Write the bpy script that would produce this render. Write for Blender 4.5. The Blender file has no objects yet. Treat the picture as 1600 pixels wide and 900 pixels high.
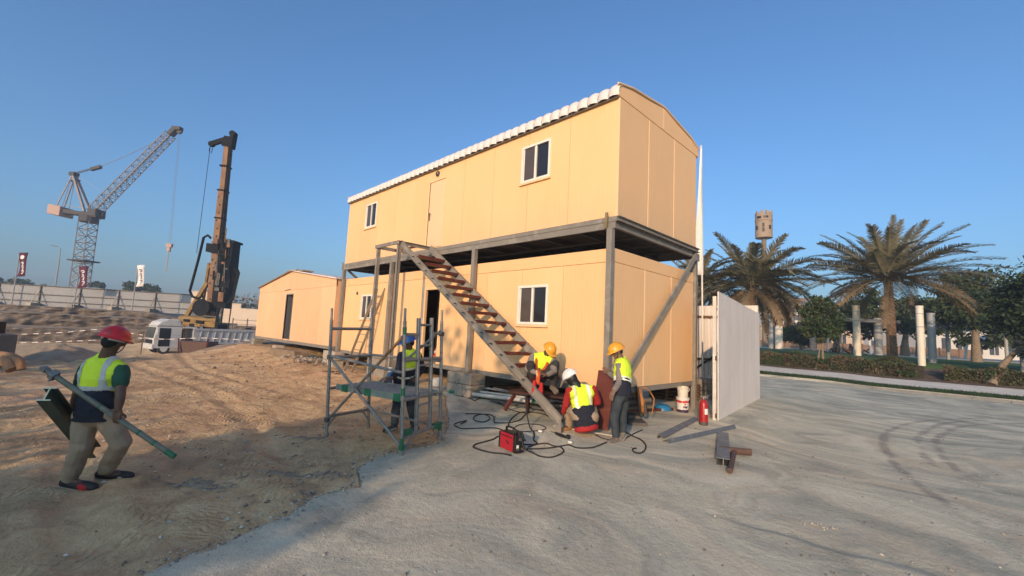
import bpy, bmesh, math, random
import numpy as np
from mathutils import Vector, Matrix, Euler
random.seed(7)
rng = np.random.default_rng(11)
SC = bpy.context.scene
COL = SC.collection
rad = math.radians

# ---------------------------------------------------------------- camera, sky, sun, exposure
cam_d = bpy.data.cameras.new("camera"); CAM = bpy.data.objects.new("camera", cam_d); COL.objects.link(CAM)
SC.camera = CAM
cam_d.sensor_width = 36.0; cam_d.lens = 675.676/1600*36; cam_d.clip_start = .05; cam_d.clip_end = 6000
CX, CY, CZ = 4.421, -7.036, 1.724
yaw, pit, rol = rad(-45.307), rad(5.817), rad(2.806)
_f = Vector((math.sin(yaw)*math.cos(pit), math.cos(yaw)*math.cos(pit), math.sin(pit)))
_r = Vector((math.cos(yaw), -math.sin(yaw), 0)); _u = _r.cross(_f)
_r2 = _r*math.cos(rol)+_u*math.sin(rol); _u2 = -_r*math.sin(rol)+_u*math.cos(rol)
mw = Matrix((_r2, _u2, -_f)).transposed().to_4x4(); mw.translation = (CX, CY, CZ)
CAM.matrix_world = mw
SUN_EL, SUN_AZ = 15.5, 155.0          # azimuth clockwise from +Y
wd = bpy.data.worlds.new("World"); SC.world = wd; wd.use_nodes = True
nt = wd.node_tree; bg = nt.nodes["Background"]
sky = nt.nodes.new("ShaderNodeTexSky"); sky.sky_type = 'NISHITA'; sky.sun_disc = False
sky.sun_elevation = rad(SUN_EL); sky.sun_rotation = rad(SUN_AZ)
sky.air_density = 1.1; sky.dust_density = 3.3; sky.ozone_density = 3.4
tint = nt.nodes.new("ShaderNodeMixRGB"); tint.blend_type = 'MULTIPLY'; tint.inputs[0].default_value = 1; tint.inputs[2].default_value = (.76, 1.04, 1.27, 1)
nt.links.new(sky.outputs[0], tint.inputs[1]); nt.links.new(tint.outputs[0], bg.inputs[0]); bg.inputs[1].default_value = 0.15
sun_d = bpy.data.lights.new("sun", 'SUN'); SUN = bpy.data.objects.new("sun", sun_d); COL.objects.link(SUN)
sun_d.energy = 3.75; sun_d.angle = rad(0.6); sun_d.color = (1.0, .68, .42)
sd = Vector((math.sin(rad(SUN_AZ))*math.cos(rad(SUN_EL)), math.cos(rad(SUN_AZ))*math.cos(rad(SUN_EL)), math.sin(rad(SUN_EL))))
SUN.rotation_euler = sd.to_track_quat('Z', 'Y').to_euler()
SC.view_settings.view_transform = 'Standard'; SC.view_settings.look = 'None'
SC.view_settings.exposure = 0.27; SC.view_settings.gamma = 1.0
SC.cycles.max_bounces = 6; SC.cycles.use_denoising = True

# ---------------------------------------------------------------- helpers
def mat(name, col, rough=.75, metal=0., var=.12, scale=6., bump=0., bscale=60., col2=None, detail=4., spec=.4, wear=None, wscale=9., wth=.62, stretch=None, emit=0):
    m = bpy.data.materials.new(name); m.use_nodes = True
    n, l = m.node_tree.nodes, m.node_tree.links
    b = n["Principled BSDF"]; b.inputs["Roughness"].default_value = rough; b.inputs["Metallic"].default_value = metal
    b.inputs["Specular IOR Level"].default_value = spec
    tc = n.new("ShaderNodeTexCoord"); mp = n.new("ShaderNodeMapping"); l.new(tc.outputs["Object"], mp.inputs[0])
    if stretch: mp.inputs["Scale"].default_value = stretch
    ns = n.new("ShaderNodeTexNoise"); ns.inputs["Scale"].default_value = scale; ns.inputs["Detail"].default_value = detail
    l.new(mp.outputs[0], ns.inputs["Vector"])
    cr = n.new("ShaderNodeValToRGB"); cr.color_ramp.elements[0].position = .3; cr.color_ramp.elements[1].position = .7
    c2 = col2 or tuple(min(1, c*(1+var)) for c in col); c1 = col if col2 else tuple(c*(1-var) for c in col)
    cr.color_ramp.elements[0].color = (*c1, 1); cr.color_ramp.elements[1].color = (*c2, 1)
    l.new(ns.outputs[0], cr.inputs[0]); out = cr.outputs[0]
    if wear:
        w = n.new("ShaderNodeTexNoise"); w.inputs["Scale"].default_value = wscale; w.inputs["Detail"].default_value = 6
        l.new(tc.outputs["Object"], w.inputs["Vector"])
        wr = n.new("ShaderNodeValToRGB"); wr.color_ramp.elements[0].position = wth-.05; wr.color_ramp.elements[1].position = wth+.05
        l.new(w.outputs[0], wr.inputs[0])
        mx = n.new("ShaderNodeMixRGB"); l.new(wr.outputs[0], mx.inputs[0]); l.new(out, mx.inputs[1]); mx.inputs[2].default_value = (*wear, 1)
        out = mx.outputs[0]
    l.new(out, b.inputs["Base Color"])
    if bump:
        nb = n.new("ShaderNodeTexNoise"); nb.inputs["Scale"].default_value = bscale; nb.inputs["Detail"].default_value = 5
        l.new(mp.outputs[0], nb.inputs["Vector"])
        bp = n.new("ShaderNodeBump"); bp.inputs["Strength"].default_value = bump; bp.inputs["Distance"].default_value = .02
        l.new(nb.outputs[0], bp.inputs["Height"]); l.new(bp.outputs[0], b.inputs["Normal"])
    return m

class MB:
    def __init__(s): s.v, s.f, s.m = [], [], []
    def add(s, vs, fs, m=0):
        o = len(s.v); s.v += [tuple(p) for p in vs]; s.f += [tuple(i+o for i in f) for f in fs]; s.m += [m]*len(fs); return s
    def box(s, x0, y0, z0, x1, y1, z1, m=0):
        vs = [(x, y, z) for z in (z0, z1) for y in (y0, y1) for x in (x0, x1)]
        return s.add(vs, [(0,2,3,1),(4,5,7,6),(0,1,5,4),(2,6,7,3),(0,4,6,2),(1,3,7,5)], m)
    def obox(s, c, ax, ay, az, m=0):                       # centre and three half-axis vectors
        c, ax, ay, az = map(Vector, (c, ax, ay, az))
        vs = [c+ax*i+ay*j+az*k for k in (-1,1) for j in (-1,1) for i in (-1,1)]
        return s.add(vs, [(0,2,3,1),(4,5,7,6),(0,1,5,4),(2,6,7,3),(0,4,6,2),(1,3,7,5)], m)
    def frame(s, p0, p1, up=(0,0,1)):
        d = (Vector(p1)-Vector(p0)); d.normalize(); up = Vector(up)
        if abs(d.dot(up)) > .99: up = Vector((1,0,0))
        x = d.cross(up); x.normalize(); y = x.cross(d); return x, y, d
    def beam(s, p0, p1, w, h, up=(0,0,1), m=0):            # w sideways, h along up
        x, y, d = s.frame(p0, p1, up); p0, p1 = Vector(p0), Vector(p1)
        return s.obox((p0+p1)/2, x*(w/2), (p1-p0)/2, y*(h/2), m)
    def prism(s, poly, p0, p1, up=(0,0,1), m=0):           # 2D polygon (side, up) swept from p0 to p1
        x, y, d = s.frame(p0, p1, up); p0, p1 = Vector(p0), Vector(p1); n = len(poly)
        vs = [p0+x*a+y*b for a, b in poly]+[p1+x*a+y*b for a, b in poly]
        fs = [(i, (i+1) % n, n+(i+1) % n, n+i) for i in range(n)]+[tuple(range(n))[::-1], tuple(range(n, 2*n))]
        return s.add(vs, fs, m)
    def channel(s, p0, p1, w, h, t=.012, up=(0,0,1), side=1, m=0):   # C section, open to +side
        a, b = (-w/2, w/2) if side > 0 else (w/2, -w/2); k = t if side > 0 else -t
        return s.prism([(a,-h/2),(b,-h/2),(b,-h/2+t),(a+k,-h/2+t),(a+k,h/2-t),(b,h/2-t),(b,h/2),(a,h/2)], p0, p1, up, m)
    def ibeam(s, p0, p1, w, h, t=.012, up=(0,0,1), m=0):
        a, b, k = w/2, h/2, t/2
        return s.prism([(-a,-b),(a,-b),(a,-b+t),(k,-b+t),(k,b-t),(a,b-t),(a,b),(-a,b),(-a,b-t),(-k,b-t),(-k,-b+t),(-a,-b+t)], p0, p1, up, m)
    def cyl(s, p0, p1, r0, r1=None, n=12, m=0):
        r1 = r0 if r1 is None else r1; x, y, d = s.frame(p0, p1); p0, p1 = Vector(p0), Vector(p1)
        c = [(math.cos(2*math.pi*i/n), math.sin(2*math.pi*i/n)) for i in range(n)]
        vs = [p0+x*(a*r0)+y*(b*r0) for a, b in c]+[p1+x*(a*r1)+y*(b*r1) for a, b in c]
        return s.add(vs, [(i,(i+1)%n,n+(i+1)%n,n+i) for i in range(n)]+[tuple(range(n))[::-1], tuple(range(n,2*n))], m)
    def tube(s, pts, r, n=6, m=0, closed=False):
        pts = [Vector(p) for p in pts]; k = len(pts); rs = r if isinstance(r, (list, tuple)) else [r]*k
        t0 = (pts[1]-pts[0]).normalized(); x = t0.orthogonal().normalized(); vs = []
        for i, p in enumerate(pts):
            t = (pts[min(i+1,k-1)]-pts[max(i-1,0)]).normalized(); x = (x-t*x.dot(t)).normalized(); y = t.cross(x)
            vs += [p+(x*math.cos(2*math.pi*j/n)+y*math.sin(2*math.pi*j/n))*rs[i] for j in range(n)]
        fs = [(i*n+j, i*n+(j+1)%n, (i+1)*n+(j+1)%n, (i+1)*n+j) for i in range(k-1) for j in range(n)]
        fs += [tuple(range(n))[::-1], tuple(range((k-1)*n, k*n))]
        return s.add(vs, fs, m)
    def lathe(s, prof, n=20, o=(0,0,0), axis=(0,0,1), m=0):   # prof (r, h)
        ax = Vector(axis).normalized(); x = ax.orthogonal().normalized(); y = ax.cross(x); o = Vector(o); k = len(prof)
        vs = [o+ax*h+(x*math.cos(2*math.pi*j/n)+y*math.sin(2*math.pi*j/n))*max(r,1e-4) for r, h in prof for j in range(n)]
        fs = [(i*n+j, i*n+(j+1)%n, (i+1)*n+(j+1)%n, (i+1)*n+j) for i in range(k-1) for j in range(n)]
        fs += [tuple(range(n))[::-1], tuple(range((k-1)*n, k*n))]
        return s.add(vs, fs, m)
    def ell(s, c, rx, ry, rz, n=14, R=None, m=0):
        c = Vector(c); R = R or Matrix.Identity(3); vs = []; k = n//2
        for i in range(k+1):
            th = math.pi*i/k; th = min(max(th, .02), math.pi-.02)
            for j in range(n):
                ph = 2*math.pi*j/n
                vs.append(c+R @ Vector((rx*math.sin(th)*math.cos(ph), ry*math.sin(th)*math.sin(ph), rz*math.cos(th))))
        fs = [(i*n+j, (i+1)*n+j, (i+1)*n+(j+1)%n, i*n+(j+1)%n) for i in range(k) for j in range(n)]
        fs += [tuple(range(n)), tuple(range(k*n, (k+1)*n))[::-1]]
        return s.add(vs, fs, m)
    def mesh(s, name, mats, smooth=None, origin=(0,0,0)):
        o = Vector(origin); me = bpy.data.meshes.new(name)
        me.from_pydata([Vector(p)-o for p in s.v], [], s.f)
        for mm in (mats if isinstance(mats, (list, tuple)) else [mats]): me.materials.append(mm)
        if any(s.m): me.polygons.foreach_set('material_index', s.m)
        if smooth is not None:
            me.polygons.foreach_set('use_smooth', [True]*len(me.polygons)); me.set_sharp_from_angle(angle=rad(smooth))
        me.update(); return me
    def build(s, name, mats, parent=None, smooth=None, origin=None, bevel=0):
        """vertices are given in world space; parents never rotate while building"""
        o = Vector(origin) if origin is not None else (wloc(parent) if parent else Vector((0,0,0)))
        ob = bpy.data.objects.new(name, s.mesh(name, mats, smooth, o)); COL.objects.link(ob)
        if parent: ob.parent = parent; ob.location = o-wloc(parent)
        else: ob.location = o
        if bevel:
            bv = ob.modifiers.new("bevel", 'BEVEL'); bv.width = bevel; bv.segments = 2; bv.limit_method = 'ANGLE'; bv.angle_limit = rad(40)
        return ob
def wloc(o):
    p = Vector((0,0,0))
    while o: p = p+o.location; o = o.parent
    return p
def tag(o, label=None, cat=None, group=None, kind=None):
    if label: o['label'] = label
    if cat: o['category'] = cat
    if group: o['group'] = group
    if kind: o['kind'] = kind
    return o
def thing(name, label, cat, loc, group=None):
    o = bpy.data.objects.new(name, None); COL.objects.link(o); o.location = loc; o.empty_display_size = .1
    return tag(o, label, cat, group)
def copy_tree(o, parent=None):
    c = o.copy(); COL.objects.link(c)
    if parent: c.parent = parent
    for ch in list(o.children): copy_tree(ch, c)
    return c
def link_mesh(name, me, parent, loc=(0,0,0), rot=None, scale=None):
    ob = bpy.data.objects.new(name, me); COL.objects.link(ob); ob.parent = parent; ob.location = loc
    if rot is not None: ob.rotation_euler = rot
    if scale: ob.scale = scale if isinstance(scale, (tuple, list)) else (scale,)*3
    return ob
RV = Vector((.7033, .7109, 0)); HV = Vector((-.7109, .7033, 0))      # two level directions used for far objects
def P(base, a, b, z): return Vector(base)+RV*a+HV*b+Vector((0,0,z))

def sstep(x, a, b):
    t = np.clip((np.asarray(x, float)-a)/(b-a), 0, 1); return t*t*(3-2*t)
def vnoise(x, y, seed=0):
    xi = np.floor(x).astype(np.int64); yi = np.floor(y).astype(np.int64); fx = x-xi; fy = y-yi
    fx = fx*fx*(3-2*fx); fy = fy*fy*(3-2*fy)
    def h(a, b):
        n = (a*374761393+b*668265263+seed*982451653) & 0x7fffffff
        n = ((n ^ (n >> 13))*1274126177) & 0x7fffffff
        return ((n ^ (n >> 16)) & 0xffff)/65535.
    return (h(xi,yi)*(1-fx)+h(xi+1,yi)*fx)*(1-fy)+(h(xi,yi+1)*(1-fx)+h(xi+1,yi+1)*fx)*fy
def fbm(x, y, oct=4, seed=0):
    s = 0; a = .5
    for i in range(oct): s = s+a*(vnoise(x*2**i, y*2**i, seed+i)-.5); a *= .5
    return s
# ---------------------------------------------------------------- ground
BY = np.array([-30,-9,-6.48,-6.07,-5.53,-5.27,-4.73,-4.53,-4.33,-2.9,-2.2,-1.64,0.0,3,12]); BX = np.array([3,1.3,.56,.44,.2,-.07,-.1,-.61,-.77,-1.13,-1.9,-2.7,-5.2,-6.5,-12.])
def hard_d(x, y):                                     # > 0 on the grey hardpan, < 0 on the brown dirt
    x = np.asarray(x, float); y = np.asarray(y, float)
    return x-np.interp(y, BY, BX)+.25*fbm(x*1.3, y*1.3, 4, 5)
def gsmooth(x, y):
    x = np.asarray(x, float); y = np.asarray(y, float)
    z = .08*sstep(y, -2.4, -1.0)*(1-sstep(x, .0, 2.2))
    z = z+.10*sstep(-x, 1.5, 6)*(1-sstep(-x, 9, 12))*sstep(y, -3, 0)
    z = z+.32*sstep(-x, 9, 18)*sstep(y, -3.6, -.4)
    d = (x+23.5)*-.81+y*-.585
    pit = sstep(d, 0, 2.6); far = (x+82)*-.873+(y+14.6)*.487
    z = z-pit*2.15*(1-sstep(far, 3, 9))+pit*1.95*sstep(far, 3, 9)
    ypr = np.interp(y, [17.9, 18.0, 19.5, 22, 23, 27, 60, 400], [0, .12, .15, .3, .42, 1.1, 1.15, 1.15])
    z = z+ypr*sstep(x, -34, -26)
    return z
def g(x, y): return float(gsmooth(np.array([x]), np.array([y]))[0])
def gdetail(x, y):
    hd = hard_d(x, y); near = 1-sstep(np.hypot(x+2, y+1), 24, 40)
    dm = 1-sstep(hd, -.05, .05); low = (1-sstep(y, 17., 17.6))
    dz = dm*(.11*fbm(x*.45, y*.45, 4, 1)+.085*fbm(x*2.3, y*2.3, 5, 2)+.035*fbm(x*8, y*8, 3, 21)-.03*np.abs(fbm(x*1.7, y*1.7, 4, 23))*2)
    dz = dz+dm*.022*np.maximum(0, vnoise(x*3.1, y*3.1, 9)-.62)*3*sstep(vnoise(x*.5, y*.5, 77), .4, .7)
    # wheel ruts running past the cabins
    for off, ph in ((0., 0.), (1.5, 1.), (3.2, 2.2)):
        c = (y+3.3+off)+.35*np.sin(x*.35+ph)-.1*x*.3
        dz = dz-dm*.03*np.exp(-(c/.16)**2)+dm*.018*np.exp(-((np.abs(c)-.3)/.12)**2)
    hz = .022+.011*fbm(x*.6, y*.6, 3, 3)+.005*fbm(x*3.5, y*3.5, 4, 4)
    # long shallow ridge crossing the hardpan in the foreground
    t = (y-(-2.3+.20*(x-3.2)))+.5*fbm(x*1.6, y*.3, 4, 8); rm = sstep(x, 2.45, 2.9)*(1-sstep(x, 4.0, 5.2))
    hz = hz+rm*(.012*np.exp(-((t+.07)/.09)**2)-.017*np.exp(-((t-.06)/.085)**2))
    return near*low*np.where(dm > 0, dm*dz+(1-dm)*hz, hz)
TYRE = [[(9,15.5),(7.2,14),(5.84,11.94),(4.57,9.82),(3.78,7.76),(3.42,5.35),(3.49,3.61),(3.85,1.5),(4.5,-.3)],
        [(8.5,13.9),(6.6,12.6),(5.2,10.6),(4.22,8.2),(3.88,5.06),(4.03,3.31),(4.24,2.16)],
        [(8.8,13.5),(6.9,12.2),(5.5,10.2),(4.5,8.0),(4.15,5.06),(4.28,3.31),(4.5,2.0)],
        [(8.8,11.0),(7.0,9.6),(5.8,7.6),(5.3,5.5),(5.4,4.2)], [(9,16.2),(4,14.7),(0,13.6),(-4,13.2)], [(9,15.0),(4,13.3),(1,12.2)]]
def tyre_mask(x, y):
    best = np.full(x.shape, 9.)
    for pl in TYRE:
        pts = np.array(pl, float)
        # catmull-rom-ish refinement
        tt = np.linspace(0, len(pts)-1, len(pts)*8); px = np.interp(tt, range(len(pts)), pts[:,0]); py = np.interp(tt, range(len(pts)), pts[:,1])
        k = np.ones(7)/7; qx = np.convolve(np.pad(px,3,mode='edge'), k, 'valid'); qy = np.convolve(np.pad(py,3,mode='edge'), k, 'valid')
        for i in range(len(qx)-1):
            ax, ay, bx, by = qx[i], qy[i], qx[i+1], qy[i+1]; L = (bx-ax)**2+(by-ay)**2+1e-9
            t = np.clip(((x-ax)*(bx-ax)+(y-ay)*(by-ay))/L, 0, 1)
            best = np.minimum(best, np.hypot(x-ax-t*(bx-ax), y-ay-t*(by-ay)))
    return np.clip(1-best/.13, 0, 1)
def axis(dense, out0, out1, gr=1.17):
    a = list(dense); s = dense[1]-dense[0]
    x = dense[0]; L = []
    while x > out0: s = min(s*(gr if x > -110 else 1.2), 160); x -= s; L.append(x)
    s = dense[-1]-dense[-2]; x = dense[-1]; Rr = []
    while x < out1: s = min(s*1.17, 160); x += s; Rr.append(x)
    return np.array(L[::-1]+a+Rr)
gx = axis(np.arange(-9, 7.01, .05), -700, 700, 1.045)
gy = axis(np.concatenate([np.arange(-8, 4, .05), np.arange(4, 17.8, .08), [17.9, 18.0, 18.3, 19, 19.5, 20.5, 22, 23, 25, 27]]), -700, 700)
X, Y = np.meshgrid(gx, gy); Z = gsmooth(X, Y)+gdetail(X, Y)
def sheet(name, X, Y, Z, m, attrs={}):
    ny, nx = X.shape; me = bpy.data.meshes.new(name)
    V = np.stack([X, Y, Z], -1).reshape(-1, 3); idx = np.arange(nx*ny).reshape(ny, nx)
    F = np.stack([idx[:-1,:-1], idx[:-1,1:], idx[1:,1:], idx[1:,:-1]], -1).reshape(-1, 4)
    me.vertices.add(len(V)); me.vertices.foreach_set('co', V.ravel().astype('f4'))
    me.loops.add(F.size); me.loops.foreach_set('vertex_index', F.ravel().astype('i4'))
    me.polygons.add(len(F)); me.polygons.foreach_set('loop_start', np.arange(0, F.size, 4, dtype='i4'))
    me.polygons.foreach_set('use_smooth', np.ones(len(F), bool)); me.update(calc_edges=True); me.validate()
    for k, a in attrs.items():
        at = me.attributes.new(k, 'FLOAT', 'POINT'); at.data.foreach_set('value', a.ravel().astype('f4'))
    me.materials.append(m); o = bpy.data.objects.new(name, me); COL.objects.link(o); o['kind'] = 'structure'; return o
def ground_mat():
    m = bpy.data.materials.new("site ground"); m.use_nodes = True; n, l = m.node_tree.nodes, m.node_tree.links
    b = n["Principled BSDF"]; b.inputs["Roughness"].default_value = .95; b.inputs["Specular IOR Level"].default_value = .12
    tc = n.new("ShaderNodeTexCoord")
    def noise(s, d=5, r=.6, vec=None, dist=0):
        k = n.new("ShaderNodeTexNoise"); k.inputs["Scale"].default_value = s; k.inputs["Detail"].default_value = d; k.inputs["Roughness"].default_value = r
        k.inputs["Distortion"].default_value = dist
        l.new(vec or tc.outputs["Object"], k.inputs["Vector"]); return k.outputs[0]
    def ramp(fac, stops):
        k = n.new("ShaderNodeValToRGB"); e = k.color_ramp.elements
        while len(e) < len(stops): e.new(.5)
        for q, (p, c) in zip(e, stops): q.position = p; q.color = (*c, 1) if len(c) == 3 else c
        l.new(fac, k.inputs[0]); return k.outputs[0]
    def mix(f, a, c, t='MIX'):
        k = n.new("ShaderNodeMixRGB"); k.blend_type = t
        if isinstance(f, (int, float)): k.inputs[0].default_value = f
        else: l.new(f, k.inputs[0])
        for i, q in ((1, a), (2, c)):
            if isinstance(q, tuple): k.inputs[i].default_value = (*q, 1)
            else: l.new(q, k.inputs[i])
        return k.outputs[0]
    def math_(op, a, c):
        k = n.new("ShaderNodeMath"); k.operation = op
        for i, q in ((0, a), (1, c)):
            if isinstance(q, (int, float)): k.inputs[i].default_value = q
            else: l.new(q, k.inputs[i])
        return k.outputs[0]
    at = n.new("ShaderNodeAttribute"); at.attribute_name = 'hardpan'
    hp = ramp(math_('ADD', at.outputs["Fac"], math_('MULTIPLY', math_('SUBTRACT', noise(9, 6, .65), .5), .03)), [(.485, (0,0,0)), (.515, (1,1,1))])
    ty = n.new("ShaderNodeAttribute"); ty.attribute_name = 'tyre'
    # bent coordinates, so that scuffs sweep round instead of running in straight bands
    wn = n.new("ShaderNodeTexNoise"); wn.inputs["Scale"].default_value = .22; wn.inputs["Detail"].default_value = 3; l.new(tc.outputs["Object"], wn.inputs["Vector"])
    ws = n.new("ShaderNodeVectorMath"); ws.operation = 'MULTIPLY_ADD'; ws.inputs[1].default_value = (7,7,0); l.new(wn.outputs["Color"], ws.inputs[0]); l.new(tc.outputs["Object"], ws.inputs[2]); WV = ws.outputs[0]
    # stretched coordinates: scuffs and drag marks across the hardpan
    mp = n.new("ShaderNodeMapping"); mp.inputs["Rotation"].default_value = (0, 0, rad(58)); mp.inputs["Scale"].default_value = (.45, 1.3, 1); l.new(WV, mp.inputs[0])
    mp2 = n.new("ShaderNodeMapping"); mp2.inputs["Rotation"].default_value = (0, 0, rad(12)); mp2.inputs["Scale"].default_value = (.28, 1.5, 1); l.new(WV, mp2.inputs[0])
    big, mid, fine = noise(.5, 4), noise(2.4, 8, .68, None, .6), noise(26, 6, .7)
    grey = ramp(big, [(.36, (0.4,0.385,0.298)), (.5, (0.523,0.485,0.371)), (.64, (0.668,0.59,0.432))])
    grey = mix(.6, grey, ramp(noise(1.1, 7, .62, mp.outputs[0], .8), [(.36, (0.322,0.31,0.246)), (.5, (0.512,0.48,0.371)), (.62, (0.757,0.66,0.484))]))
    grey = mix(ramp(noise(1.3, 8, .7, mp2.outputs[0], 1.2), [(.52, (0,0,0)), (.70, (0.556,0.5,0.432))]), grey, (0.712,0.6,0.415))
    grey = mix(ramp(mid, [(.28, (0.501,0.45,0.389)), (.42, (0,0,0))]), grey, (0.301,0.28,0.225))
    dirt = ramp(big, [(.35, (0.471,0.307,0.164)), (.5, (0.611,0.409,0.225)), (.66, (0.738,0.501,0.282))])
    dirt = mix(.5, dirt, ramp(mid, [(.30, (0.254,0.159,0.082)), (.5, (0.598,0.4,0.221)), (.70, (0.8,0.604,0.352))]))
    dirt = mix(ramp(noise(.33, 3), [(.55, (0,0,0)), (.68, (0.636,0.512,0.409))]), dirt, (0.763,0.543,0.344))
    col = mix(hp, dirt, grey)
    col = mix(.38, col, ramp(fine, [(.3, (.34,.34,.34)), (.5, (.5,.5,.5)), (.72, (.64,.63,.6))]), 'OVERLAY')
    patch = ramp(noise(.9, 7, .6, WV, .5), [(.40, (.38,.38,.385)), (.5, (.5,.5,.5)), (.60, (.60,.59,.57))]); col = mix(.7, col, patch, 'OVERLAY')
    rut = ramp(noise(.8, 6, .55, mp2.outputs[0], .3), [(.44, (.5,.5,.5)), (.485, (.40,.395,.39)), (.50, (.40,.395,.39)), (.53, (.5,.5,.5))]); col = mix(.25, col, rut, 'OVERLAY')
    tn = math_('MULTIPLY', ty.outputs["Fac"], math_('MULTIPLY', ramp(noise(1.6, 7, .7), [(.36, (.1,.1,.1)), (.56, (1,1,1))]), 1.25))
    col = mix(ramp(tn, [(.30, (0,0,0)), (.85, (.5,.5,.5))]), col, (.19,.155,.145))
    # dark specks and chips
    vo = n.new("ShaderNodeTexVoronoi"); vo.inputs["Scale"].default_value = 9; vo.inputs["Randomness"].default_value = 1; l.new(tc.outputs["Object"], vo.inputs["Vector"])
    sp = ramp(math_('ADD', vo.outputs["Distance"], math_('MULTIPLY', noise(3, 3), .6)), [(.27, (.65,.65,.65)), (.31, (0,0,0))])
    col = mix(sp, col, (.2,.17,.14))
    l.new(col, b.inputs["Base Color"])
    # relief: grain, clods, ribbed track prints on the dirt
    def wave(rot, sc, dist):
        q = n.new("ShaderNodeMapping"); q.inputs["Rotation"].default_value = (0, 0, rad(rot)); l.new(tc.outputs["Object"], q.inputs[0])
        w = n.new("ShaderNodeTexWave"); w.inputs["Scale"].default_value = sc; w.inputs["Distortion"].default_value = dist; w.inputs["Detail"].default_value = 3; w.inputs["Detail Scale"].default_value = 1.2
        l.new(q.outputs[0], w.inputs["Vector"]); return w.outputs["Fac"]
    m1 = ramp(noise(.55, 2, .4), [(.56, (0,0,0)), (.72, (1,1,1))]); m2 = ramp(noise(.8, 2, .4, mp.outputs[0]), [(.57, (0,0,0)), (.66, (1,1,1))])
    dmask = math_('SUBTRACT', 1, hp)
    ribs = math_('ADD', math_('MULTIPLY', wave(40, 5.2, 9), m1), math_('MULTIPLY', wave(-50, 4.6, 10), m2))
    h = math_('ADD', math_('MULTIPLY', ribs, math_('MULTIPLY', dmask, .028)), math_('MULTIPLY', noise(14, 8, .7), .030))
    h = math_('ADD', h, math_('MULTIPLY', noise(70, 5, .7), .012))
    h = math_('ADD', h, math_('MULTIPLY', math_('MULTIPLY', noise(5, 8, .65), dmask), .12))
    h = math_('ADD', h, math_('MULTIPLY', math_('MULTIPLY', wave(75, 2.2, 9), m2), .004))
    bp = n.new("ShaderNodeBump"); bp.inputs["Strength"].default_value = .9; bp.inputs["Distance"].default_value = 1.0
    l.new(h, bp.inputs["Height"]); l.new(bp.outputs[0], b.inputs["Normal"])
    return m
HD = np.clip(hard_d(X, Y)*.5+.5, 0, 1); HD = np.where(Y > 14, np.maximum(HD, .8), HD); HD = np.where((Y > 3) & (X > -14) & (Y < 18), np.maximum(HD, .9), HD)
TM = np.where((X > -6) & (X < 10) & (Y > 0) & (Y < 17), 1, 0)*tyre_mask(X, Y)
sheet('ground', X, Y, Z, ground_mat(), dict(hardpan=HD, tyre=TM))
def strip(name, xs, ys, m, dz):
    a, b2 = np.meshgrid(xs, ys); return sheet(name, a, b2, gsmooth(a, b2)+dz, m)
M_lawn = mat("lawn grass", (.06,.115,.025), .9, var=.4, scale=.7, bump=.9, bscale=25, detail=8)
M_path = mat("footpath concrete", (.64,.58,.50), .9, var=.12, scale=1.5, bump=.3, bscale=40, detail=8)
M_soil = mat("hedge soil", (.11,.075,.05), .95, var=.3, scale=3, bump=.6, bscale=12)
xs = np.concatenate([np.arange(-22, 60, 1.5)])
M_verge = mat("verge grass", (.026,.05,.016), .95, var=.4, scale=1.5, bump=.9, bscale=25, detail=8)
strip('grass_verge', xs, np.array([18.0, 18.3, 19, 19.5]), M_verge, .025)
strip('footpath', xs, np.array([19.5, 20.5, 22.0]), M_path, .04)
strip('hedge_bed', xs, np.array([22.0, 22.5, 23, 24, 25.5]), M_soil, .03)
strip('lawn', xs, np.concatenate([[25.5, 27], np.arange(30, 52, 3)]), M_lawn, .03)
strip('park_path', xs, np.array([51., 53, 56, 58]), M_path, .034)
M_kerb = mat("kerb stone", (.20,.19,.175), .85, var=.15, scale=2, bump=.2)
kb = MB()
for i in range(int(80/1.0)):
    x = -22+i*1.0; kb.box(x+.006, 17.80, -.05, x+.994, 17.93, .10)
tag(kb.build('kerb', M_kerb, bevel=.01), kind='structure')
# foreground crumbs
st = MB(); ico = [(0,0,1),(.9,0,.2),(.28,.85,.2),(-.72,.53,.2),(-.72,-.53,.2),(.28,-.85,.2),(0,0,-.8)]
icf = [(0,1,2),(0,2,3),(0,3,4),(0,4,5),(0,5,1),(6,2,1),(6,3,2),(6,4,3),(6,5,4),(6,1,5)]
def stone(b, x, y, z, r, m=0):
    s = [r*random.uniform(.6, 1.3) for _ in range(3)]; q = random.uniform(0, 6.28); c, d = math.cos(q), math.sin(q)
    b.add([(x+(p[0]*c-p[1]*d)*s[0]*random.uniform(.8,1.2), y+(p[0]*d+p[1]*c)*s[1]*random.uniform(.8,1.2), z+p[2]*s[2]*.7) for p in ico], icf, m)
def gz(x, y): return float((gsmooth(np.array([x]), np.array([y]))+gdetail(np.array([x]), np.array([y])))[0])
px = np.concatenate([rng.uniform(-13, 6, 3600), rng.uniform(-4, 5, 1500)]); py = np.concatenate([rng.uniform(-7, 6, 3600), rng.uniform(-6, 1, 1500)]); pz = gsmooth(px, py)+gdetail(px, py); ph = hard_d(px, py)
for x, y, z, h in zip(px, py, pz, ph):
    if h > 0 and random.random() > .4: continue
    if math.hypot(x-CX, y-CY) < 2.2: continue
    r = random.choice((.006, .008, .01, .012, .018, .03 if h < 0 else .012)); stone(st, x, y, z+r*.2, r, random.randint(0, 1))
for i in range(60):                                       # little spill of chips on the hardpan
    a = random.gauss(3.5, .10); stone(st, a, -1.9+.2*(a-3.05)+random.gauss(0, .04), gz(a, -1.9)+.005, random.uniform(.005, .013), 1)
M_st1 = mat("dark chips", (.2,.165,.125), .95, var=.3, scale=20); M_st2 = mat("pale chips", (.46,.4,.32), .95, var=.3, scale=20)
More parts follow.
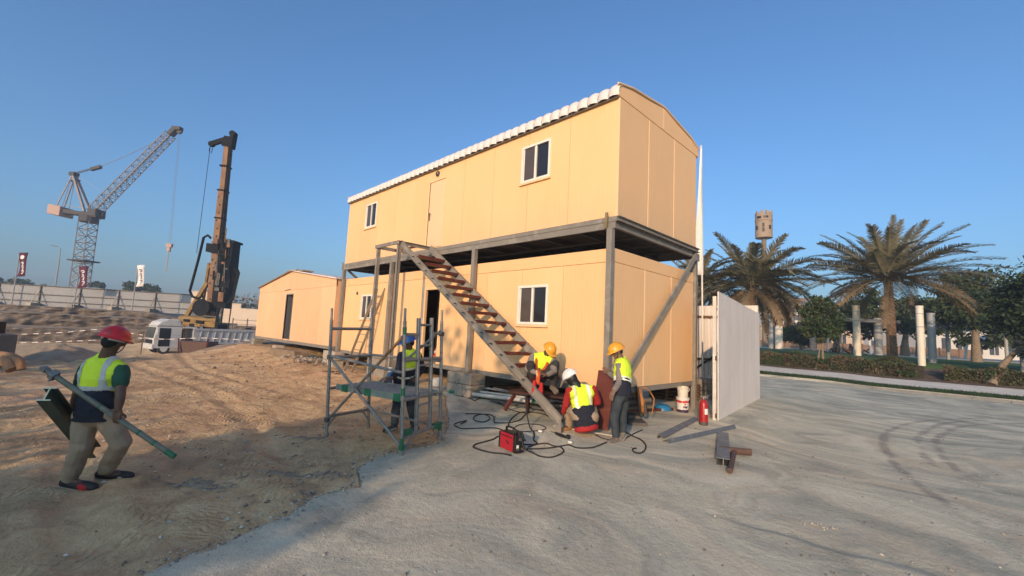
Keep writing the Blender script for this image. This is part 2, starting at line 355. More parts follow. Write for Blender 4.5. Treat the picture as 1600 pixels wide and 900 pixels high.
ey = rng.uniform(-6.6, -1.6, 900)
for y in ey:
    x = float(np.interp(y, BY, BX))-float(.25*fbm(np.array([0.]), np.array([0.]), 1)[0])
    for _ in range(6):
        h = float(hard_d(x, y)); x -= h
    x += random.gauss(-.05, .09); stone(st, x, y, gz(x, y)+.002, random.choice((.005,.007,.009,.012,.02)), random.randint(0, 1))
tag(st.build('gravel', [M_st1, M_st2]), kind='stuff')
# ---------------------------------------------------------------- cabins
def panel_mat(name, col, col2):
    m = mat(name, col, .55, var=.03, scale=1.1, col2=col2, detail=6, stretch=(1,1,.35), spec=.35)
    n, l = m.node_tree.nodes, m.node_tree.links; b = n["Principled BSDF"]; tc = n["Texture Coordinate"]
    sx = n.new("ShaderNodeSeparateXYZ"); l.new(tc.outputs["Object"], sx.inputs[0])
    ad = n.new("ShaderNodeMath"); ad.operation = 'ADD'; l.new(sx.outputs[0], ad.inputs[0]); l.new(sx.outputs[1], ad.inputs[1])
    ml = n.new("ShaderNodeMath"); ml.operation = 'MULTIPLY'; ml.inputs[1].default_value = 2*math.pi/.10; l.new(ad.outputs[0], ml.inputs[0])
    si = n.new("ShaderNodeMath"); si.operation = 'SINE'; l.new(ml.outputs[0], si.inputs[0])
    ns = n.new("ShaderNodeTexNoise"); ns.inputs["Scale"].default_value = 2.2; ns.inputs["Detail"].default_value = 3; l.new(tc.outputs["Object"], ns.inputs["Vector"])
    m2 = n.new("ShaderNodeMath"); m2.operation = 'MULTIPLY_ADD'; m2.inputs[1].default_value = 6; l.new(ns.outputs[0], m2.inputs[0]); l.new(si.outputs[0], m2.inputs[2])
    bp = n.new("ShaderNodeBump"); bp.inputs["Strength"].default_value = .45; bp.inputs["Distance"].default_value = .0018
    l.new(m2.outputs[0], bp.inputs["Height"]); l.new(bp.outputs[0], b.inputs["Normal"])
    # each sheet a shade of its own, faint smears and splashed dust along the foot of the cabin
    src = b.inputs["Base Color"].links[0].from_socket; oi = n.new("ShaderNodeObjectInfo"); mr = n.new("ShaderNodeMapRange"); mr.inputs[3].default_value = .955; mr.inputs[4].default_value = 1.03; l.new(oi.outputs["Random"], mr.inputs[0])
    mu = n.new("ShaderNodeMixRGB"); mu.blend_type = 'MULTIPLY'; mu.inputs[0].default_value = 1; l.new(src, mu.inputs[1]); l.new(mr.outputs[0], mu.inputs[2])
    sm = n.new("ShaderNodeTexNoise"); sm.inputs["Scale"].default_value = 3.2; sm.inputs["Detail"].default_value = 9; sm.inputs["Roughness"].default_value = .7; mp3 = n.new("ShaderNodeMapping"); mp3.inputs["Scale"].default_value = (1,1,.22); l.new(tc.outputs["Object"], mp3.inputs[0]); l.new(mp3.outputs[0], sm.inputs["Vector"])
    dz = n.new("ShaderNodeMapRange"); dz.inputs[1].default_value = .05; dz.inputs[2].default_value = .75; dz.inputs[3].default_value = .55; dz.inputs[4].default_value = .0; l.new(sx.outputs[2], dz.inputs[0])
    df = n.new("ShaderNodeMath"); df.operation = 'MULTIPLY'; l.new(dz.outputs[0], df.inputs[0]); l.new(sm.outputs[0], df.inputs[1])
    s2 = n.new("ShaderNodeValToRGB"); s2.color_ramp.elements[0].position = .56; s2.color_ramp.elements[0].color = (0,0,0,1); s2.color_ramp.elements[1].position = .8; s2.color_ramp.elements[1].color = (.22,.22,.22,1); l.new(sm.outputs[0], s2.inputs[0])
    ad2 = n.new("ShaderNodeMath"); ad2.operation = 'ADD'; ad2.use_clamp = True; l.new(df.outputs[0], ad2.inputs[0]); l.new(s2.outputs[0], ad2.inputs[1])
    fm = n.new("ShaderNodeMixRGB"); l.new(ad2.outputs[0], fm.inputs[0]); l.new(mu.outputs[0], fm.inputs[1]); fm.inputs[2].default_value = (.55,.40,.25,1); l.new(fm.outputs[0], b.inputs["Base Color"]); return m
M_cream = panel_mat("cream sandwich panel", (.80,.475,.22), (.83,.505,.25))
M_cream2 = panel_mat("peach sandwich panel", (.78,.44,.23), (.82,.48,.265))
M_trim = mat("cream trim", (.80,.52,.28), .5, var=.03)
M_white = mat("white pvc", (.72,.68,.60), .45, var=.05)
M_steel = mat("grey brown primer", (.215,.19,.16), .6, var=.12, scale=3, bump=.15, bscale=30, detail=8, wear=(.28,.25,.21), wscale=5, wth=.6)
M_dkst = mat("dusty dark steel", (.085,.072,.06), .7, var=.2, scale=4, bump=.1)
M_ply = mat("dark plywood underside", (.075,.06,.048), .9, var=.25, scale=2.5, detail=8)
M_dark = mat("dark interior", (.48,.34,.21), .9)
M_tile = mat("off white roof sheet", (.66,.58,.54), .6, var=.08, scale=5)
M_red = mat("dark red primer", (.105,.022,.014), .65, var=.25, scale=4, bump=.15, detail=8, wear=(.14,.055,.035), wscale=7, wth=.63)
def glass_mat(name, c):
    m = mat(name, c, .12, var=.15, scale=1.2, spec=.5); return m
M_gl1 = glass_mat("tinted pane with closed blind", (.085,.066,.055)); M_gl2 = glass_mat("dark tinted pane", (.022,.022,.026))
M_fl = mat("cabin floor vinyl", (.22,.17,.12), .7)
M_blind = mat("window blind", (.12,.095,.075), .8, var=.1)

def wall_panels(root, o, e, up, n, L, H, joints, holes, th=.05, m=None, name='wall_panel', gap=.004):
    """panels along direction e from o, outward normal n; holes are (a0,a1,h0,h1)"""
    o, e, up, n = map(Vector, (o, e, up, n)); js = [0]+list(joints)+[L]
    for j0, j1 in zip(js[:-1], js[1:]):
        a0, a1 = j0+gap, j1-gap
        us = sorted({a0, a1} | {min(max(h[k], a0), a1) for h in holes for k in (0, 1) if h[1] > a0 and h[0] < a1})
        ws = sorted({0, H} | {h[k] for h in holes for k in (2, 3) if h[1] > a0 and h[0] < a1 and 0 < h[k] < H})
        solid = lambda i, k: 0 <= i < len(us)-1 and 0 <= k < len(ws)-1 and not any(h[0] < (us[i]+us[i+1])/2 < h[1] and h[2] < (ws[k]+ws[k+1])/2 < h[3] for h in holes)
        b = MB(); pt = lambda i, k, d: o+e*us[i]+up*ws[k]-n*d
        for i in range(len(us)-1):
            for k in range(len(ws)-1):
                if not solid(i, k): continue
                q = [(i,k),(i+1,k),(i+1,k+1),(i,k+1)]
                b.add([pt(*c, 0) for c in q], [(0,1,2,3)]); b.add([pt(*c, th) for c in q], [(3,2,1,0)])
                for (c, d2, di, dk) in ((q[0],q[1],0,-1),(q[1],q[2],1,0),(q[2],q[3],0,1),(q[3],q[0],-1,0)):
                    if not solid(i+di, k+dk): b.add([pt(*c, 0), pt(*d2, 0), pt(*d2, th), pt(*c, th)], [(3,2,1,0)])
        bm = bmesh.new(); me = b.mesh(name, m or M_cream, None, wloc(root)); bm.from_mesh(me); bmesh.ops.remove_doubles(bm, verts=bm.verts, dist=1e-5)
        bmesh.ops.recalc_face_normals(bm, faces=bm.faces); bm.to_mesh(me); bm.free()
        link_mesh(name, me, root)
def window(root, x0, x1, z0, z1, y, swap=False):
    """sliding window in a wall facing -y"""
    f = MB(); t = .035
    for (a, b, c, d) in ((x0-.02,x1+.02,z1-t,z1+.02),(x0-.02,x1+.02,z0-.02,z0+t),(x0-.02,x0+t,z0+t,z1-t),(x1-t,x1+.02,z0+t,z1-t)): f.box(a, y-.022, c, b, y+.04, d)
    xm = (x0+x1)/2; f.box(xm-.022, y-.012, z0+t, xm+.022, y+.035, z1-t)
    w = f.build('window', M_white, root, bevel=.004)
    o = wloc(w)
    MB().box(x0+t, y+.012, z0+t, xm-.024, y+.018, z1-t).build('pane', M_gl1, w)
    MB().box(xm+.024, y+.022, z0+t, x1-t, y+.028, z1-t).build('pane', M_gl2, w)
    fl = MB()
    fl.box(x0+t+.004, y+.002, z0+t, x0+t+.026, y+.011, z1-t); fl.box(xm-.046, y+.002, z0+t, xm-.0245, y+.011, z1-t)
    fl.build('sash', M_white, w)
    MB().box(x0-.05, y-.05, z0-.075, x1+.05, y-.002, z0-.024).build('sill', M_trim, w, bevel=.006)
    return w

TZ = 3.41
lower = thing('site_cabin', 'cream ground floor cabin with an open doorway under the steel deck', 'cabin', (-5.9, 1.8, .66))
xl = -11.86
wj = [1.186*i for i in range(1, 10)]
lowH = [(-2.45-xl, -1.60-xl, 1.93-.76, 2.76-.76), (-10.25-xl, -9.50-xl, 1.95-.76, 2.76-.76), (-6.22-xl, -5.50-xl, .0, 2.82-.76)]
wall_panels(lower, (xl,0,.76), (1,0,0), (0,0,1), (0,-1,0), 11.86, 2.385, wj, lowH)
wall_panels(lower, (0,0,.76), (0,1,0), (0,0,1), (1,0,0), 3.65, 2.385, [1.24, 2.47], [])
wall_panels(lower, (xl,3.65,.76), (1,0,0), (0,0,1), (0,1,0), 11.86, 2.385, [5.93], [])
wall_panels(lower, (xl,0,.76), (0,1,0), (0,0,1), (-1,0,0), 3.65, 2.385, [1.24, 2.47], [])
b = MB(); b.box(xl-.004, -.006, 3.152, -.01, .05, TZ); b.box(xl, 3.6, 3.152, -.01, 3.66, TZ); b.build('fascia_panel', M_cream, lower, bevel=.004)
b = MB(); b.box(-.05, -.004, 3.152, .006, 3.656, TZ+.002); b.build('fascia_panel', M_cream, lower, bevel=.004)
b = MB(); b.box(xl-.006, -.004, 3.152, xl+.05, 3.656, TZ+.002); b.build('fascia_panel', M_cream, lower, bevel=.004)
b = MB(); b.box(-.04, -.007, .762, .006, .03, 3.149); b.build('corner_trim', M_trim, lower, bevel=.004)
b = MB(); b.box(xl-.006, -.007, .762, xl+.04, .03, 3.149); b.build('corner_trim', M_trim, lower, bevel=.004)
for y in (1.24, 2.47): MB().box(-.01, y-.022, .765, .006, y+.022, 3.15).build('joint_strip', M_trim, lower, bevel=.002)
b = MB(); b.box(xl+.06, .06, TZ-.06, -.06, 3.6, TZ-.01); b.build('roof', M_tile, lower)
b = MB()
b.channel((xl,.02,.705), (0,.02,.705), .07, .10, .01, side=-1); b.channel((xl,3.63,.705), (0,3.63,.705), .07, .10, .01, side=1)
b.beam((-.03,.06,.705), (-.03,3.59,.705), .07, .10); b.beam((xl+.03,.06,.705), (xl+.03,3.59,.705), .07, .10)
for i in range(1, 10): b.beam((xl+1.186*i,.06,.705), (xl+1.186*i,3.59,.705), .05, .08)
b.build('base_frame', M_steel, lower)
MB().box(xl+.06, .06, .757, -.06, 3.59, .775).build('floor', M_fl, lower)
MB().box(-6.9, .9, .78, -6.85, 3.55, 3.1).build('partition', M_dark, lower); MB().box(-4.7, .06, .78, -4.65, 3.55, 3.1).build('partition', M_dark, lower)
window(lower, -2.45, -1.60, 1.93, 2.76, 0); window(lower, -10.25, -9.50, 1.95, 2.76, 0)
b = MB()
b.box(-6.27,-.018,.76,-6.215,.06,2.87); b.box(-5.505,-.018,.76,-5.45,.06,2.87); b.box(-6.213,-.018,2.815,-5.507,.06,2.87)
b.build('door_frame', M_trim, lower, bevel=.004)
b = MB(); b.box(-5.535,.07,.79,-5.505,.80,2.79); dr = b.build('door', M_cream, lower, bevel=.004)
MB().cyl((-5.54,.7,1.75), (-5.58,.7,1.75), .012, n=8).tube([(-5.58,.7,1.75),(-5.59,.66,1.75),(-5.59,.58,1.75)], .009).build('handle', M_dkst, dr)
# a grey pvc conduit strip beside the doorway and small box lamps
b = MB(); b.box(-6.34,-.03,.8,-6.30,-.001,3.14); b.build('conduit', M_white, lower)
for x, z in ((-10.62, 2.85),):
    b = MB(); b.box(x-.03,-.04,z-.05,x+.03,-.001,z+.05); b.build('junction_box', M_dkst, lower)

UZ0, UZ1 = 3.995, 6.37
upper = thing('upper_cabin', 'cream upper cabin with a rolled white roof edge standing on the steel deck', 'cabin', (-5.85, 1.75, UZ0))
ux0, ux1, uy0, uy1 = -11.80, .10, -.06, 3.56
uj = [1.19*i for i in range(1, 10)]
H = UZ1-UZ0
upH = [(-2.48-ux0, -1.64-ux0, 5.19-UZ0, 6.03-UZ0), (-10.33-ux0, -9.55-ux0, 5.20-UZ0, 6.04-UZ0), (-6.30-ux0, -5.53-ux0, .03, 6.02-UZ0)]
wall_panels(upper, (ux0,uy0,UZ0), (1,0,0), (0,0,1), (0,-1,0), ux1-ux0, H, uj, upH)
wall_panels(upper, (ux1,uy0,UZ0), (0,1,0), (0,0,1), (1,0,0), uy1-uy0, H, [1.19, 2.39], [])
wall_panels(upper, (ux0,uy1,UZ0), (1,0,0), (0,0,1), (0,1,0), ux1-ux0, H, [5.95], [])
wall_panels(upper, (ux0,uy0,UZ0), (0,1,0), (0,0,1), (-1,0,0), uy1-uy0, H, [1.19, 2.39], [])
for y in (uy0+1.19, uy0+2.39): MB().box(ux1-.01, y-.022, UZ0+.004, ux1+.006, y+.022, UZ1-.004).build('joint_strip', M_trim, upper, bevel=.002)
b = MB(); b.box(ux1-.04, uy0-.006, UZ0+.003, ux1+.006, uy0+.03, UZ1-.006); b.build('corner_trim', M_trim, upper, bevel=.004)
window(upper, -2.48, -1.64, 5.19, 6.03, uy0); window(upper, -10.33, -9.55, 5.20, 6.04, uy0)
b = MB(); b.box(-6.285, uy0+.008, UZ0+.045, -5.545, uy0+.045, 6.005); dr = b.build('door', panel_mat("door panel", (.80,.50,.28), (.82,.52,.30)), upper, bevel=.004)
b = MB(); b.box(-6.35, uy0-.012, UZ0+.03, -6.30, uy0+.05, 6.06); b.box(-5.53, uy0-.012, UZ0+.03, -5.48, uy0+.05, 6.06); b.box(-6.297, uy0-.012, 6.012, -5.533, uy0+.05, 6.06)
b.build('door_frame', M_trim, upper, bevel=.004)
b = MB(); b.box(-6.25, uy0-.003, 4.86, -6.21, uy0+.01, 5.10); b.cyl((-6.23,uy0,5.03), (-6.23,uy0-.045,5.03), .011, n=8); b.tube([(-6.23,uy0-.045,5.03),(-6.19,uy0-.05,5.03),(-6.11,uy0-.05,5.025)], .010)
b.build('handle', M_dkst, dr)
# oval bulkhead lamp above the door, black housing round a white glass
b = MB(); b.lathe([(.0,0),(.085,0),(.085,.03),(.0,.035)], 18, (-5.93,uy0,6.22), (0,-1,0)); lampb = b.build('wall_lamp', M_dkst, upper, 40)
b = MB(); b.lathe([(.0,.03),(.066,.035),(.05,.06),(.0,.075)], 18, (-5.93,uy0,6.22), (0,-1,0)); b.build('lamp_glass', M_gl1, lampb, 60)
# gable ends: two infill panels each, shallow ridge
yr, ze, zr = 1.75, 6.60, 6.89
for x, nx in ((ux1, 1), (ux0, -1)):
    for (ya, yb, za, zb) in ((uy0-.07, yr-.004, ze, zr), (yr+.004, uy1+.07, zr, ze)):
        b = MB(); xa, xb = x-.05*nx, x+.012*nx
        if ya < yr: poly = [(ya,UZ1+.004),(yb,UZ1+.004),(yb,zb),(ya+.5,za+.12),(ya,za)]
        else: poly = [(ya,UZ1+.004),(yb,UZ1+.004),(yb,zb-.01),(yb-.5,zb+.105),(ya,za)]
        n = len(poly); vs = [(xa,y,z) for y, z in poly]+[(xb,y,z) for y, z in poly]
        b.add(vs, [tuple(range(n))[::-1], tuple(range(n,2*n))]+[(i,(i+1)%n,n+(i+1)%n,n+i) for i in range(n)])
        b.build('gable_panel', M_cream, upper)
    b = MB()
    b.tube([(x+.02*nx,uy0-.11,ze+.0),(x+.02*nx,uy0+.45,ze+.14),(x+.02*nx,yr,zr+.02),(x+.02*nx,uy1-.42,ze+.13),(x+.02*nx,uy1+.11,ze-.02)], .022, 6)
    b.build('gable_trim', M_trim, upper, 50)
    b = MB(); b.box(min(x,x+.014*nx), yr-.02, UZ1+.01, max(x,x+.016*nx), yr+.02, zr-.02); b.build('joint_strip', M_trim, upper)
# roof sheet: each rolled rib is a piece of its own, bullnosed down over the eave
nt_ = 48; pw = (ux1-ux0+.06)/nt_
def rib():
    b = MB(); path = [(-.155,6.375,-90),(-.165,6.46,-75),(-.135,6.55,-45),(-.06,6.615,-22),(.35,6.71,-12),(1.1,6.80,-8),(1.76,6.905,-4)]
    K = 7; vs = []
    for (y, z, a) in path:
        ca, sa = math.cos(rad(a)), math.sin(rad(a))
        for i in range(K):
            t = i/(K-1); h = .055*math.sin(math.pi*t)**.8-.012
            vs.append(((t-.5)*pw*.985, y+h*sa-0*ca, z+h*ca))
    fs = [(r*K+i, r*K+i+1, (r+1)*K+i+1, (r+1)*K+i) for r in range(len(path)-1) for i in range(K-1)]
    return b.add(vs, fs)
rb = rib().mesh('roof_rib', M_tile, 60, (0,0,0))
rb2 = rb.copy(); rb2.transform(Matrix.Translation((0,2*yr,0)) @ Matrix.Scale(-1, 4, (0,1,0))); rb2.flip_normals()
uo = wloc(upper)
for i in range(nt_):
    x = ux0-.03+pw*(i+.5)
    link_mesh('roof_rib', rb, upper, (x-uo.x, -uo.y, -uo.z+random.uniform(-.004,.004)))
for i in range(nt_):
    link_mesh('roof_rib', rb2, upper, (ux0-.03+pw*(i+.5)-uo.x, -uo.y, -uo.z))
b = MB(); b.box(ux0+.02, uy0-.075, 6.355, ux1-.02, uy0-.003, 6.385); b.build('soffit', M_steel, upper)
MB().beam((ux0-.02,yr,6.915), (ux1+.02,yr,6.915), .26, .03).build('ridge_cap', M_tile, upper)
MB().box(ux0+.05, uy0+.05, UZ0, ux1-.05, uy1-.05, UZ0+.02).build('floor', M_fl, upper)

# far left cabin: low gable end with a tall narrow doorway
sx0, sx1, sy0, sy1 = -22.45, -12.30, -.10, 7.9
small = thing('gable_cabin', 'peach single storey cabin with a low gable and a narrow open doorway, on the left', 'cabin', (-17.4, 3.9, .72))
dj = [1.45*i for i in range(1, 7)]
wall_panels(small, (sx0,sy0,.84), (1,0,0), (0,0,1), (0,-1,0), sx1-sx0, 2.34, dj, [(-17.93-sx0, -17.02-sx0, .05, 2.13)], m=M_cream2)
wall_panels(small, (sx1,sy0,.84), (0,1,0), (0,0,1), (1,0,0), sy1-sy0, 2.62, [1.3, 2.6, 3.9, 5.2, 6.5], [], m=M_cream2)
wall_panels(small, (sx0,sy0,.84), (0,1,0), (0,0,1), (-1,0,0), sy1-sy0, 2.62, [2.6, 5.2], [], m=M_cream2)
wall_panels(small, (sx0,sy1,.84), (1,0,0), (0,0,1), (0,1,0), sx1-sx0, 2.34, [3.4, 6.8], [], m=M_cream2)
xm = -17.5
for y, ny in ((sy0, -1), (sy1, 1)):
    for (xa, xb, za, zb) in ((sx0, xm-.004, 3.47, 4.06), (xm+.004, sx1, 4.06, 3.46)):
        b = MB(); poly = [(xa,3.188),(xb,3.188),(xb,zb),(xa,za)]; ya, yb = y-.05*-ny*-1, y
        ya = y-ny*.05
        vs = [(x,ya,z) for x, z in poly]+[(x,yb,z) for x, z in poly]
        b.add(vs, [(0,1,2,3),(7,6,5,4)]+[(i,(i+1)%4,4+(i+1)%4,4+i) for i in range(4)]); b.build('gable_panel', M_cream2, small)
b = MB(); b.beam((sx0,sy0+.02,.78), (sx1,sy0+.02,.78), .08, .115); b.beam((sx1-.02,sy0+.07,.78), (sx1-.02,sy1,.78), .08, .115); b.beam((sx0+.02,sy0+.07,.78), (sx0+.02,sy1,.78), .08, .115)
b.build('base_frame', M_steel, small)
for (xa, za, xb, zb) in ((sx0-.12, 3.46, xm, 4.10), (sx1+.15, 3.44, xm, 4.10)):
    b = MB(); d = .05
    b.add([(xa,sy0-.10,za),(xb,sy0-.10,zb),(xb,sy1+.1,zb),(xa,sy1+.1,za),(xa,sy0-.10,za+d),(xb,sy0-.10,zb+d),(xb,sy1+.1,zb+d),(xa,sy1+.1,za+d)],
          [(0,3,2,1),(4,5,6,7),(0,1,5,4),(2,3,7,6),(0,4,7,3),(1,2,6,5)])
    b.build('roof', M_tile if xa > xm else M_steel, small)
b = MB(); b.box(xm-.5,sy0-.11,4.075,xm+.9,sy0+.3,4.115); b.box(xm+.9,sy0-.09,4.0,xm+1.6,sy0+.4,4.055); b.build('ridge_flashing', mat("torn flashing", (.33,.22,.14), .8, var=.4, scale=6), small)
b = MB(); b.box(-17.98,sy0-.012,.85,-17.93,sy0+.06,3.02); b.box(-17.02,sy0-.012,.85,-16.97,sy0+.06,3.02); b.box(-17.929,sy0-.012,2.97,-17.021,sy0+.06,3.02); b.build('door_frame', M_steel, small)
MB().box(-18.9,1.6,.85,-14.5,1.64,3.1).build('partition', M_dkst, small); MB().box(-18.9,0,.8,-14.5,1.6,.845).build('floor', M_dkst, small)
b = MB(); b.box(-17.93,-.02,.89,-17.89,.86,2.95); b.build('door', mat("grey door leaf", (.12,.12,.125), .5), small)
b = MB(); b.box(-17.05,1.2,1.95,-16.75,1.22,2.25); b.box(-17.05,1.2,1.70,-16.75,1.22,1.85); b.build('notice', M_white, small)
b = MB(); b.tube([(-18.25,sy0-.012,3.19),(-17.9,sy0-.03,3.21),(-17.4,sy0-.03,3.23)], .012, 5); b.build('cable', M_dkst, small)
MB().box(sx1+.001,.32,2.72,sx1+.04,.42,2.86).build('vent', M_dkst, small)

# ---------------------------------------------------------------- steel deck frame
DK = 3.985
deck = thing('steel_deck_frame', 'grey brown steel frame carrying the upper cabin', 'steel frame', (-5.9, 1.75, .1))
b = MB(); b.channel((-11.82,-.10,DK-.045), (.14,-.10,DK-.045), .05, .09, .012, side=-1); b.box(-11.82,-.128,DK-.004,.14,-.06,DK+.002); b.build('deck_beam', M_steel, deck)
b = MB(); b.channel((-11.80,-.085,3.832), (.10,-.085,3.832), .05, .128, .012, side=-1); b.build('lower_beam', M_steel, deck)
b = MB(); b.channel((.155,-.125,DK-.045), (.155,3.62,DK-.045), .05, .09, .012, side=1); b.box(.12,-.125,DK-.004,.19,3.62,DK+.002); b.build('deck_beam', M_steel, deck)
b = MB(); b.ibeam((.075,-.055,3.832), (.075,3.60,3.832), .07, .128, .012); b.build('lower_beam', M_steel, deck)
b = MB(); b.channel((-11.845,-.1,DK-.045), (-11.845,3.62,DK-.045), .05, .09, .012, side=-1); b.build('deck_beam', M_steel, deck)
b = MB(); b.ibeam((-11.76,-.055,3.832), (-11.76,3.60,3.832), .07, .128, .012); b.build('lower_beam', M_steel, deck)
b = MB(); b.channel((-11.8,3.63,3.86), (.10,3.63,3.86), .05, .20, .012); b.build('deck_beam', M_steel, deck)
for i in range(1, 12): MB().channel((-11.8+.99*i,-.05,3.87), (-11.8+.99*i,3.60,3.87), .05, .11, .01).build('joist', M_dkst, deck)
for y in (.9, 1.8, 2.7): MB().beam((-11.75,y,3.79), (.03,y,3.79), .05, .045).build('runner', M_dkst, deck)
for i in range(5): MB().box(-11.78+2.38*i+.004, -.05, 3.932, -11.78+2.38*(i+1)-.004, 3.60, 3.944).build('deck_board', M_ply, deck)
def post(x, y, z0, z1, w=.115, base=True):
    b = MB(); b.ibeam((x,y,z0+.012), (x,y,z1), w, w*.92, .011, up=(0,1,0)) if False else b.beam((x,y,z0+.012), (x,y,z1), w, w, (0,1,0))
    p = b.build('post', M_steel, deck, bevel=.006)
    if base: MB().box(x-.13,y-.11,z0,x+.13,y+.11,z0+.012).build('base_plate', M_steel, p)
for x, z0 in ((-.012, .08), (-4.0, .70), (-8.13, .70), (-11.70, .70)): post(x, -.095, z0, 3.767)
for x, z0 in ((-.0, .05), (-4.0, .2), (-8.13, .3), (-11.75, .4)): post(x, 3.74, z0, 3.75, base=False)
b = MB(); b.beam((-.085,-.165,3.76), (-.065,-.165,4.07), .055, .03, (0,1,0)); b.build('upstand', mat("rusty bracket", (.21,.155,.08), .7, var=.2), deck)
b = MB(); b.beam((-11.79,-.14,3.75), (-11.80,-.14,4.06), .05, .03, (0,1,0)); b.build('upstand', M_steel, deck)
b = MB(); b.channel((.13,3.56,3.86), (.13,.30,1.02), .05, .11, .012, up=(0,0,1)); b.build('brace', M_steel, deck)
b = MB(); b.channel((-11.7,.05,3.76), (-11.7,1.1,3.05), .05, .08, .012); b.build('brace', M_steel, deck)
b = MB(); b.obox((.13,3.60,3.78), (.01,0,0), (0,.10,.0), (0,0,.09)); b.build('gusset', M_steel, deck)

# ---------------------------------------------------------------- landing and stair
stair = thing('steel_staircase', 'open steel staircase with dark red treads and a bare landing frame', 'staircase', (-3.5, -.8, .1))
b = MB(); b.channel((-6.98,-1.28,3.945), (-5.72,-1.28,3.945), .05, .09, .01, side=-1); b.build('landing_beam', M_steel, stair)
b = MB(); b.channel((-6.955,-1.255,3.945), (-6.955,-.13,3.945), .05, .09, .01, side=-1); b.build('landing_beam', M_steel, stair)
b = MB(); b.channel((-5.745,-1.255,3.945), (-5.745,-.13,3.945), .05, .09, .01, side=1); b.build('landing_beam', M_steel, stair)
b = MB(); b.beam((-6.92,-.7,3.93), (-5.78,-.7,3.93), .04, .05); b.build('landing_beam', M_red, stair)
for x, zb in ((-6.93, .55), (-5.80, .40)):
    b = MB(); b.channel((x,-1.22,zb-.4), (x,-1.22,3.90), .09, .09, .012, up=(0,1,0)); b.box(x-.045,-1.262,zb-.4,x+.045,-1.245,3.90); b.build('post', M_steel, stair)
S0 = Vector((-5.70,-1.23,3.93)); sl = Vector((.305,0,-.2)).normalized()
E0 = S0+sl*6.62; 
b = MB(); b.channel(S0, E0, .05, .155, .012, up=(0,0,1), side=1); ns_ = b.build('stringer', M_steel, stair)
F0 = Vector((-5.62,-.36,3.93)); b = MB(); b.channel(F0, F0+sl*5.75, .05, .155, .012, up=(0,0,1), side=-1); b.build('stringer', M_steel, stair)
b = MB(); b.box(E0.x-.20,-1.27,.075,E0.x+.08,-1.19,.095); b.box(E0.x-.09,-1.235,.095,E0.x+.03,-1.225,.30); b.build('foot_plate', M_steel, stair)
for i in range(14):
    x, z = -4.458+.1-.305*(i-0)*-1-.61, 3.124-.2*i+.4
    if z < .80: break
    sh = random.uniform(-.01, .01)
    b = MB(); b.channel((x,-1.20,z+sh), (x,-.39,z-sh), .20, .045, .006, side=1) if False else b.prism([(-.115,-.016),(.115,-.016),(.115,.042),(.105,.042),(.105,-.006),(-.105,-.006),(-.105,.042),(-.115,.042)][::1], (x,-1.20,z+sh-.03), (x,-.39,z-sh-.03), (0,0,1))
    t = b.build('tread', M_red, stair)
    bb = MB(); bb.cyl((x,-1.262,z-.035), (x,-1.315,z-.04), .017, n=6); bb.build('bolt', M_dkst, t)
    bb = MB(); bb.beam((x-.11,-.36,z-.03), (x+.13,-.33,z-.035), .05, .05); bb.build('bracket', M_dkst, t)
# ---------------------------------------------------------------- block piles
M_conc = mat("weathered concrete block", (.27,.235,.19), .95, var=.18, scale=6, bump=.7, bscale=25, detail=8, wear=(.15,.12,.095), wscale=6, wth=.62)
M_concl = mat("pale concrete block", (.40,.34,.27), .95, var=.15, scale=6, bump=.7, bscale=25, detail=8)
def pile(label, boxes, grp='block piles under the cabins', m=None):
    x = sum((q[0]+q[3])/2 for q in boxes)/len(boxes); y = sum((q[1]+q[4])/2 for q in boxes)/len(boxes); z = min(q[2] for q in boxes)
    t = thing('block_pile', label, 'blocks', (x, y, z), grp)
    for q in boxes:
        b = MB(); c = [(q[i]+q[i+3])/2 for i in range(3)]; h = [(q[i+3]-q[i])/2 for i in range(3)]; a = random.uniform(-.03, .03)
        b.obox(c, (h[0]*math.cos(a), h[0]*math.sin(a), 0), (-h[1]*math.sin(a), h[1]*math.cos(a), 0), (0,0,h[2])); b.build('block', m or M_conc, t, bevel=.014)
gg = g(-4, -.3)
pile('grey block pile carrying the post beside the staircase', [(-4.40,-.42,gg-.08,-4.10,.05,.43),(-4.09,-.42,gg-.08,-3.80,.05,.425),(-3.79,-.41,gg-.08,-3.50,.05,.428),(-4.40,-.42,.436,-3.95,.05,.695),(-3.94,-.41,.436,-3.50,.05,.69)])
pile('block pile under the post behind the scaffold', [(-8.5,-.4,.1,-8.0,.1,.40),(-7.99,-.4,.1,-7.6,.1,.41),(-8.5,-.38,.412,-8.05,.1,.695),(-8.04,-.38,.412,-7.6,.1,.69)])
pile('pale block pile where the two cabins meet', [(-12.45,-.35,.1,-12.05,.1,.36),(-12.04,-.33,.1,-11.5,.1,.37),(-12.40,-.33,.372,-11.95,.1,.695),(-11.94,-.31,.372,-11.45,.1,.69)], m=M_concl)
pile('small block pile at the far left corner of the peach cabin', [(-22.5,-.25,.28,-22.0,.2,.53),(-22.5,-.24,.532,-21.98,.2,.72)])
t = thing('timber_block', 'long brown concrete beam lying under the peach cabin', 'beam', (-15, -.75, .2))
b = MB(); b.obox((-15.0,-.72,.36), (1.35,.05,.01), (-.012,.28,0), (0,0,.19)); b.build('beam', mat("dirty cast block", (.23,.165,.11), .95, var=.25, scale=4, bump=.7, bscale=14, detail=8), t, bevel=.02)
b = MB(); b.obox((-16.1,-.80,.60), (.22,.0,.0), (0,.18,0), (0,0,.055)); b.build('block', M_concl, t, bevel=.015)
rb_ = MB()
for i in range(70):
    x = random.gauss(-12.9, .7); y = random.gauss(-.75, .22); stone(rb_, x, y, gz(x, y)+.05+random.uniform(0,.10), random.uniform(.04,.12), random.randint(0,1))
tag(rb_.build('rubble', [M_conc, M_concl]), kind='stuff')
hp_ = MB()
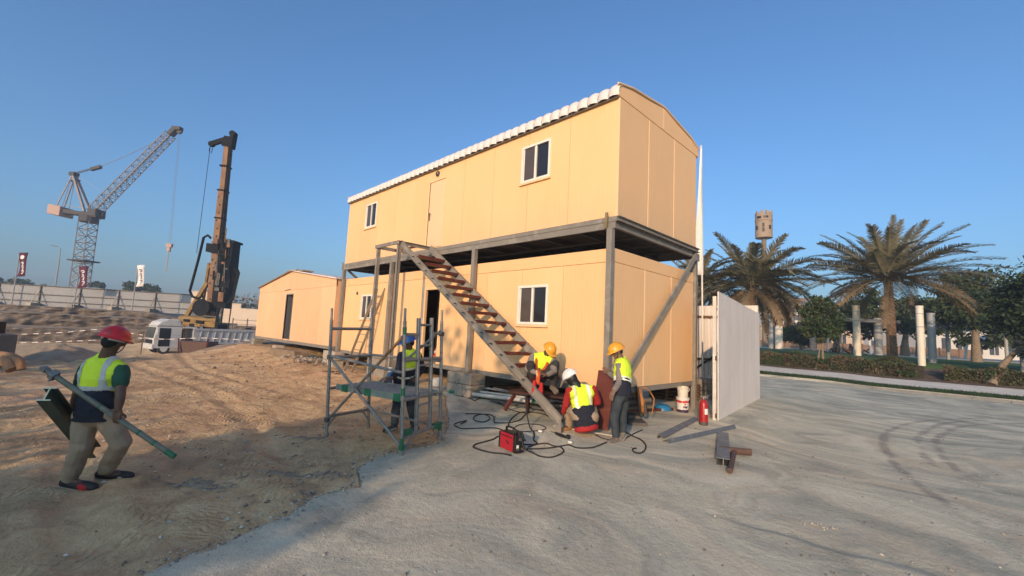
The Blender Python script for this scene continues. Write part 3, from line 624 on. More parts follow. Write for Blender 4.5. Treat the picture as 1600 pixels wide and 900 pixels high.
for i in range(90):
    x = random.gauss(-14.5, 2.6); y = random.gauss(-2.2, .8); stone(hp_, x, y, gz(x, y)+.02, random.uniform(.02,.07), random.randint(0,1))
tag(hp_.build('rubble', [M_st1, M_st2]), kind='stuff')
# under-cabin clutter
M_wood = mat("raw plywood", (.34,.21,.10), .85, var=.2, scale=3, stretch=(1,6,1), detail=8)
M_woodd = mat("stained timber", (.16,.085,.04), .85, var=.3, scale=4, stretch=(5,1,1), detail=8)
b = MB(); b.obox((-.95,1.9,.36), (.02,.75,0), (.36,-.02,.26), (-.01,0,.014)); o = b.build('plywood_sheet', M_wood, origin=(-.95,1.9,.1)); tag(o, 'brown plywood sheet lying under the end of the cabin', 'plywood')
for i, (p, q, lab) in enumerate((((-.75,1.2,.13),(-.15,2.9,.13),'short red brown steel bar on the ground beside the blue bowl'),((-1.6,.6,.14),(-.9,2.4,.30),'dark timber batten lying under the end of the cabin'))):
    b = MB(); b.beam(p, q, .07, .06); o = b.build('steel_bar' if i == 0 else 'timber_batten', M_red if i == 0 else M_woodd, origin=p); tag(o, lab, 'bar' if i == 0 else 'timber')
for k in range(3):
    b = MB(); x = -2.2-k*.9; b.beam((x,.7,.22), (x+.4,2.6,.24), .22, .16); o = b.build('timber_offcut', M_woodd, origin=(x,.7,.14)); tag(o, ('brown timber offcut under the cabin behind the crouching worker','brown timber offcut under the cabin behind the staircase','brown timber offcut under the cabin behind the pipe bundle')[k], 'timber', 'offcuts under the cabin')

# ---------------------------------------------------------------- pipe bundle
M_alu = mat("scaffold tube", (.24,.23,.21), .5, .35, var=.12, scale=9, bump=.15, bscale=40, wear=(.17,.155,.135), wscale=12, wth=.6)
M_pale = mat("pale pipe", (.52,.50,.45), .5, var=.1, scale=5)
M_green = mat("green band", (.018,.13,.06), .55, var=.2, scale=8)
M_yel = mat("yellow pipe", (.36,.23,.03), .55, var=.2)
grp = 'pipes lying under the staircase'
pipes = [((-4.25,-.40,.20),(-1.55,-.02,.30),.045,M_pale,'thick white pipe with green ends lying under the staircase'),
         ((-4.35,.10,.33),(-2.0,.18,.36),.022,M_pale,'thin white pipe on top of the bundle beside the block pile'),
         ((-3.9,.16,.33),(-1.7,.30,.33),.025,M_yel,'yellow pipe in the bundle under the staircase'),
         ((-3.7,-.10,.27),(-1.4,.10,.34),.025,M_pale,'white pipe between the yellow pipe and the thick white pipe'),
         ((-3.5,-.22,.22),(-1.1,-.02,.30),.024,M_alu,'grey pipe beside the thick white pipe'),
         ((-3.3,.02,.19),(-.9,.12,.27),.03,M_alu,'grey pipe at the back of the bundle near the bench'),
         ((-2.9,-.30,.17),(-.8,-.16,.22),.024,M_dkst,'dark pipe lying lowest behind the crouching worker'),
         ((-3.0,-.12,.42),(-.9,-.02,.38),.022,M_alu,'grey pipe on top of the bundle under the bench plank')]
for p, q, r, mm, lab in pipes:
    d = (Vector(q)-Vector(p)); t = thing('pipe', lab, 'pipe', p, grp); b = MB(); b.cyl(p, q, r, n=10); b.build('tube', mm, t, 40)
    if r > .04:
        for a, c in ((-.005,.10),(.90,1.004)):
            b = MB(); b.cyl(Vector(p)+d*a, Vector(p)+d*c, r+.006, n=10); b.build('band', M_green, t, 40)
b = MB(); b.beam((-2.0,-.72,.14), (-1.86,-.60,.46), .07, .05, (1,0,0)); o = b.build('steel_stub', M_red, origin=(-2,-.72,.1)); tag(o, 'short dark red steel stub standing before the white pipe', 'steel stub')
M_redd = mat("darker red primer", (.05,.015,.011), .75, var=.35, scale=5, bump=.2, detail=8)  # darker variant of the red primer, used on the bench
# bench of dark red planks that the man sits over
t = thing('bench', 'low dark red plank bench beside the wall, under the seated worker', 'bench', (-1.3, -.45, .1))
b = MB(); b.obox((-1.15,-.47,.555), (.66,.22,0), (-.075,.22,0), (0,0,.025)); b.build('plank', M_redd, t, bevel=.006)
b = MB(); b.obox((-1.50,-.46,.70), (.16,.03,0), (-.03,.18,0), (0,0,.07)); b.build('seat_box', M_redd, t, bevel=.006)
for x, y in ((-1.62,-.46), (-.68,-.22), (-1.7,-.34), (-.75,-.10)): MB().beam((x,y,.05), (x,y,.53), .04, .04, (0,1,0)).build('leg', M_redd, t)
b = MB(); b.beam((-.98,-.22,.60), (-.55,-.10,.95), .06, .14, (0,1,0)) if False else b.beam((-1.0,-.08,1.02), (-.55,-.07,.60), .05, .12); b.build('side_plate', M_red, t)

# ---------------------------------------------------------------- ladder against the wall
t = thing('ladder', 'grey aluminium ladder leaning on the cabin wall beside the window', 'ladder', (-9.3, -.62, .15))
A, B = Vector((-9.62,-.70,g(-9.6,-.7))), Vector((-9.12,-.05,2.96)); wv = Vector((.42,.06,0))
M_lad = mat("ladder rail", (.30,.245,.17), .5, .3, var=.12)
for k in (0, 1): MB().beam(A+wv*k, B+wv*k+Vector((.05*k,0,0)), .035, .075, (0,1,0)).build('rail', M_lad, t)
for i in range(10):
    f = .08+.092*i; p = A.lerp(B, f); MB().cyl(p, p+wv, .016, n=6).build('rung', M_lad, t)

# ---------------------------------------------------------------- scaffold tower
scaf = thing('scaffold_tower', 'grey tube scaffold tower with green couplers and a low platform', 'scaffold', (-1.7, -3.6, 0))
cor = {'FL': Vector((-2.342,-4.175,0)), 'FR': Vector((-.776,-3.81,0)), 'BR': Vector((-1.144,-2.927,0)), 'BL': Vector((-2.565,-3.386,0))}
lean = RV*-.095
def SP(k, z): 
    p = cor[k].copy(); p += lean*(z/2.0); p.z = z; return p
tops = dict(FL=1.96, FR=1.98, BR=2.02, BL=2.03); bots = {k: gz(v.x, v.y) for k, v in cor.items()}
R_ = .0245
for k in cor:
    b = MB(); b.cyl(SP(k, bots[k]), SP(k, tops[k]-.18), R_, n=12); b.cyl(SP(k, tops[k]-.18), SP(k, tops[k]), R_-.006, n=12)
    b.lathe([(.03,0),(.03,.05),(R_,.055)], 12, SP(k, bots[k])); lg = b.build('leg', M_alu, scaf, 40)
    if k in ('FR', 'BR'):
        for z, h in (((.14,.10), (.80,.10), (1.62,.10)) if k == 'FR' else ((.17,.07),)):
            MB().cyl(SP(k, z), SP(k, z+h), R_+.004, n=12).build('band', M_green, lg, 40)
def bar(a, za, c, zc, r=R_, m=M_alu, name='rail', off=0):
    p, q = SP(a, za), SP(c, zc); return MB().cyl(p, q, r, n=10).build(name, m, scaf, 40)
# left end frame
bar('FL', 1.64, 'BL', 1.66); bar('FL', 1.20, 'BL', 1.20); bar('FL', .72, 'BL', .74); bar('FL', .30, 'BL', .30)
for k, o_ in (('FL', 'BL'), ('BL', 'FL')):
    d = (SP(o_, .3)-SP(k, .3))*.22; MB().tube([SP(k, .12), SP(k, .12)+d*.5+Vector((0,0,.12)), SP(k, .3)+d], .012, 6).build('curved_brace', M_alu, scaf, 60)
# right end ladder frame
d = SP('BR', 0)-SP('FR', 0)
bar('FR', .24, 'BR', .26)
for z in (.74, 1.27): bar('FR', z, 'BR', z+.0)
L1 = lambda z: SP('FR', z)+d*.34; L2 = lambda z: SP('FR', z)+d*.70
for L, z1 in ((L1, 1.86), (L2, 1.88)):
    MB().beam(L(.25), L(z1), .05, .045, d).build('ladder_rail', M_alu, scaf, bevel=.008)
for z in (.62, .95, 1.18, 1.46, 1.76): MB().cyl(L1(z), L2(z+.01), .017, n=8).build('rung', M_alu, scaf, 40)
for z in (1.62, ): 
    MB().cyl(SP('FR', z), L1(z), R_, n=10).build('rail', M_alu, scaf, 40); MB().cyl(L2(z+.02), SP('BR', z+.03), R_, n=10).build('rail', M_alu, scaf, 40)
for k, o_ in (('FR', 'BR'), ('BR', 'FR')):
    dd = (SP(o_, .3)-SP(k, .3))*.24; MB().tube([SP(k, .06), SP(k, .10)+dd*.6+Vector((0,0,.04)), SP(k, .25)+dd], .012, 6).build('curved_brace', M_alu, scaf, 60)
# long rails and diagonals
bar('FL', 1.22, 'FR', 1.10, .02); bar('BL', 1.22, 'BR', 1.22, .02); bar('BL', .30, 'BR', .22, .019)
bar('FL', 1.20, 'FR', .12, .021, name='brace')
pF, qF = SP('FL', .25)+HV*.03, SP('FR', 1.62)+HV*.02
w0, w1 = pF.lerp(qF, .60), pF.lerp(qF, 1.0)
MB().cyl(pF, w0, .021, n=10).build('brace', M_alu, scaf, 40)
MB().cyl(w0, pF.lerp(qF, .97), .022, n=10).build('brace', mat("rusty brown tube", (.25,.14,.06), .7, var=.25, scale=6), scaf, 40)
bar('BL', .62, 'BR', 1.70, .021, name='brace')
for k, z in (('FL', 1.20), ('FR', .12), ('BR', 1.64), ('BL', .62), ('FL', .25)):
    b = MB(); p = SP(k, z); b.obox(p, (.03,.01,0), (-.01,.032,0), (0,0,.035)); b.build('coupler', M_green if k in ('FR',) else M_dkst, scaf, bevel=.008)
b = MB(); b.obox(SP('FR', .30)+d*.12, d.normalized()*.09, d.normalized().cross(Vector((0,0,1)))*.03, (0,0,.04)); b.build('coupler', M_green, scaf, bevel=.01)
b = MB(); b.obox(SP('BR', .26)-d*.10, d.normalized()*.10, d.normalized().cross(Vector((0,0,1)))*.035, (0,0,.045)); b.build('coupler', M_green, scaf, bevel=.01)
# platform
pl = [SP('FL', .74)+(SP('FR', .74)-SP('FL', .74))*.06, SP('FR', .74), SP('BR', .74), SP('BL', .74)+(SP('BR', .74)-SP('BL', .74))*.06]
c = sum(pl, Vector())/4; ax = (pl[1]-pl[0])*.49; ay = (pl[3]-pl[0])*.42
b = MB(); b.obox(c+Vector((0,0,.03)), ax, ay, (0,0,.012)); b.build('platform', mat("dusty platform board", (.25,.235,.21), .9, var=.3, scale=14, bump=.6, bscale=40, detail=8), scaf)
b = MB()
for s in (-1, 1): b.obox(c+ay*s*1.02+Vector((0,0,.01)), ax*1.0, ay.normalized()*.012, (0,0,.045))
b.build('platform_edge', mat("green grey edge", (.20,.23,.19), .6, var=.15), scaf)
for s in (-.72, -.02, .8):
    b = MB(); b.obox(c-ay*1.05+ax*s+Vector((0,0,.005)), ax.normalized()*.065, ay.normalized()*.012, (0,0,.05)); b.build('hook', M_green, scaf)
# bottle on the platform
q = Vector((-2.12,-3.30,.795)); t = thing('bottle', 'blue bottle with a pale cap standing on the scaffold platform', 'bottle', q)
M_blue = mat("blue plastic", (.03,.12,.26), .4, var=.1)
b = MB(); b.lathe([(.0,0),(.042,.0),(.045,.02),(.045,.14),(.04,.17),(.022,.19)], 14, q); b.build('body', M_blue, t, 50)
b = MB(); b.lathe([(.036,.165),(.034,.24),(.028,.25),(0,.25)], 14, q); b.build('cap', M_white, t, 50)

# ---------------------------------------------------------------- buckets, bowl, extinguisher
def bucket(q, r0, r1, h, m, t):
    b = MB(); b.lathe([(0,0),(r0,0),(r0+(r1-r0)*.86,h*.86),(r1+.008,h*.88),(r1+.010,h*.93),(r1,h*.94),(r1+.004,h),(r1-.006,h),(r1-.012,h*.9),(r0,.02),(0,.02)], 22, q); return b.build('shell', m, t, 40)
def vsplit(m_name, stops):
    m = bpy.data.materials.new(m_name); m.use_nodes = True; n, l = m.node_tree.nodes, m.node_tree.links; b = n["Principled BSDF"]; b.inputs["Roughness"].default_value = .45
    tc = n.new("ShaderNodeTexCoord"); sx = n.new("ShaderNodeSeparateXYZ"); l.new(tc.outputs["Object"], sx.inputs[0])
    ns = n.new("ShaderNodeTexNoise"); ns.inputs["Scale"].default_value = 22; l.new(tc.outputs["Object"], ns.inputs["Vector"])
    ma = n.new("ShaderNodeMath"); ma.operation = 'MULTIPLY_ADD'; ma.inputs[1].default_value = .05; l.new(ns.outputs[0], ma.inputs[0]); l.new(sx.outputs[2], ma.inputs[2])
    cr = n.new("ShaderNodeValToRGB"); cr.color_ramp.interpolation = 'CONSTANT'; e = cr.color_ramp.elements
    while len(e) < len(stops): e.new(.5)
    for q, (p, c) in zip(e, stops): q.position = p; q.color = (*c, 1)
    l.new(ma.outputs[0], cr.inputs[0]); l.new(cr.outputs[0], b.inputs["Base Color"]); return m
q = Vector((.08,2.93,g(.1,2.9)+.025))
t = thing('paint_bucket', 'large white paint bucket with a red band at the cabin corner, under a plain bucket', 'bucket', q)
bucket(q, .125, .14, .33, vsplit("printed bucket", [(0,(.05,.025,.06)),(.085,(.62,.58,.54)),(.235,(.50,.03,.03)),(.285,(.66,.62,.58))]), t)
b = MB()
for i, a in enumerate((-1.35,-1.15,-.95,-.75)):
    s = .018; p = q+Vector((.137*math.cos(a+.35), .137*math.sin(a+.35), .12+.012*(i%2))); n_ = Vector((math.cos(a+.35),math.sin(a+.35),0)); e_ = Vector((-n_.y,n_.x,0))
    b.obox(p, e_*s*(.5+.3*(i%3)), n_*.002, (0,0,s*(1.2-.3*(i%2))))
b.build('print_mark', mat("purple print", (.06,.02,.07), .5), t)
b = MB(); b.obox(q+Vector((.10,-.095,.185)), Vector((.7,.7,0))*.02, Vector((.7,-.7,0))*.002, (0,0,.012)); b.build('print_mark', mat("red print", (.45,.03,.03), .5), t)
q2 = q+Vector((0,0,.30)); t2 = thing('bucket', 'plain cream bucket stacked on the printed paint bucket', 'bucket', q2)
bucket(q2, .105, .125, .27, mat("cream plastic", (.62,.55,.45), .45, var=.06), t2)
b = MB(); b.tube([q2+Vector((.7*.135*math.cos(a)-.0, .7*.135*math.cos(a), .235-.085*math.sin(a)))+Vector((.7,-.7,0))*(.128*math.sin(a)*.62+.03) for a in np.linspace(0, math.pi, 14)], .006, 6); b.build('handle', M_white, t2, 60)
q = Vector((-4.66,-.52,g(-4.6,-.5)+.01)); t = thing('pail', 'white paint pail standing left of the grey block pile', 'bucket', q)
bucket(q, .12, .14, .32, vsplit("pail", [(0,(.55,.5,.44)),(.11,(.42,.25,.18)),(.16,(.62,.57,.5))]), t)
q = Vector((-.30,2.72,g(-.3,2.7)+.035)); b = MB(); b.lathe([(0,.13),(.09,.125),(.15,.10),(.185,.05),(.195,.0),(.19,0),(.17,.06),(0,.11)], 20, q); o = b.build('bowl', mat("blue bowl", (.02,.15,.30), .4), None, 40, q); tag(o, 'blue plastic bowl upside down beside the buckets', 'bowl')
M_ext = mat("extinguisher red", (.33,.012,.012), .35, var=.06, spec=.5); q = Vector((.93,1.95,gz(.93,1.95)))
t = thing('fire_extinguisher', 'red fire extinguisher standing at the edge of the white gate', 'extinguisher', q)
b = MB(); b.lathe([(0,0),(.075,0),(.085,.02),(.085,.07)], 20, q); b.build('foot_ring', M_dkst, t, 40)
b = MB(); b.lathe([(.082,.06),(.082,.40),(.07,.45),(.035,.49),(.02,.51),(0,.51)], 20, q); b.build('cylinder', M_ext, t, 50)
b = MB(); b.cyl(q+Vector((0,0,.50)), q+Vector((0,0,.55)), .018, n=10); b.beam(q+Vector((-.03,0,.555)), q+Vector((.09,.02,.58)), .02, .012); b.beam(q+Vector((-.03,0,.545)), q+Vector((.08,.02,.535)), .02, .012); b.build('valve', M_alu, t)
b = MB(); b.tube([q+Vector(v) for v in ((-.02,0,.53),(-.08,.0,.52),(-.105,-.01,.42),(-.10,-.02,.25),(-.095,-.02,.12))], .012, 8); b.build('hose', M_dkst, t, 60)
b = MB(); b.add([q+Vector((.0835*math.cos(a), .0835*math.sin(a), z)) for z in (.22,.33) for a in np.linspace(-.95,.15,7)], [(i,i+1,i+8,i+7) for i in range(6)]); b.build('label', M_white, t)

# ---------------------------------------------------------------- cut off saw, red plate
q = Vector((.02,.90,.09)); t = thing('cutoff_saw', 'rusty cut off saw with a large orange blade guard beside the standing worker', 'saw', q)
M_rust = mat("rust", (.22,.10,.04), .85, var=.35, scale=9, bump=.4, detail=8); M_orng = mat("faded orange guard", (.42,.17,.05), .7, var=.3, scale=7, detail=8, wear=(.2,.1,.05), wscale=10)
b = MB(); b.obox(q+Vector((.0,-.05,.035)), (.26,-.30,0), (.13,.11,0), (0,0,.03)); b.obox(q+Vector((-.12,.12,.09)), (.12,-.14,0), (.10,.085,0), (0,0,.03)); b.build('base', M_dkst, t, bevel=.01)
dn = Vector((.80,.55,.12)).normalized(); cc = q+Vector((.10,.02,.42))
b = MB(); b.lathe([(.0,-.03),(.20,-.03),(.245,-.02),(.255,.0),(.245,.025),(.20,.035),(.07,.04),(.06,.06),(0,.06)], 26, cc, dn); b.build('blade_guard', M_orng, t, 40)
b = MB(); b.lathe([(0,-.06),(.30,-.056),(.30,-.05),(0,-.045)], 30, cc, dn); b.build('blade', M_dkst, t, 40)
b = MB(); b.cyl(cc+dn*.05+Vector((0,0,.05)), cc+dn*.05+Vector((.02,.05,-.30)), .045, n=10); b.cyl(cc+dn*.06, cc+dn*.20+Vector((0,0,.0)), .05, n=12); b.build('arm', M_dkst, t, 40)
b = MB(); b.cyl(cc-dn*.05+Vector((-.1,.25,-.05)), cc-dn*.32+Vector((-.1,.25,-.05)), .085, n=14); b.build('motor', M_dkst, t, 40)
b = MB(); b.tube([cc+Vector((.0,.0,.26)), cc+Vector((.10,.10,.24)), cc+Vector((.18,.20,.05)), cc+Vector((.15,.18,-.25))], .012, 6); b.build('guard_rim', M_orng, t, 50)
b = MB(); b.obox((.09,-.36,.62), (.165,.02,0), (-.0015,.012,.0), (.03,.06,.50)); o = b.build('steel_plate', M_red, origin=(.05,-.36,.1), bevel=.003); tag(o, 'tall dark red steel plate leaning on the corner post between two workers', 'steel plate')
b = MB(); b.obox((.30,-.22,.30), (.07,.02,0), (0,.012,0), (0,.03,.21)); o = b.build('timber_board', M_wood, origin=(.3,-.2,.1)); tag(o, 'pale timber board standing behind the dark red plate', 'timber')

# ---------------------------------------------------------------- loose steel on the hardpan
M_chan = mat("grey channel", (.15,.155,.155), .5, .3, var=.15, scale=4, bump=.15, wear=(.25,.22,.19), wscale=8)
M_rp = mat("rusty pipe", (.10,.055,.04), .8, var=.3, scale=9, bump=.3)
def lay(name, p, q, f, lab, cat, m): b = MB(); f(b, Vector(p), Vector(q)); o = b.build(name, m, origin=p); return tag(o, lab, cat)
z0 = .065
lay('steel_channel', (.96,.05,z0+.02), (.62,2.35,z0+.02), lambda b, p, q: b.channel(p, q, .11, .07, .01, up=(.4,0,1)), 'grey steel channel on the ground ending at the fire extinguisher', 'steel channel', M_chan)
lay('steel_channel', (1.12,-.08,z0), (1.36,2.30,z0+.01), lambda b, p, q: b.channel(p, q, .11, .075, .01, up=(-.5,0,1), side=-1), 'longest grey steel channel lying in front of the extinguisher', 'steel channel', M_chan)
lay('steel_beam', (1.52,1.32,z0+.01), (2.16,-.52,z0+.01), lambda b, p, q: b.ibeam(p, q, .17, .11, .012, up=(0,0,1)), 'short grey steel beam pointing at the camera beside the rusty pipe', 'steel beam', M_chan)
t = thing('rusty_pipe', 'rusty T shaped pipe piece lying beside the short grey beam', 'pipe', (2.2,-.2,.05))
b = MB(); b.cyl((2.36,-.86,.07), (2.06,.22,.08), .035, n=12); b.build('stem', M_rp, t, 40)
b = MB(); b.cyl((1.88,.12,.09), (2.25,.38,.09), .05, n=12); b.build('crosspiece', M_rp, t, 40)
# ---------------------------------------------------------------- welder and cables
M_wr = mat("welder red", (.36,.012,.025), .4, var=.08, spec=.5); M_blk = mat("black plastic", (.012,.012,.013), .5, var=.2); M_rub = mat("cable rubber", (.022,.02,.019), .7, var=.3, scale=20)
q = Vector((-.10,-2.42,gz(-.1,-2.42))); t = thing('welding_machine', 'red and black portable welding machine standing on the ground among cables', 'welder', q)
E1 = Vector((.985,-.17,0)); E2 = Vector((.17,.985,0)); U_ = Vector((0,0,1))
def wb(a0, a1, c0, c1, z0, z1, m, name, bev=.006, par=None):
    b = MB(); b.obox(q+E1*(a0+a1)/2+E2*(c0+c1)/2+U_*(z0+z1)/2, E1*(a1-a0)/2, E2*(c1-c0)/2, U_*(z1-z0)/2); return b.build(name, m, par or t, bevel=bev)
wb(-.19,.135,-.075,.075,.015,.245,M_wr,'casing',.012)
wb(.136,.20,-.08,.08,.01,.25,M_blk,'front_panel',.014)
wb(-.225,-.191,-.08,.08,.01,.245,M_blk,'rear_panel',.014)
wb(-.17,.13,-.062,.062,.246,.262,M_blk,'top_plate',.004)
wb(-.18,.12,-.0775,-.0755,.20,.212,M_blk,'trim_line',.0)
b = MB(); b.tube([q+E1*a+U_*z for a, z in ((-.15,.255),(-.14,.31),(-.10,.325),(.05,.325),(.085,.31),(.095,.255))], .013, 8); b.build('handle', M_blk, t, 50)
for c_ in (-.04, .04): b = MB(); b.cyl(q+E1*.20+E2*c_+U_*.07, q+E1*.225+E2*c_+U_*.07, .017, n=10); b.build('socket', M_dkst, t, 40)
b = MB(); b.cyl(q+E1*.20+U_*.20, q+E1*.222+U_*.20, .022, n=12); b.build('dial', M_dkst, t, 40)
wb(.2005,.203,-.055,-.015,.075,.125,M_white,'rating_label',0)
b = MB(); p0 = q+E1*.01-E2*.0765+U_*.13
b.add([p0+E1*a+U_*z-E2*d for d in (0,.002) for a, z in ((-.045,.02),(-.01,.022),(.0,.005),(.04,-.012),(.045,-.022),(.0,-.014),(-.02,-.03),(-.018,-.005))], [tuple(range(8)), tuple(range(15,7,-1))]+[(i,(i+1)%8,8+(i+1)%8,8+i) for i in range(8)])
b.build('emblem', M_blk, t)
b = MB(); b.obox(q-E1*.25+E2*.02+U_*.17, E1*.035+U_*.02, E2*.05, U_*.055); o = b.build('glove', mat("pale work glove", (.55,.47,.42), .8, var=.15), origin=q-E1*.25, bevel=.02); tag(o, 'pale work glove hanging at the back of the red welder', 'glove')
b = MB()
for s in (-.03, .0, .03): b.tube([q+E1*.07+E2*(s+.02)+U_*.265, q+E1*(.12+s)+E2*.02+U_*.30, q+E1*.17+E2*(s+.03)+U_*.285, q+E1*.21+E2*(.04+s)+U_*.20], .013, 6)
o = b.build('cable_bundle', M_rub, origin=q, smooth=60); tag(o, 'coil of black welding cable laid over the front of the red welder', 'cable')
def spl(pts, n=10):
    pts = [Vector(p) for p in pts]; out = []
    for i in range(len(pts)-1):
        a, b_, c_, d_ = pts[max(i-1,0)], pts[i], pts[i+1], pts[min(i+2,len(pts)-1)]
        for k in range(n):
            s = k/n; out.append(.5*((2*b_)+(c_-a)*s+(2*a-5*b_+4*c_-d_)*s*s+(3*b_-a-3*c_+d_)*s**3))
    return out+[pts[-1]]
def cable(pts, r, lab, m=None, ground=True):
    P_ = spl([(p[0], p[1], p[2] if len(p) > 2 else 0) for p in pts])
    P_ = [Vector((p.x, p.y, p.z+gz(p.x, p.y)+r*.8)) for p in P_]
    o = MB().tube(P_, r, 6).build('cable', m or M_rub, origin=P_[0], smooth=70); return tag(o, lab, 'cable', 'cables round the welding machine')
cable([(-2.3,-1.5),(-2.01,-1.27),(-1.72,-1.38),(-1.59,-1.59),(-1.64,-1.68),(-1.82,-1.67),(-1.98,-1.55),(-2.06,-1.36),(-1.95,-1.2),(-1.75,-1.25),(-1.58,-1.4),(-1.4,-1.53),(-1.24,-1.38),(-1.21,-1.22),(-1.27,-1.01),(-1.61,-.51)], .011, 'black cable looping twice on the ground left of the red welder')
cable([(-1.78,-2.02),(-1.89,-1.8),(-1.86,-2.1),(-1.55,-2.2),(-1.42,-2.07),(-1.31,-1.92),(-1.18,-1.78),(-1.04,-1.75),(-.83,-1.83),(-.6,-1.95)], .011, 'black cable running from the left straight to the back of the welder')
cable([(-.72,-2.0),(-1.05,-1.56),(-1.29,-1.28),(-1.57,-.87),(-1.75,-.53),(-1.72,-.34),(-1.5,-.2),(-1.2,-.3)], .011, 'black cable rising from behind the welder towards the bench')
cable([(-.93,-1.27,.50),(-.86,-1.31,.28),(-.72,-1.36,.03),(-.46,-1.53),(-.23,-1.79),(-.08,-1.88),(-.07,-1.95),(-.1,-2.0),(-.22,-2.12)], .012, 'black cable hanging off the stair stringer down to the ground')
cable([(-.3,-1.9),(-.73,-2.03),(-.69,-2.23),(-.66,-2.44),(-.63,-2.63),(-.55,-2.76),(-.44,-2.79),(-.29,-2.78),(-.14,-2.74),(-.03,-2.66),(.1,-2.62)], .012, 'black cable curving round the near side of the red welder')
cable([(.1,-2.42,.19),(.16,-2.42,.08),(.2,-2.27),(.34,-2.31),(.47,-2.26),(.50,-2.13),(.48,-1.98),(.42,-1.86),(.29,-1.78),(.18,-1.81),(.04,-1.79),(-.03,-1.9),(-.05,-2.11)], .011, 'black cable looping on the right of the red welder')
cable([(0,-2.2),(.13,-2.05),(.24,-1.85),(.32,-1.62),(.48,-1.63),(.62,-1.48),(.64,-1.28),(.60,-.84),(.63,-.51),(.56,-.09),(.5,.3)], .011, 'black cable running from the welder to the cut off saw')
cable([(.4,-.13),(.64,-.28),(.84,-.37),(1.04,-.6),(1.17,-.88),(1.2,-1.08),(1.12,-1.1),(1.03,-.98),(1.04,-.89)], .012, 'black cable with a hooked end in front of the saw')
cable([(.24,-.79),(.43,-.88),(.58,-.84),(.7,-.7)], .009, 'short thin cable beside the standing worker')
cable([(-4.0,-.5),(-3.4,-.45),(-3.19,-.52),(-3.38,-.2),(-3.18,-.1),(-2.74,-.2),(-2.24,-.4),(-1.9,-.5),(-1.6,-.45)], .010, 'black cable lying in front of the pipe bundle')
cable([(-.9,-1.75),(-.6,-1.5),(-.5,-1.2),(-.75,-1.05),(-1.0,-1.3),(-.8,-1.7),(-.5,-1.9),(-.2,-2.1)], .009, 'thin cable coil behind the red welder')
cable([(-9.9,-1.3),(-9.6,-1.0),(-9.9,-.7),(-9.3,-.9),(-8.9,-1.3)], .012, 'dark cable on the dirt near the foot of the ladder')
# loose grinder and small bits at the stair foot
b = MB(); b.tube([(-.16,-1.34,.12),(-.02,-1.36,.11),(.10,-1.38,.11)], [.022,.028,.02], 8); b.cyl((.12,-1.38,.10),(.13,-1.38,.15),.035,n=10); o = b.build('grinder', M_blk, origin=(-.1,-1.34,.1), smooth=50); tag(o, 'small black tool lying at the foot of the staircase', 'tool')
for i, (x, y) in enumerate(((-.42,-1.42), (.30,-1.55))):
    b = MB(); b.obox((x,y,gz(x,y)+.03), (.032,.010,0), (-.008,.022,0), (0,0,.014)); o = b.build('cable_plug', M_white, origin=(x,y,.05), bevel=.008); tag(o, ('pale plug on the ground behind the red welder','pale cable connector on the ground in front of the crouching worker')[i], 'plug')
b = MB(); b.cyl((-.55,-.92,gz(-.5,-.9)+.015), (.62,-.55,gz(.6,-.5)+.015), .009, n=6); o = b.build('welding_rod', M_pale, origin=(-.5,-.9,.1)); tag(o, 'thin pale rod on the ground in front of the crouching worker', 'rod')
# churned mud patches on the dirt
def churn(x, y, rx, ry, n, ang):
    b = MB(); c_, s_ = math.cos(ang), math.sin(ang)
    for i in range(n):
        u, v = random.gauss(0,.45), random.gauss(0,.45); cx_, cy_ = x+rx*u*c_-ry*v*s_, y+rx*u*s_+ry*v*c_; a0 = ang+random.gauss(.9,.5); L_ = random.uniform(.03,.075); pts = []
        for k in range(4): q = (k-1.5)/1.5; xx, yy = cx_+L_*q*math.cos(a0+.5*q), cy_+L_*q*math.sin(a0+.5*q); pts.append((xx, yy, gz(xx, yy)+.004))
        b.tube(pts, [.003,.009,.008,.003], 5)
    return tag(b.build('churned_mud', M_mud, smooth=60), kind='stuff')
M_mud = mat("dark mud", (.27,.215,.16), .95, var=.35, scale=20, bump=.5)
churn(-1.0,-5.95,.42,.20,60,.6); churn(-2.4,-4.5,.40,.16,40,.7); churn(-.92,-5.15,.30,.15,40,.6); churn(-.66,-4.85,.30,.12,36,.7)
# ---------------------------------------------------------------- white site gate and hoarding
M_gate = mat("white hoarding sheet", (.70,.62,.55), .55, var=.07, scale=1.3, stretch=(2.2,2.2,.28), detail=8, wear=(.66,.585,.52), wscale=1.5, wth=.6)
A_, B_ = Vector((.915,2.79,0)), Vector((.345,7.76,0)); e_ = (B_-A_).normalized(); n_ = Vector((e_.y,-e_.x,0)); L = (B_-A_).length
t = thing('site_gate', 'large white sheet metal site gate standing open on the right of the cabins', 'gate', (A_.x,A_.y,.05))
k = 24; b = MB(); vs = []; prof = []
for i in range(k+1):
    a = L*i/k; prof += [(a, 0.0)] if i in (0, k) else [(a-.05, 0), (a-.03, -.003), (a+.03, -.003), (a+.05, 0)]
npf = len(prof)
for d_ in (.0, -.02):
    for (a, dd) in prof: vs += [A_+e_*a+n_*(dd+d_)+U_*.06, A_+e_*a+n_*(dd+d_)+U_*(2.83-.17*a/L)]
fs = [(2*i,2*i+2,2*i+3,2*i+1) for i in range(npf-1)]+[(2*npf+2*i+1,2*npf+2*i+3,2*npf+2*i+2,2*npf+2*i) for i in range(npf-1)]
fs += [(1,2*npf+1,2*npf,0),(2*npf-2,4*npf-2,4*npf-1,2*npf-1)]+[(2*i+1,2*i+3,2*npf+2*i+3,2*npf+2*i+1) for i in range(npf-1)]
b.add(vs, fs); b.build('sheet', M_gate, t)
M_gp = mat("gate post", (.55,.50,.43), .5, var=.1)
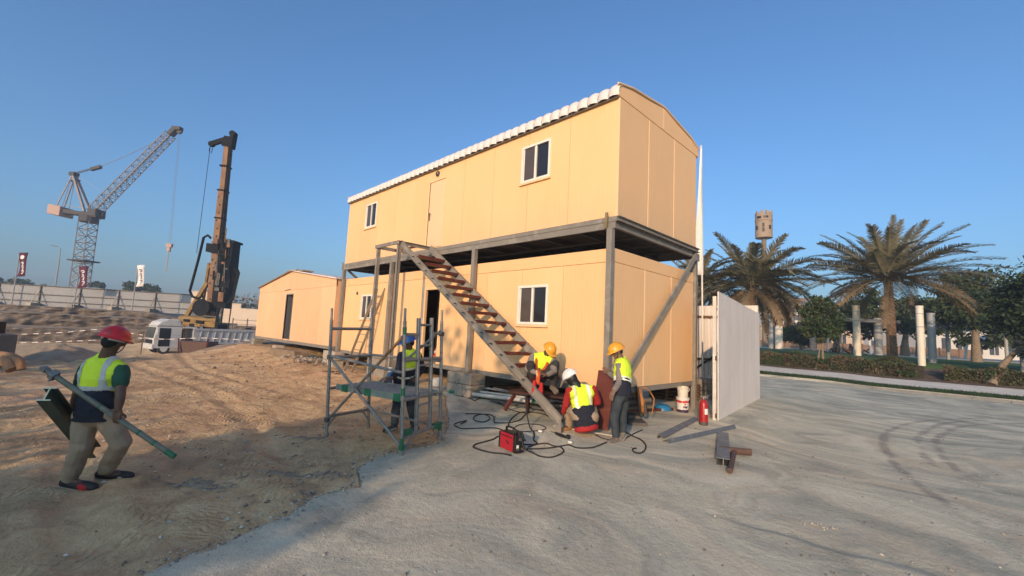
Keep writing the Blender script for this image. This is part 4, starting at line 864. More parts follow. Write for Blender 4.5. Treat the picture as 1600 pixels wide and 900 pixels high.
for a, z1 in ((-.03,2.72),(L*.5,2.6),(L-.05,2.6)):
    p = A_+e_*a-n_*.07; MB().beam((p.x,p.y,.02), (p.x,p.y,z1), .07, .07, e_).build('post', M_gp, t, bevel=.006)
for z in (.25, 1.4, 2.45): MB().beam(A_+e_*.02-n_*.055+U_*z, B_-n_*.055+U_*z, .05, .05).build('rail', M_woodd, t)
for z in (1.33, .12): 
    b = MB(); p = A_-e_*.05-n_*.04; b.cyl((p.x,p.y,z), (p.x,p.y,z+.10), .022, n=8); b.build('hinge', M_dkst, t, 40)
h0, h1, hy = -9.0, .30, 7.80
t = thing('hoarding', 'pale sheet hoarding with brown rails seen between the cabin and the gate', 'fence', (-4, hy, .05))
b = MB(); nW = 46; vs = []; prof = []
for i in range(nW): x = h0+(h1-h0)*i/nW; w = (h1-h0)/nW; prof += [(x,0),(x+.55*w,0),(x+.65*w,.035),(x+.9*w,.035)]
prof.append((h1,0))
for x, d_ in prof: vs += [(x,hy+d_,.05),(x,hy+d_,2.92)]
b.add(vs, [(2*i,2*i+2,2*i+3,2*i+1) for i in range(len(prof)-1)]); o = b.build('sheet', M_gate, t)
so = o.modifiers.new("thick", 'SOLIDIFY'); so.thickness = .006
for z in (1.15, 2.55): MB().beam((h0,hy-.035,z), (h1,hy-.035,z), .05, .07).build('rail', M_woodd, t)
for x in (-6.5,-3.6,-.55): 
    MB().beam((x,hy-.11,.0), (x,hy-.11,2.85), .08, .08, (0,1,0)).build('post', M_steel, t)
MB().beam((-1.9,hy-.12,.55), (-.35,hy-.16,1.75), .05, .05).build('strut', M_blk, t)
# feather flag on a block
q = Vector((-.706,6.088,.66)); t = thing('feather_flag', 'tall white feather flag rising beside the far corner of the upper cabin', 'flag', q)
b = MB(); b.tube([q, q+Vector((-.03,0,3.0)), q+Vector((-.075,.0,5.5)), q+Vector((-.10,.0,7.15))], [.028,.024,.016,.008], 8); b.build('pole', M_white, t, 60)
b = MB(); N = 16; vs = []
for i in range(N+1):
    s = i/N; z = 3.05+4.1*s; w = .24*(1-s)**.65+.01; p = q+Vector((-.035-.06*s,0,z))+RV*.045
    vs += [p, p+RV*-w*1.1+HV*.04*math.sin(s*7)]
b.add(vs, [(2*i,2*i+1,2*i+3,2*i+2) for i in range(N)]); o = b.build('cloth', mat("flag cloth", (.75,.70,.66), .85, var=.05), t, 60); so = o.modifiers.new("thick", 'SOLIDIFY'); so.thickness = .004
t = thing('block_stack', 'grey concrete blocks holding the white feather flag, behind the buckets', 'blocks', (-.7,6.0,.05))
for (x0,y0,za,x1,y1,zb) in ((-1.15,5.75,.05,-.75,6.4,.34),(-.74,5.75,.05,-.32,6.4,.33),(-1.15,5.75,.342,-.72,6.4,.645),(-.71,5.76,.342,-.32,6.4,.64)):
    b = MB(); b.box(x0,y0,za,x1,y1,zb); b.build('block', M_conc, t, bevel=.015)
t = thing('pallet', 'stack of dark pallet boards on the ground behind the buckets', 'pallet', (-.9,4.8,.05))
for i in range(5):
    for k_ in range(4): b = MB(); b.box(-1.5,4.35+k_*.27,.06+i*.095,-.45,4.55+k_*.27,.085+i*.095); b.build('board', M_woodd, t)
    for k_ in range(3): b = MB(); b.box(-1.48+k_*.46,4.35,.087+i*.095,-1.40+k_*.46,5.36,.153+i*.095); b.build('bearer', M_woodd, t)
b = MB(); b.beam((-.62,5.3,.09), (.72,3.0,.06), .10, .03); o = b.build('plank', M_wood, origin=(0,4,.08)); tag(o, 'pale plank on the ground between the buckets and the gate post', 'plank')
# ---------------------------------------------------------------- excavation and far left
M_rock = mat("cut rock", (.045,.034,.026), .95, col2=(.16,.122,.088), scale=1.1, bump=1., bscale=1.6, detail=12, stretch=(1,1,.55), wear=(.24,.155,.09), wscale=.14, wth=.64)
_n, _l = M_rock.node_tree.nodes, M_rock.node_tree.links; _b = _n["Principled BSDF"]; _src = _b.inputs["Base Color"].links[0].from_socket
_g = _n.new("ShaderNodeNewGeometry"); _s = _n.new("ShaderNodeSeparateXYZ"); _l.new(_g.outputs["True Normal"], _s.inputs[0])
_cr = _n.new("ShaderNodeValToRGB"); _cr.color_ramp.elements[0].position = .74; _cr.color_ramp.elements[1].position = .96; _l.new(_s.outputs[2], _cr.inputs[0])
_mx = _n.new("ShaderNodeMixRGB"); _l.new(_cr.outputs[0], _mx.inputs[0]); _l.new(_src, _mx.inputs[1]); _mx.inputs[2].default_value = (.26,.20,.145,1); _l.new(_mx.outputs[0], _b.inputs["Base Color"])   # paler colour on faces that point upward
FA = Vector((-82,-14.6,0)); FD = Vector((.487,.873,0)); FN = Vector((-.873,.487,0))
prof = [(-7.2,-3.6),(-7.1,-2.6),(-6.95,-1.5),(-6.85,-.75),(-6.75,-.45),(-5.4,-.38),(-4.5,-.32),(-4.4,.3),(-4.3,.85),(-4.2,1.15),(-3.3,1.20),(-2.6,1.24),(-2.5,1.75),(-2.4,2.05),(-1.2,2.12),(13,2.12)]
ts = np.arange(-45, 60, .28); pf = np.array([(a, z) for a, z in prof])
seg = np.linspace(0, len(prof)-1, 80); po = np.interp(seg, range(len(prof)), pf[:,0]); pz_ = np.interp(seg, range(len(prof)), pf[:,1])
T_, Q_ = np.meshgrid(ts, np.arange(len(seg))); O_ = po[Q_]; Zr = pz_[Q_]
amp = np.where(O_ > -1.5, .1, 1.0)
O_ = O_+amp*(1.5*fbm(T_*.28, Zr*.5, 5, 31)+1.3*fbm(T_*1.1, Zr*2.6, 5, 33)+.5*np.abs(np.sin(T_*1.9+3*vnoise(T_*.3,Zr*1.,4)))*vnoise(T_*.4,Zr*.8,6)+1.0*fbm(T_*2.4, Zr*1.7, 4, 39)); Zr = Zr+amp*(.18*fbm(T_*.35, O_*.4, 4, 35))
Zr = Zr-1.4*sstep(T_, 16, 24)*sstep(Zr, .2, 1.5)
XR, YR = -82+.487*T_-.873*O_, -14.6+.873*T_+.487*O_
sheet('excavation_face', XR, YR, Zr, M_rock)
M_fen = mat("grey hoarding sheet", (.27,.262,.262), .7, var=.06, scale=.6, stretch=(1,1,.3), detail=8); M_frl = mat("fence rail", (.12,.105,.09), .8)
def fpt(t, o, z): return FA+FD*t+FN*o+Vector((0,0,z))
t = thing('site_fence', 'long grey sheet fence along the top of the excavation', 'fence', fpt(0,0,2.1))
tt = [-26+4.3*i for i in range(12)]
for i in range(len(tt)-1):
    b = MB(); a0, a1 = tt[i]+.02, tt[i+1]-.02; n = 26; vs = []
    zt0, zt1 = 4.85+.06*math.sin(i*1.7), 4.85+.06*math.sin((i+1)*1.7)
    for k in range(n+1):
        s = k/n; d_ = .009*(k % 2)
        for o_ in (d_, d_+.03): vs += [fpt(a0+(a1-a0)*s, o_, 2.0), fpt(a0+(a1-a0)*s, o_, zt0+(zt1-zt0)*s)]
    fs = []
    for k in range(n): q = 4*k; fs += [(q,q+4,q+5,q+1),(q+3,q+7,q+6,q+2),(q+1,q+5,q+7,q+3)]
    b.add(vs, fs+[(0,1,3,2),(4*n,4*n+2,4*n+3,4*n+1)]); b.build('sheet', M_fen, t)
    b = MB(); b.beam(fpt(tt[i],-.09,2.0), fpt(tt[i],-.09,4.9), .10, .10, FD); b.build('post', M_frl, t)
    b = MB(); b.beam(fpt(tt[i],-.12,2.15), fpt(tt[i],-1.7,2.15), .5, .7); b.beam(fpt(tt[i],-.14,4.2), fpt(tt[i],-1.4,2.5), .08, .08); b.build('footing', M_concl if i % 2 else M_conc, t)
for z in (2.75, 3.65, 4.8): MB().beam(fpt(tt[0],-.12,z), fpt(tt[-1],-.12,z), .09, .09).build('rail', M_frl, t)
M_mar = mat("maroon cloth", (.085,.008,.024), .8, var=.1); M_wcl = mat("white cloth", (.70,.66,.64), .8, var=.06)
def banner(p, zb, z0, z1, w, m, m2, lab, ink):
    t = thing('banner_flag', lab, 'flag', p); b = MB(); b.cyl(Vector(p), Vector(p)+Vector((0,0,z1-p[2]+.1)), .07, .05, n=8); b.build('pole', M_fen, t, 40)
    b = MB(); vs = []; N = 8
    c = lambda s, v, o: Vector((p[0],p[1],0))+RV*(.08+w*s+.10*math.sin(v*5))+HV*(.12*math.sin(s*3+v*4)+o)+Vector((0,0,z0+(z1-z0)*v+.12*s))
    for k in range(N+1):
        for s in (0,.33,.66,1): vs.append(c(s, k/N, 0))
    b.add(vs, [(k*4+i,k*4+i+1,k*4+i+5,k*4+i+4) for k in range(N) for i in range(3)]); o = b.build('cloth', m, t, 60); so = o.modifiers.new("thick", 'SOLIDIFY'); so.thickness = .03
    b = MB()
    if ink == 'disc':
        b.add([c(.55+.25*math.cos(a), .80+.085*math.sin(a), -.05) for a in np.linspace(0, 6.283, 15)[:-1]], [tuple(range(14))[::-1]])
    ks = 9 if ink != 'plain' else 7
    for k in range(ks):
        v0 = .10+(.52 if ink == 'disc' else .74)*k/ks; s0 = .38+.08*math.sin(k*2.1); s1 = s0+.22+.16*((k*7) % 3)/2
        b.add([c(s0,v0,-.05), c(s1,v0+.01,-.05), c(s1,v0+.045,-.05), c(s0,v0+.035,-.05)], [(0,1,2,3)])
        if k % 2: b.add([c(s1-.08,v0,-.05), c(s1,v0,-.05), c(s1,v0+.09,-.05), c(s1-.08,v0+.09,-.05)], [(0,1,2,3)])
    b.build('printed_mark', m2, t)
banner((-80.6,-13.4,2.1), 2.1, 5.75, 8.85, 1.0, M_mar, M_wcl, 'maroon banner flag with a pale round emblem at far left', 'disc')
banner((-75.4,-7.7,2.1), 2.1, 4.7, 7.5, 1.1, M_mar, M_wcl, 'maroon banner flag with pale lettering before the crane mast', 'text')
banner((-69.9,-2.35,2.1), 2.1, 5.2, 8.0, .95, M_wcl, M_mar, 'white banner flag with maroon lettering to the right of the crane', 'text')
t = thing('street_lamp', 'tall thin street lamp behind the grey fence', 'street lamp', (-133.6,-11.5,2))
b = MB(); q = Vector((-133.6,-11.5,2)); b.tube([q, q+Vector((0,0,10)), q+RV*-.2+Vector((0,0,13.2)), q+RV*-1.2+Vector((0,0,13.7))], [.16,.12,.09,.07], 6); b.build('pole', M_fen, t, 60)
b = MB(); b.beam(q+RV*-1.1+Vector((0,0,13.7)), q+RV*-2.3+Vector((0,0,13.85)), .4, .15); b.build('lamp_head', M_frl, t)
# tower crane
M_cr = mat("crane steel", (.24,.20,.19), .6, var=.1); M_crw = mat("crane jib steel", (.20,.175,.165), .6, var=.06); M_crd = mat("crane machinery", (.05,.042,.04), .7, var=.2)
M_cwt = mat("counterweight", (.40,.27,.22), .8, var=.1)
q = Vector((-115.0,-7.6,1.5)); t = thing('tower_crane', 'tall luffing tower crane with its lattice jib raised to the right', 'crane', q)
def lattice(A, B, w, h, n, m, name, par, r=.07, side=None, taper=(1,1)):
    A, B = Vector(A), Vector(B); d = (B-A).normalized(); sx = side or Vector((0,0,1)).cross(d).normalized() if abs(d.z) < .95 else (side or RV); sy = d.cross(sx).normalized()
    crn = [(-1,-1),(1,-1),(1,1),(-1,1)]
    pt = lambda k, c: A.lerp(B, k/n)+sx*(c[0]*w/2*(taper[0]+(taper[1]-taper[0])*k/n))+sy*(c[1]*h/2*(taper[0]+(taper[1]-taper[0])*k/n))
    b = MB()
    for c in crn: b.beam(pt(0,c), pt(n,c), r*2, r*2)
    for k in range(n):
        for i in range(4):
            c0, c1 = crn[i], crn[(i+1)%4]
            b.beam(pt(k,c0), pt(k,c1), r*1.2, r*1.2)
            b.beam(pt(k,c0 if k%2 else c1), pt(k+1,c1 if k%2 else c0), r*1.2, r*1.2)
    return b.build(name, m, par)
MT = Vector((-114.6,-7.75,19.2))
lattice(q, MT, 2.0, 2.0, 13, M_crw, 'mast', t, .085, RV)
b = MB(); b.beam(q+Vector((0,0,10))-RV*1.7, q+Vector((.2,0,10))+RV*1.7, 3.2, .25); b.build('platform', M_crd, t)
b = MB(); b.cyl(MT, MT+Vector((0,0,1.2)), 1.5, n=14); b.beam(MT+RV*2.2+Vector((0,0,1.3)), MT-RV*6.0+Vector((0,0,2.0)), 2.0, .75); b.obox(MT+RV*1.3+Vector((0,0,1.9)), RV*.8, HV*1.1, (0,0,.7)); b.tube([MT+RV*1.6+Vector((0,0,2.4)), MT+RV*2.6+Vector((0,0,1.9)), MT+RV*2.3+Vector((0,0,.7))], .14, 5); b.build('slewing_platform', M_crd, t)
b = MB(); b.obox(MT-RV*5.8+Vector((0,0,1.9)), RV*1.25+Vector((0,0,-.2)), HV*1.4, (0,0,.95)); b.build('counterweight', M_cwt, t, bevel=.1)
AP = MT+RV*-4.3+Vector((0,0,9.6))
for s in (-.7,.7): MB().beam(MT-RV*.4+HV*s+Vector((0,0,2)), AP+HV*s*.4, .35, .35).build('a_frame_leg', M_cr, t)
b = MB()
for s in (-.7,.7): b.beam(MT-RV*6.0+HV*s+Vector((0,0,2.9)), AP+HV*s*.4, .16, .16); b.beam(MT-RV*4.9+HV*s+Vector((0,0,2.6)), AP+HV*s*.4, .10, .10)
b.beam(MT-RV*5.5+Vector((0,0,3.3)), MT-RV*.2+Vector((0,0,2.6)), .12, .12); b.build('backstay', M_cr, t)
b = MB(); b.obox(AP, RV*.5, HV*.6, (0,0,.35)); b.beam(AP-RV*.8-Vector((0,0,1.4)), AP+RV*1.3-Vector((0,0,1.2)), .5, .15); b.build('head', M_crd, t)
JB = MT+RV*1.0+Vector((0,0,2.5)); JT = Vector((-101.0,2.5,38.2))
lattice(JB, JB.lerp(JT,.93), 1.6, 1.6, 26, M_crw, 'jib', t, .062, None, (1,.85))
b = MB(); b.beam(JB.lerp(JT,.925), JT, 1.1, .9); b.obox(JT+RV*.2, RV*.8, HV*.5, (0,0,.35)); b.cyl(JT+RV*.7-HV*.2-Vector((0,0,.5)), JT+RV*.7+HV*.2-Vector((0,0,.5)), .5, n=10); b.build('jib_head', M_crd, t)
PD = AP+RV*4.2+Vector((0,0,1.5))
b = MB(); b.beam(AP, PD, .12, .12); b.beam(AP+Vector((0,0,.3)), PD+Vector((0,0,.2)), .1, .1); b.obox(PD, RV*.9+Vector((0,0,.3)), HV*.3, (0,0,.3)); b.build('pendant_bar', M_crd, t)
b = MB(); b.tube([PD, PD.lerp(JB.lerp(JT,.86)+Vector((0,0,.8)),.5)-Vector((0,0,.35)), JB.lerp(JT,.86)+Vector((0,0,.8))], .05, 4); b.tube([AP, MT+RV*1.5+Vector((0,0,6.5)), JB.lerp(JT,.12)+Vector((0,0,.9))], .03, 4); b.build('pendant_rope', M_cr, t)
HK = Vector((-103.2,4.0,15.0))
b = MB()
for s in (-.45,.1,.45): b.tube([JT+RV*(.7+s*.3)-Vector((0,0,.6)), HK+RV*s*.5+Vector((0,0,.8))], .022, 4)
b.build('hoist_rope', M_cr, t)
b = MB(); b.obox(HK+Vector((0,0,.4)), RV*.55, HV*.25, (0,0,.35)); b.obox(HK-Vector((0,0,.35)), RV*.28, HV*.2, (0,0,.45)); b.tube([HK-Vector((0,0,.7)), HK-Vector((0,0,4.8))], .09, 5); b.build('hook_block', M_cwt, t)
# drilling rig
M_ro = mat("rig orange", (.20,.10,.045), .65, var=.3, scale=1.2, detail=8, wear=(.17,.075,.03), wscale=.9, wth=.56); M_ry = mat("rig yellow", (.22,.125,.03), .6, var=.25, scale=1.5, detail=8, wear=(.2,.11,.03), wscale=1.2); M_rk = mat("rig black", (.010,.0095,.010), .8, var=.5, scale=2, spec=.15)
RB = Vector((-58.0,4.25,-1.9)); t = thing('drilling_rig', 'tall drilling rig with an orange mast standing behind the white truck', 'drilling rig', RB)
M0, M1 = Vector((-57.75,4.05,1.9)), Vector((-55.55,3.35,22.6)); md = (M1-M0).normalized()
ms = md.cross(HV).normalized()
if ms.dot(RV) < 0: ms = -ms
mp = lambda s, a, o: M0+md*s+ms*a+HV*o
LM = (M1-M0).length
b = MB(); b.obox(mp(LM*.36,0,0), ms*.37, HV*.46, md*(LM*.36)); b.build('mast', M_ro, t, bevel=.05)
b = MB(); b.obox(mp(LM*.86,.05,0), ms*.30, HV*.40, md*(LM*.141)); b.build('mast', M_ro, t, bevel=.05)
for f in (.14,.28,.42,.56,.72,.86):
    MB().obox(mp(LM*f,0,0), ms*.43, HV*.52, md*.09).build('collar', M_rk if f > .5 else M_ro, t)
for f in np.arange(.05,.7,.045):
    b = MB(); b.obox(mp(LM*f,-.15+.2*((f*100)%2>1),-.47), ms*.07, HV*.02, md*.09); b.build('mast_opening', M_rk, t)

b = MB(); b.beam(mp(.5,.54,-.1), mp(LM,.44,-.1), .16, .3, HV); b.beam(mp(LM*.3,.86,-.2), mp(LM*.98,.66,-.2), .08, .1, HV)
for f in np.arange(.32,.97,.02): b.beam(mp(LM*f,.46,-.2), mp(LM*(f+.01),.78,-.2), .06, .06, HV)
b.build('ladder_rail', M_rk, t)
TP = mp(LM,0,0)
b = MB(); b.prism([(-.50,-.5),(.70,-.7),(.72,1.3),(.42,1.45),(.28,.65),(-.35,.7)], TP-HV*.4, TP+HV*.4, md)
b.beam(TP+md*.35-ms*.4, TP-ms*2.05-md*.35, .5, .4, HV); b.cyl(TP+ms*.5+md*1.1-HV*.3, TP+ms*.5+md*1.1+HV*.3, .34, n=12); b.cyl(TP-ms*1.95-md*.35-HV*.2, TP-ms*1.95-md*.35+HV*.2, .34, n=10); b.build('mast_head', M_rk, t)
b = MB(); b.tube([TP-ms*2.1-md*.5, mp(LM*.35,-2.3,-.2)], .035, 4); b.build('service_rope', M_rk, t)
b = MB(); b.tube([TP-ms*2.1-md*.5, TP-ms*2.2-md*1.2, TP-ms*1.9-md*1.4, TP-ms*1.8-md*.8], .05, 4); b.build('shackle', M_rk, t)
b = MB(); b.obox(mp(LM*.30,1.65,-.2), ms*.75, HV*.7, md*2.9); b.obox(mp(LM*.18,1.25,-.1), ms*.85, HV*.6, md*2.7); b.obox(mp(LM*.385,.2,-.1), ms*1.0, HV*.75, md*.5)
for a in (1.1,1.4,1.7,2.0,2.3): b.tube([mp(LM*.42,a,-.9), mp(LM*.30,a+.05,-1.0), mp(LM*.2,a-.2,-.9)], .07, 5)
b.obox(mp(LM*.43,1.75,-.2), ms*.9, HV*.75, md*.12); b.obox(mp(LM*.355,1.6,-.95), ms*.85, HV*.1, md*.12); b.build('rotary_drive', M_rk, t)
rq = random.Random(12); M_rg = mat("grease grey", (.09,.085,.08), .6, var=.4, scale=3)
for i in range(34):
    s_ = rq.uniform(.10,.44); a_ = rq.uniform(.65,2.3); b = MB()
    if i % 3: b.obox(mp(LM*s_,a_,-.98), ms*rq.uniform(.06,.30), HV*.10, md*rq.uniform(.06,.55))
    else: b.cyl(mp(LM*s_,a_,-1.05), mp(LM*(s_+rq.uniform(.04,.10)),a_+rq.uniform(-.1,.1),-1.05), rq.uniform(.04,.11), n=8)
    b.build('drive_fitting', (M_rk, M_rg, M_ro, M_rg, M_rk)[i % 5], t)
b = MB()
for k in range(7): r_ = .75+.12*k; b.tube([mp(LM*.20,2.0+.1*k,-.6), mp(LM*.265,2.1+.1*k,-.6), mp(LM*.285,2.5+.09*k,-.6), mp(LM*.26,2.9+.07*k,-.6), mp(LM*(.13-.005*k),2.7+.03*k,-.6), mp(LM*.08,2.2,-.6)], .055, 5)
b.build('hose', M_rk, t, 60)
b = MB(); b.tube([mp(LM*.44,-.5,-.6), mp(LM*.455,-.9,-.6), mp(LM*.44,-1.35,-.6), mp(LM*.3,-1.75,-.6), mp(LM*.13,-2.35,-.6), mp(LM*.10,-2.0,-.6), mp(LM*.09,-1.3,-.6), mp(LM*.11,-.8,-.6)], .14, 6); b.build('hose', M_rk, t, 60)
b = MB(); b.beam(mp(LM*.19,-.75,0), mp(-.3,-3.0,.2), .4, .4, HV); b.beam(mp(LM*.3,-.8,0), mp(.8,-2.0,1.2), .25, .25, HV); b.build('backstay', M_ry, t)
b = MB(); b.cyl(mp(.9,-.3,-1.3), mp(.9,-.3,.2), .75, n=16); b.cyl(mp(.9,-.3,-1.4), mp(.9,-.3,-1.3), 1.0, n=16); b.build('winch_drum', M_rk, t, 40)
b = MB(); b.cyl(mp(-.7,-3.4,-.3), mp(-.5,1.1,-.3), .42, n=12); b.obox(mp(-1.0,-1.2,0), ms*2.6, HV*1.2, md*.3); b.obox(mp(-2.0,-2.4,.3), ms*2.5, HV*1.3, md*.75); b.build('boom', M_ry, t, bevel=.05)
for i in range(16):
    b = MB(); b.obox(mp(rq.uniform(-2.7,-.6),rq.uniform(-4.6,.8),-1.25), ms*rq.uniform(.08,.45), HV*rq.uniform(.05,.15), md*rq.uniform(.05,.28)); b.build('body_fitting', (M_rk, M_rg, M_ry)[i % 3], t)
b = MB(); b.obox(mp(-2.4,-2.3,-1.0), ms*1.5, HV*.1, md*.42); b.obox(mp(-1.6,.8,-.2), ms*.9, HV*.9, md*.7); b.build('engine_cover', M_rk, t)
for s in (-1.6,1.6): b = MB(); b.obox(RB+HV*s-RV*1.5+Vector((0,0,-.5)), RV*2.9, HV*.4, (0,0,.5)); b.build('crawler_track', M_rk, t, bevel=.3)
b = MB(); b.beam(mp(3.6,1.4,-.6), mp(-3.6,1.0,-.6), .2, .2, HV); b.beam(mp(3.6,1.9,-.6), mp(-3.6,1.6,-.6), .12, .12, HV); b.beam(mp(2.8,2.7,-.5), mp(-3.4,2.5,-.5), .09, .09, HV); b.build('kelly_bar', M_rk, t)
# white tipper truck down in the pit
M_tw = mat("truck white", (.52,.50,.47), .45, var=.07, scale=1.5, wear=(.36,.32,.27), wscale=2, wth=.64); M_tg = mat("truck grey body", (.36,.36,.36), .55, var=.1, scale=1.2, detail=8, wear=(.27,.24,.21), wscale=1.5); M_tgl = glass_mat("windscreen", (.05,.06,.065))
fw = (RV*-.556-HV*.831); sd_ = (RV*.831-HV*.556); TQ = Vector((-47.4,-1.1,-1.80))
t = thing('tipper_truck', 'white tipper truck parked below the edge of the dirt, only its upper half showing', 'truck', TQ)
TK = .90
tp = lambda f_, s_, z: TQ+(fw*f_+sd_*s_+Vector((0,0,z)))*TK
def tpoly(name, poly, s0, s1, m, par=None, bev=.03):
    b = MB(); n = len(poly); vs = [tp(f_,s0,z) for f_, z in poly]+[tp(f_,s1,z) for f_, z in poly]
    b.add(vs, [tuple(range(n)), tuple(range(2*n-1,n-1,-1))]+[(i,n+i,n+(i+1)%n,(i+1)%n) for i in range(n)]); return b.build(name, m, par or t, bevel=bev)
tpoly('cab', [(1.35,.55),(1.40,1.45),(1.22,2.75),(-.95,2.75),(-.95,.55)], -1.22, 1.22, M_tw, bev=.06)
tpoly('roof', [(1.28,2.78),(.95,3.25),(.3,3.52),(-.75,3.52),(-.92,2.78)], -1.2, 1.2, M_tw, bev=.10)
tpoly('windscreen', [(1.415,1.55),(1.255,2.66),(1.235,2.66),(1.39,1.55)], -1.12, 1.12, M_tgl, bev=0)
tpoly('bumper', [(1.48,.45),(1.48,.95),(1.30,.95),(1.30,.45)], -1.23, 1.23, M_tw); tpoly('grille', [(1.42,1.0),(1.41,1.40),(1.36,1.40),(1.37,1.0)], -1.0, 1.0, M_blk, bev=0)
tpoly('door_opening', [(.98,.75),(.98,2.60),(.02,2.60),(.02,.75)], 1.223, 1.235, M_blk, bev=0)
tpoly('mirror', [(1.25,1.9),(1.25,2.5),(1.10,2.5),(1.10,1.9)], 1.36, 1.5, M_tw)
for z in (1.1, 1.9): tpoly('side_line', [(-.05,z),(-.05,z+.03),(-.93,z+.03),(-.93,z)], 1.222, 1.23, M_tg, bev=0)
tpoly('chassis', [(1.2,.5),(1.2,.75),(-8.6,.75),(-8.6,.5)], -.45, .45, M_blk)
tpoly('dump_body', [(-2.05,1.15),(-1.95,2.62),(-8.9,2.62),(-8.9,1.0),(-2.6,1.0)], -1.24, 1.24, M_tg)
tpoly('canopy', [(-1.0,2.62),(-1.0,2.78),(-2.3,2.78),(-2.3,2.62)], -1.24, 1.24, M_tw)
for i in range(10):
    f0 = -2.5-.68*i; tpoly('rib', [(f0,1.15),(f0-.16,2.36),(f0-.30,2.36),(f0-.14,1.15)], 1.241, 1.31, M_tg, bev=.02)
tpoly('top_rail', [(-1.95,2.40),(-1.95,2.66),(-8.95,2.66),(-8.95,2.40)], 1.242, 1.34, M_tg, bev=.02)
tpoly('bottom_rail', [(-2.3,1.0),(-2.3,1.16),(-8.95,1.16),(-8.95,1.0)], 1.242, 1.32, M_tg, bev=.02)
tpoly('exhaust', [(-1.1,.9),(-1.1,2.9),(-1.3,2.9),(-1.3,.9)], .8, 1.1, M_rust); tpoly('side_locker', [(-1.5,.7),(-1.5,1.5),(-2.2,1.5),(-2.2,.7)], .7, 1.22, M_blk)
for f_ in (.45,-5.6,-7.0):
    for s_ in (-1,1):
        b = MB(); b.cyl(tp(f_,s_*.85,.5), tp(f_,s_*1.2,.5), .47, n=20); w = b.build('wheel', M_rub, t, 40, bevel=.04)
        b = MB(); b.cyl(tp(f_,s_*1.195,.5), tp(f_,s_*1.215,.5), .28, n=14); b.build('rim', M_tw, w, 40)
q = Vector((-41.6,.6,-.85)); t = thing('rusty_skip', 'small rusty red skip in front of the truck body', 'skip', q)
b = MB(); b.prism([(-.5,-.9),(.5,-.9),(.75,.45),(-.75,.45)], q-RV*1.15, q+RV*1.15, (0,0,1)); b.build('body', M_rp, t); 
for s in (-1,1): MB().beam(q+RV*1.1*s-HV*.8-Vector((0,0,.8)), q+RV*1.25*s-HV*.8+Vector((0,0,.7)), .12, .12).build('rib', M_red, t)
# cream walls and railings beyond the rig
M_crw2 = mat("pale boundary wall", (.55,.44,.34), .8, var=.06)
for i, (c, a, h, z, lab) in enumerate((((-75.7,5.9),1.5,2.6,2.9,'pale wall section left of the rig mast, on the fence line'),((-72.6,9.3),1.4,2.9,1.0,'pale wall block right of the rig mast, the taller one'),((-69.9,12.0),2.6,3.1,.1,'long pale wall behind the tipper body beside the peach cabin'))):
    c = Vector((c[0],c[1],z)); t = thing('wall_section', lab, 'wall', c); b = MB(); b.obox(c+Vector((0,0,h/2)), RV*a, HV*.15, (0,0,h/2)); b.build('wall', M_crw2, t); b = MB(); b.obox(c+Vector((0,0,h+.06)), RV*(a+.08), HV*.22, (0,0,.055)); b.build('coping', M_crw2, t)
t = thing('railing', 'thin pipe railing in front of the pale walls by the rig', 'railing', (-60,9,-.5))
for s in range(5): p = Vector((-61.5,7.2,-1.2))+RV*(s*1.9); MB().beam(p, p+Vector((0,0,3.0)), .08, .08, RV).build('post', M_frl, t)
for z in (.6,1.2,1.75): p = Vector((-61.5,7.2,z-.2)); MB().beam(p, p+RV*7.8, .06, .06).build('rail', M_frl, t)
# barrier tape: striped along its length
def tape_mat():
    m = bpy.data.materials.new("barrier tape"); m.use_nodes = True; n, l = m.node_tree.nodes, m.node_tree.links; b = n["Principled BSDF"]; tc = n.new("ShaderNodeTexCoord")
    vm = n.new("ShaderNodeVectorMath"); vm.operation = 'DOT_PRODUCT'; vm.inputs[1].default_value = (.55*1.6,.83*1.6,0); l.new(tc.outputs["Object"], vm.inputs[0])
    fr = n.new("ShaderNodeMath"); fr.operation = 'FRACT'; l.new(vm.outputs["Value"], fr.inputs[0]); gt = n.new("ShaderNodeMath"); gt.operation = 'GREATER_THAN'; gt.inputs[1].default_value = .5; l.new(fr.outputs[0], gt.inputs[0])
    mx = n.new("ShaderNodeMixRGB"); mx.inputs[1].default_value = (.62,.60,.57,1); mx.inputs[2].default_value = (.16,.07,.06,1); l.new(gt.outputs[0], mx.inputs[0]); l.new(mx.outputs[0], b.inputs["Base Color"]); return m
M_tape = tape_mat()
def tape(pts, lab):
    P_ = spl(pts, 8); b = MB(); vs = []
    for p in P_: vs += [p-Vector((0,0,.016)), p+Vector((0,0,.016))]
    b.add(vs, [(2*i,2*i+2,2*i+3,2*i+1) for i in range(len(P_)-1)]); o = b.build('barrier_tape', M_tape, origin=P_[0]); so = o.modifiers.new("thick", 'SOLIDIFY'); so.thickness = .004; tag(o, lab, 'barrier tape', 'barrier tapes along the pit edge')
tape([(-33.7,-11.0,.12),(-31.7,-9.05,.3),(-30.2,-7.55,.50),(-28.7,-6.06,.75),(-27.4,-4.4,.55)], 'upper red and white barrier tape left of the red helmet')
tape([(-33.7,-11.0,-.42),(-31.7,-9.0,-.17),(-30.2,-7.5,.0),(-28.95,-6.25,.16),(-30.1,-4.6,.27),(-28.7,-3.2,.29),(-27.1,-1.6,.47),(-24.95,.62,.46)], 'lower red and white barrier tape running on past the truck cab')
for i, (x, y, h) in enumerate(((-27.4,-4.4,.6),(-24.95,.62,.55))):
    zb = min(g(x,y), h-.8); o = MB().beam((x,y,zb), (x,y,h), .05, .05).build('stake', M_frl, origin=(x,y,zb)); tag(o, ('thin stake holding the upper barrier tape','thin stake at the right end of the lower barrier tape')[i], 'stake')
M_dirt = mat("loose dirt", (.24,.175,.115), .95, col2=(.36,.275,.19), scale=2, bump=.9, bscale=9, detail=9)
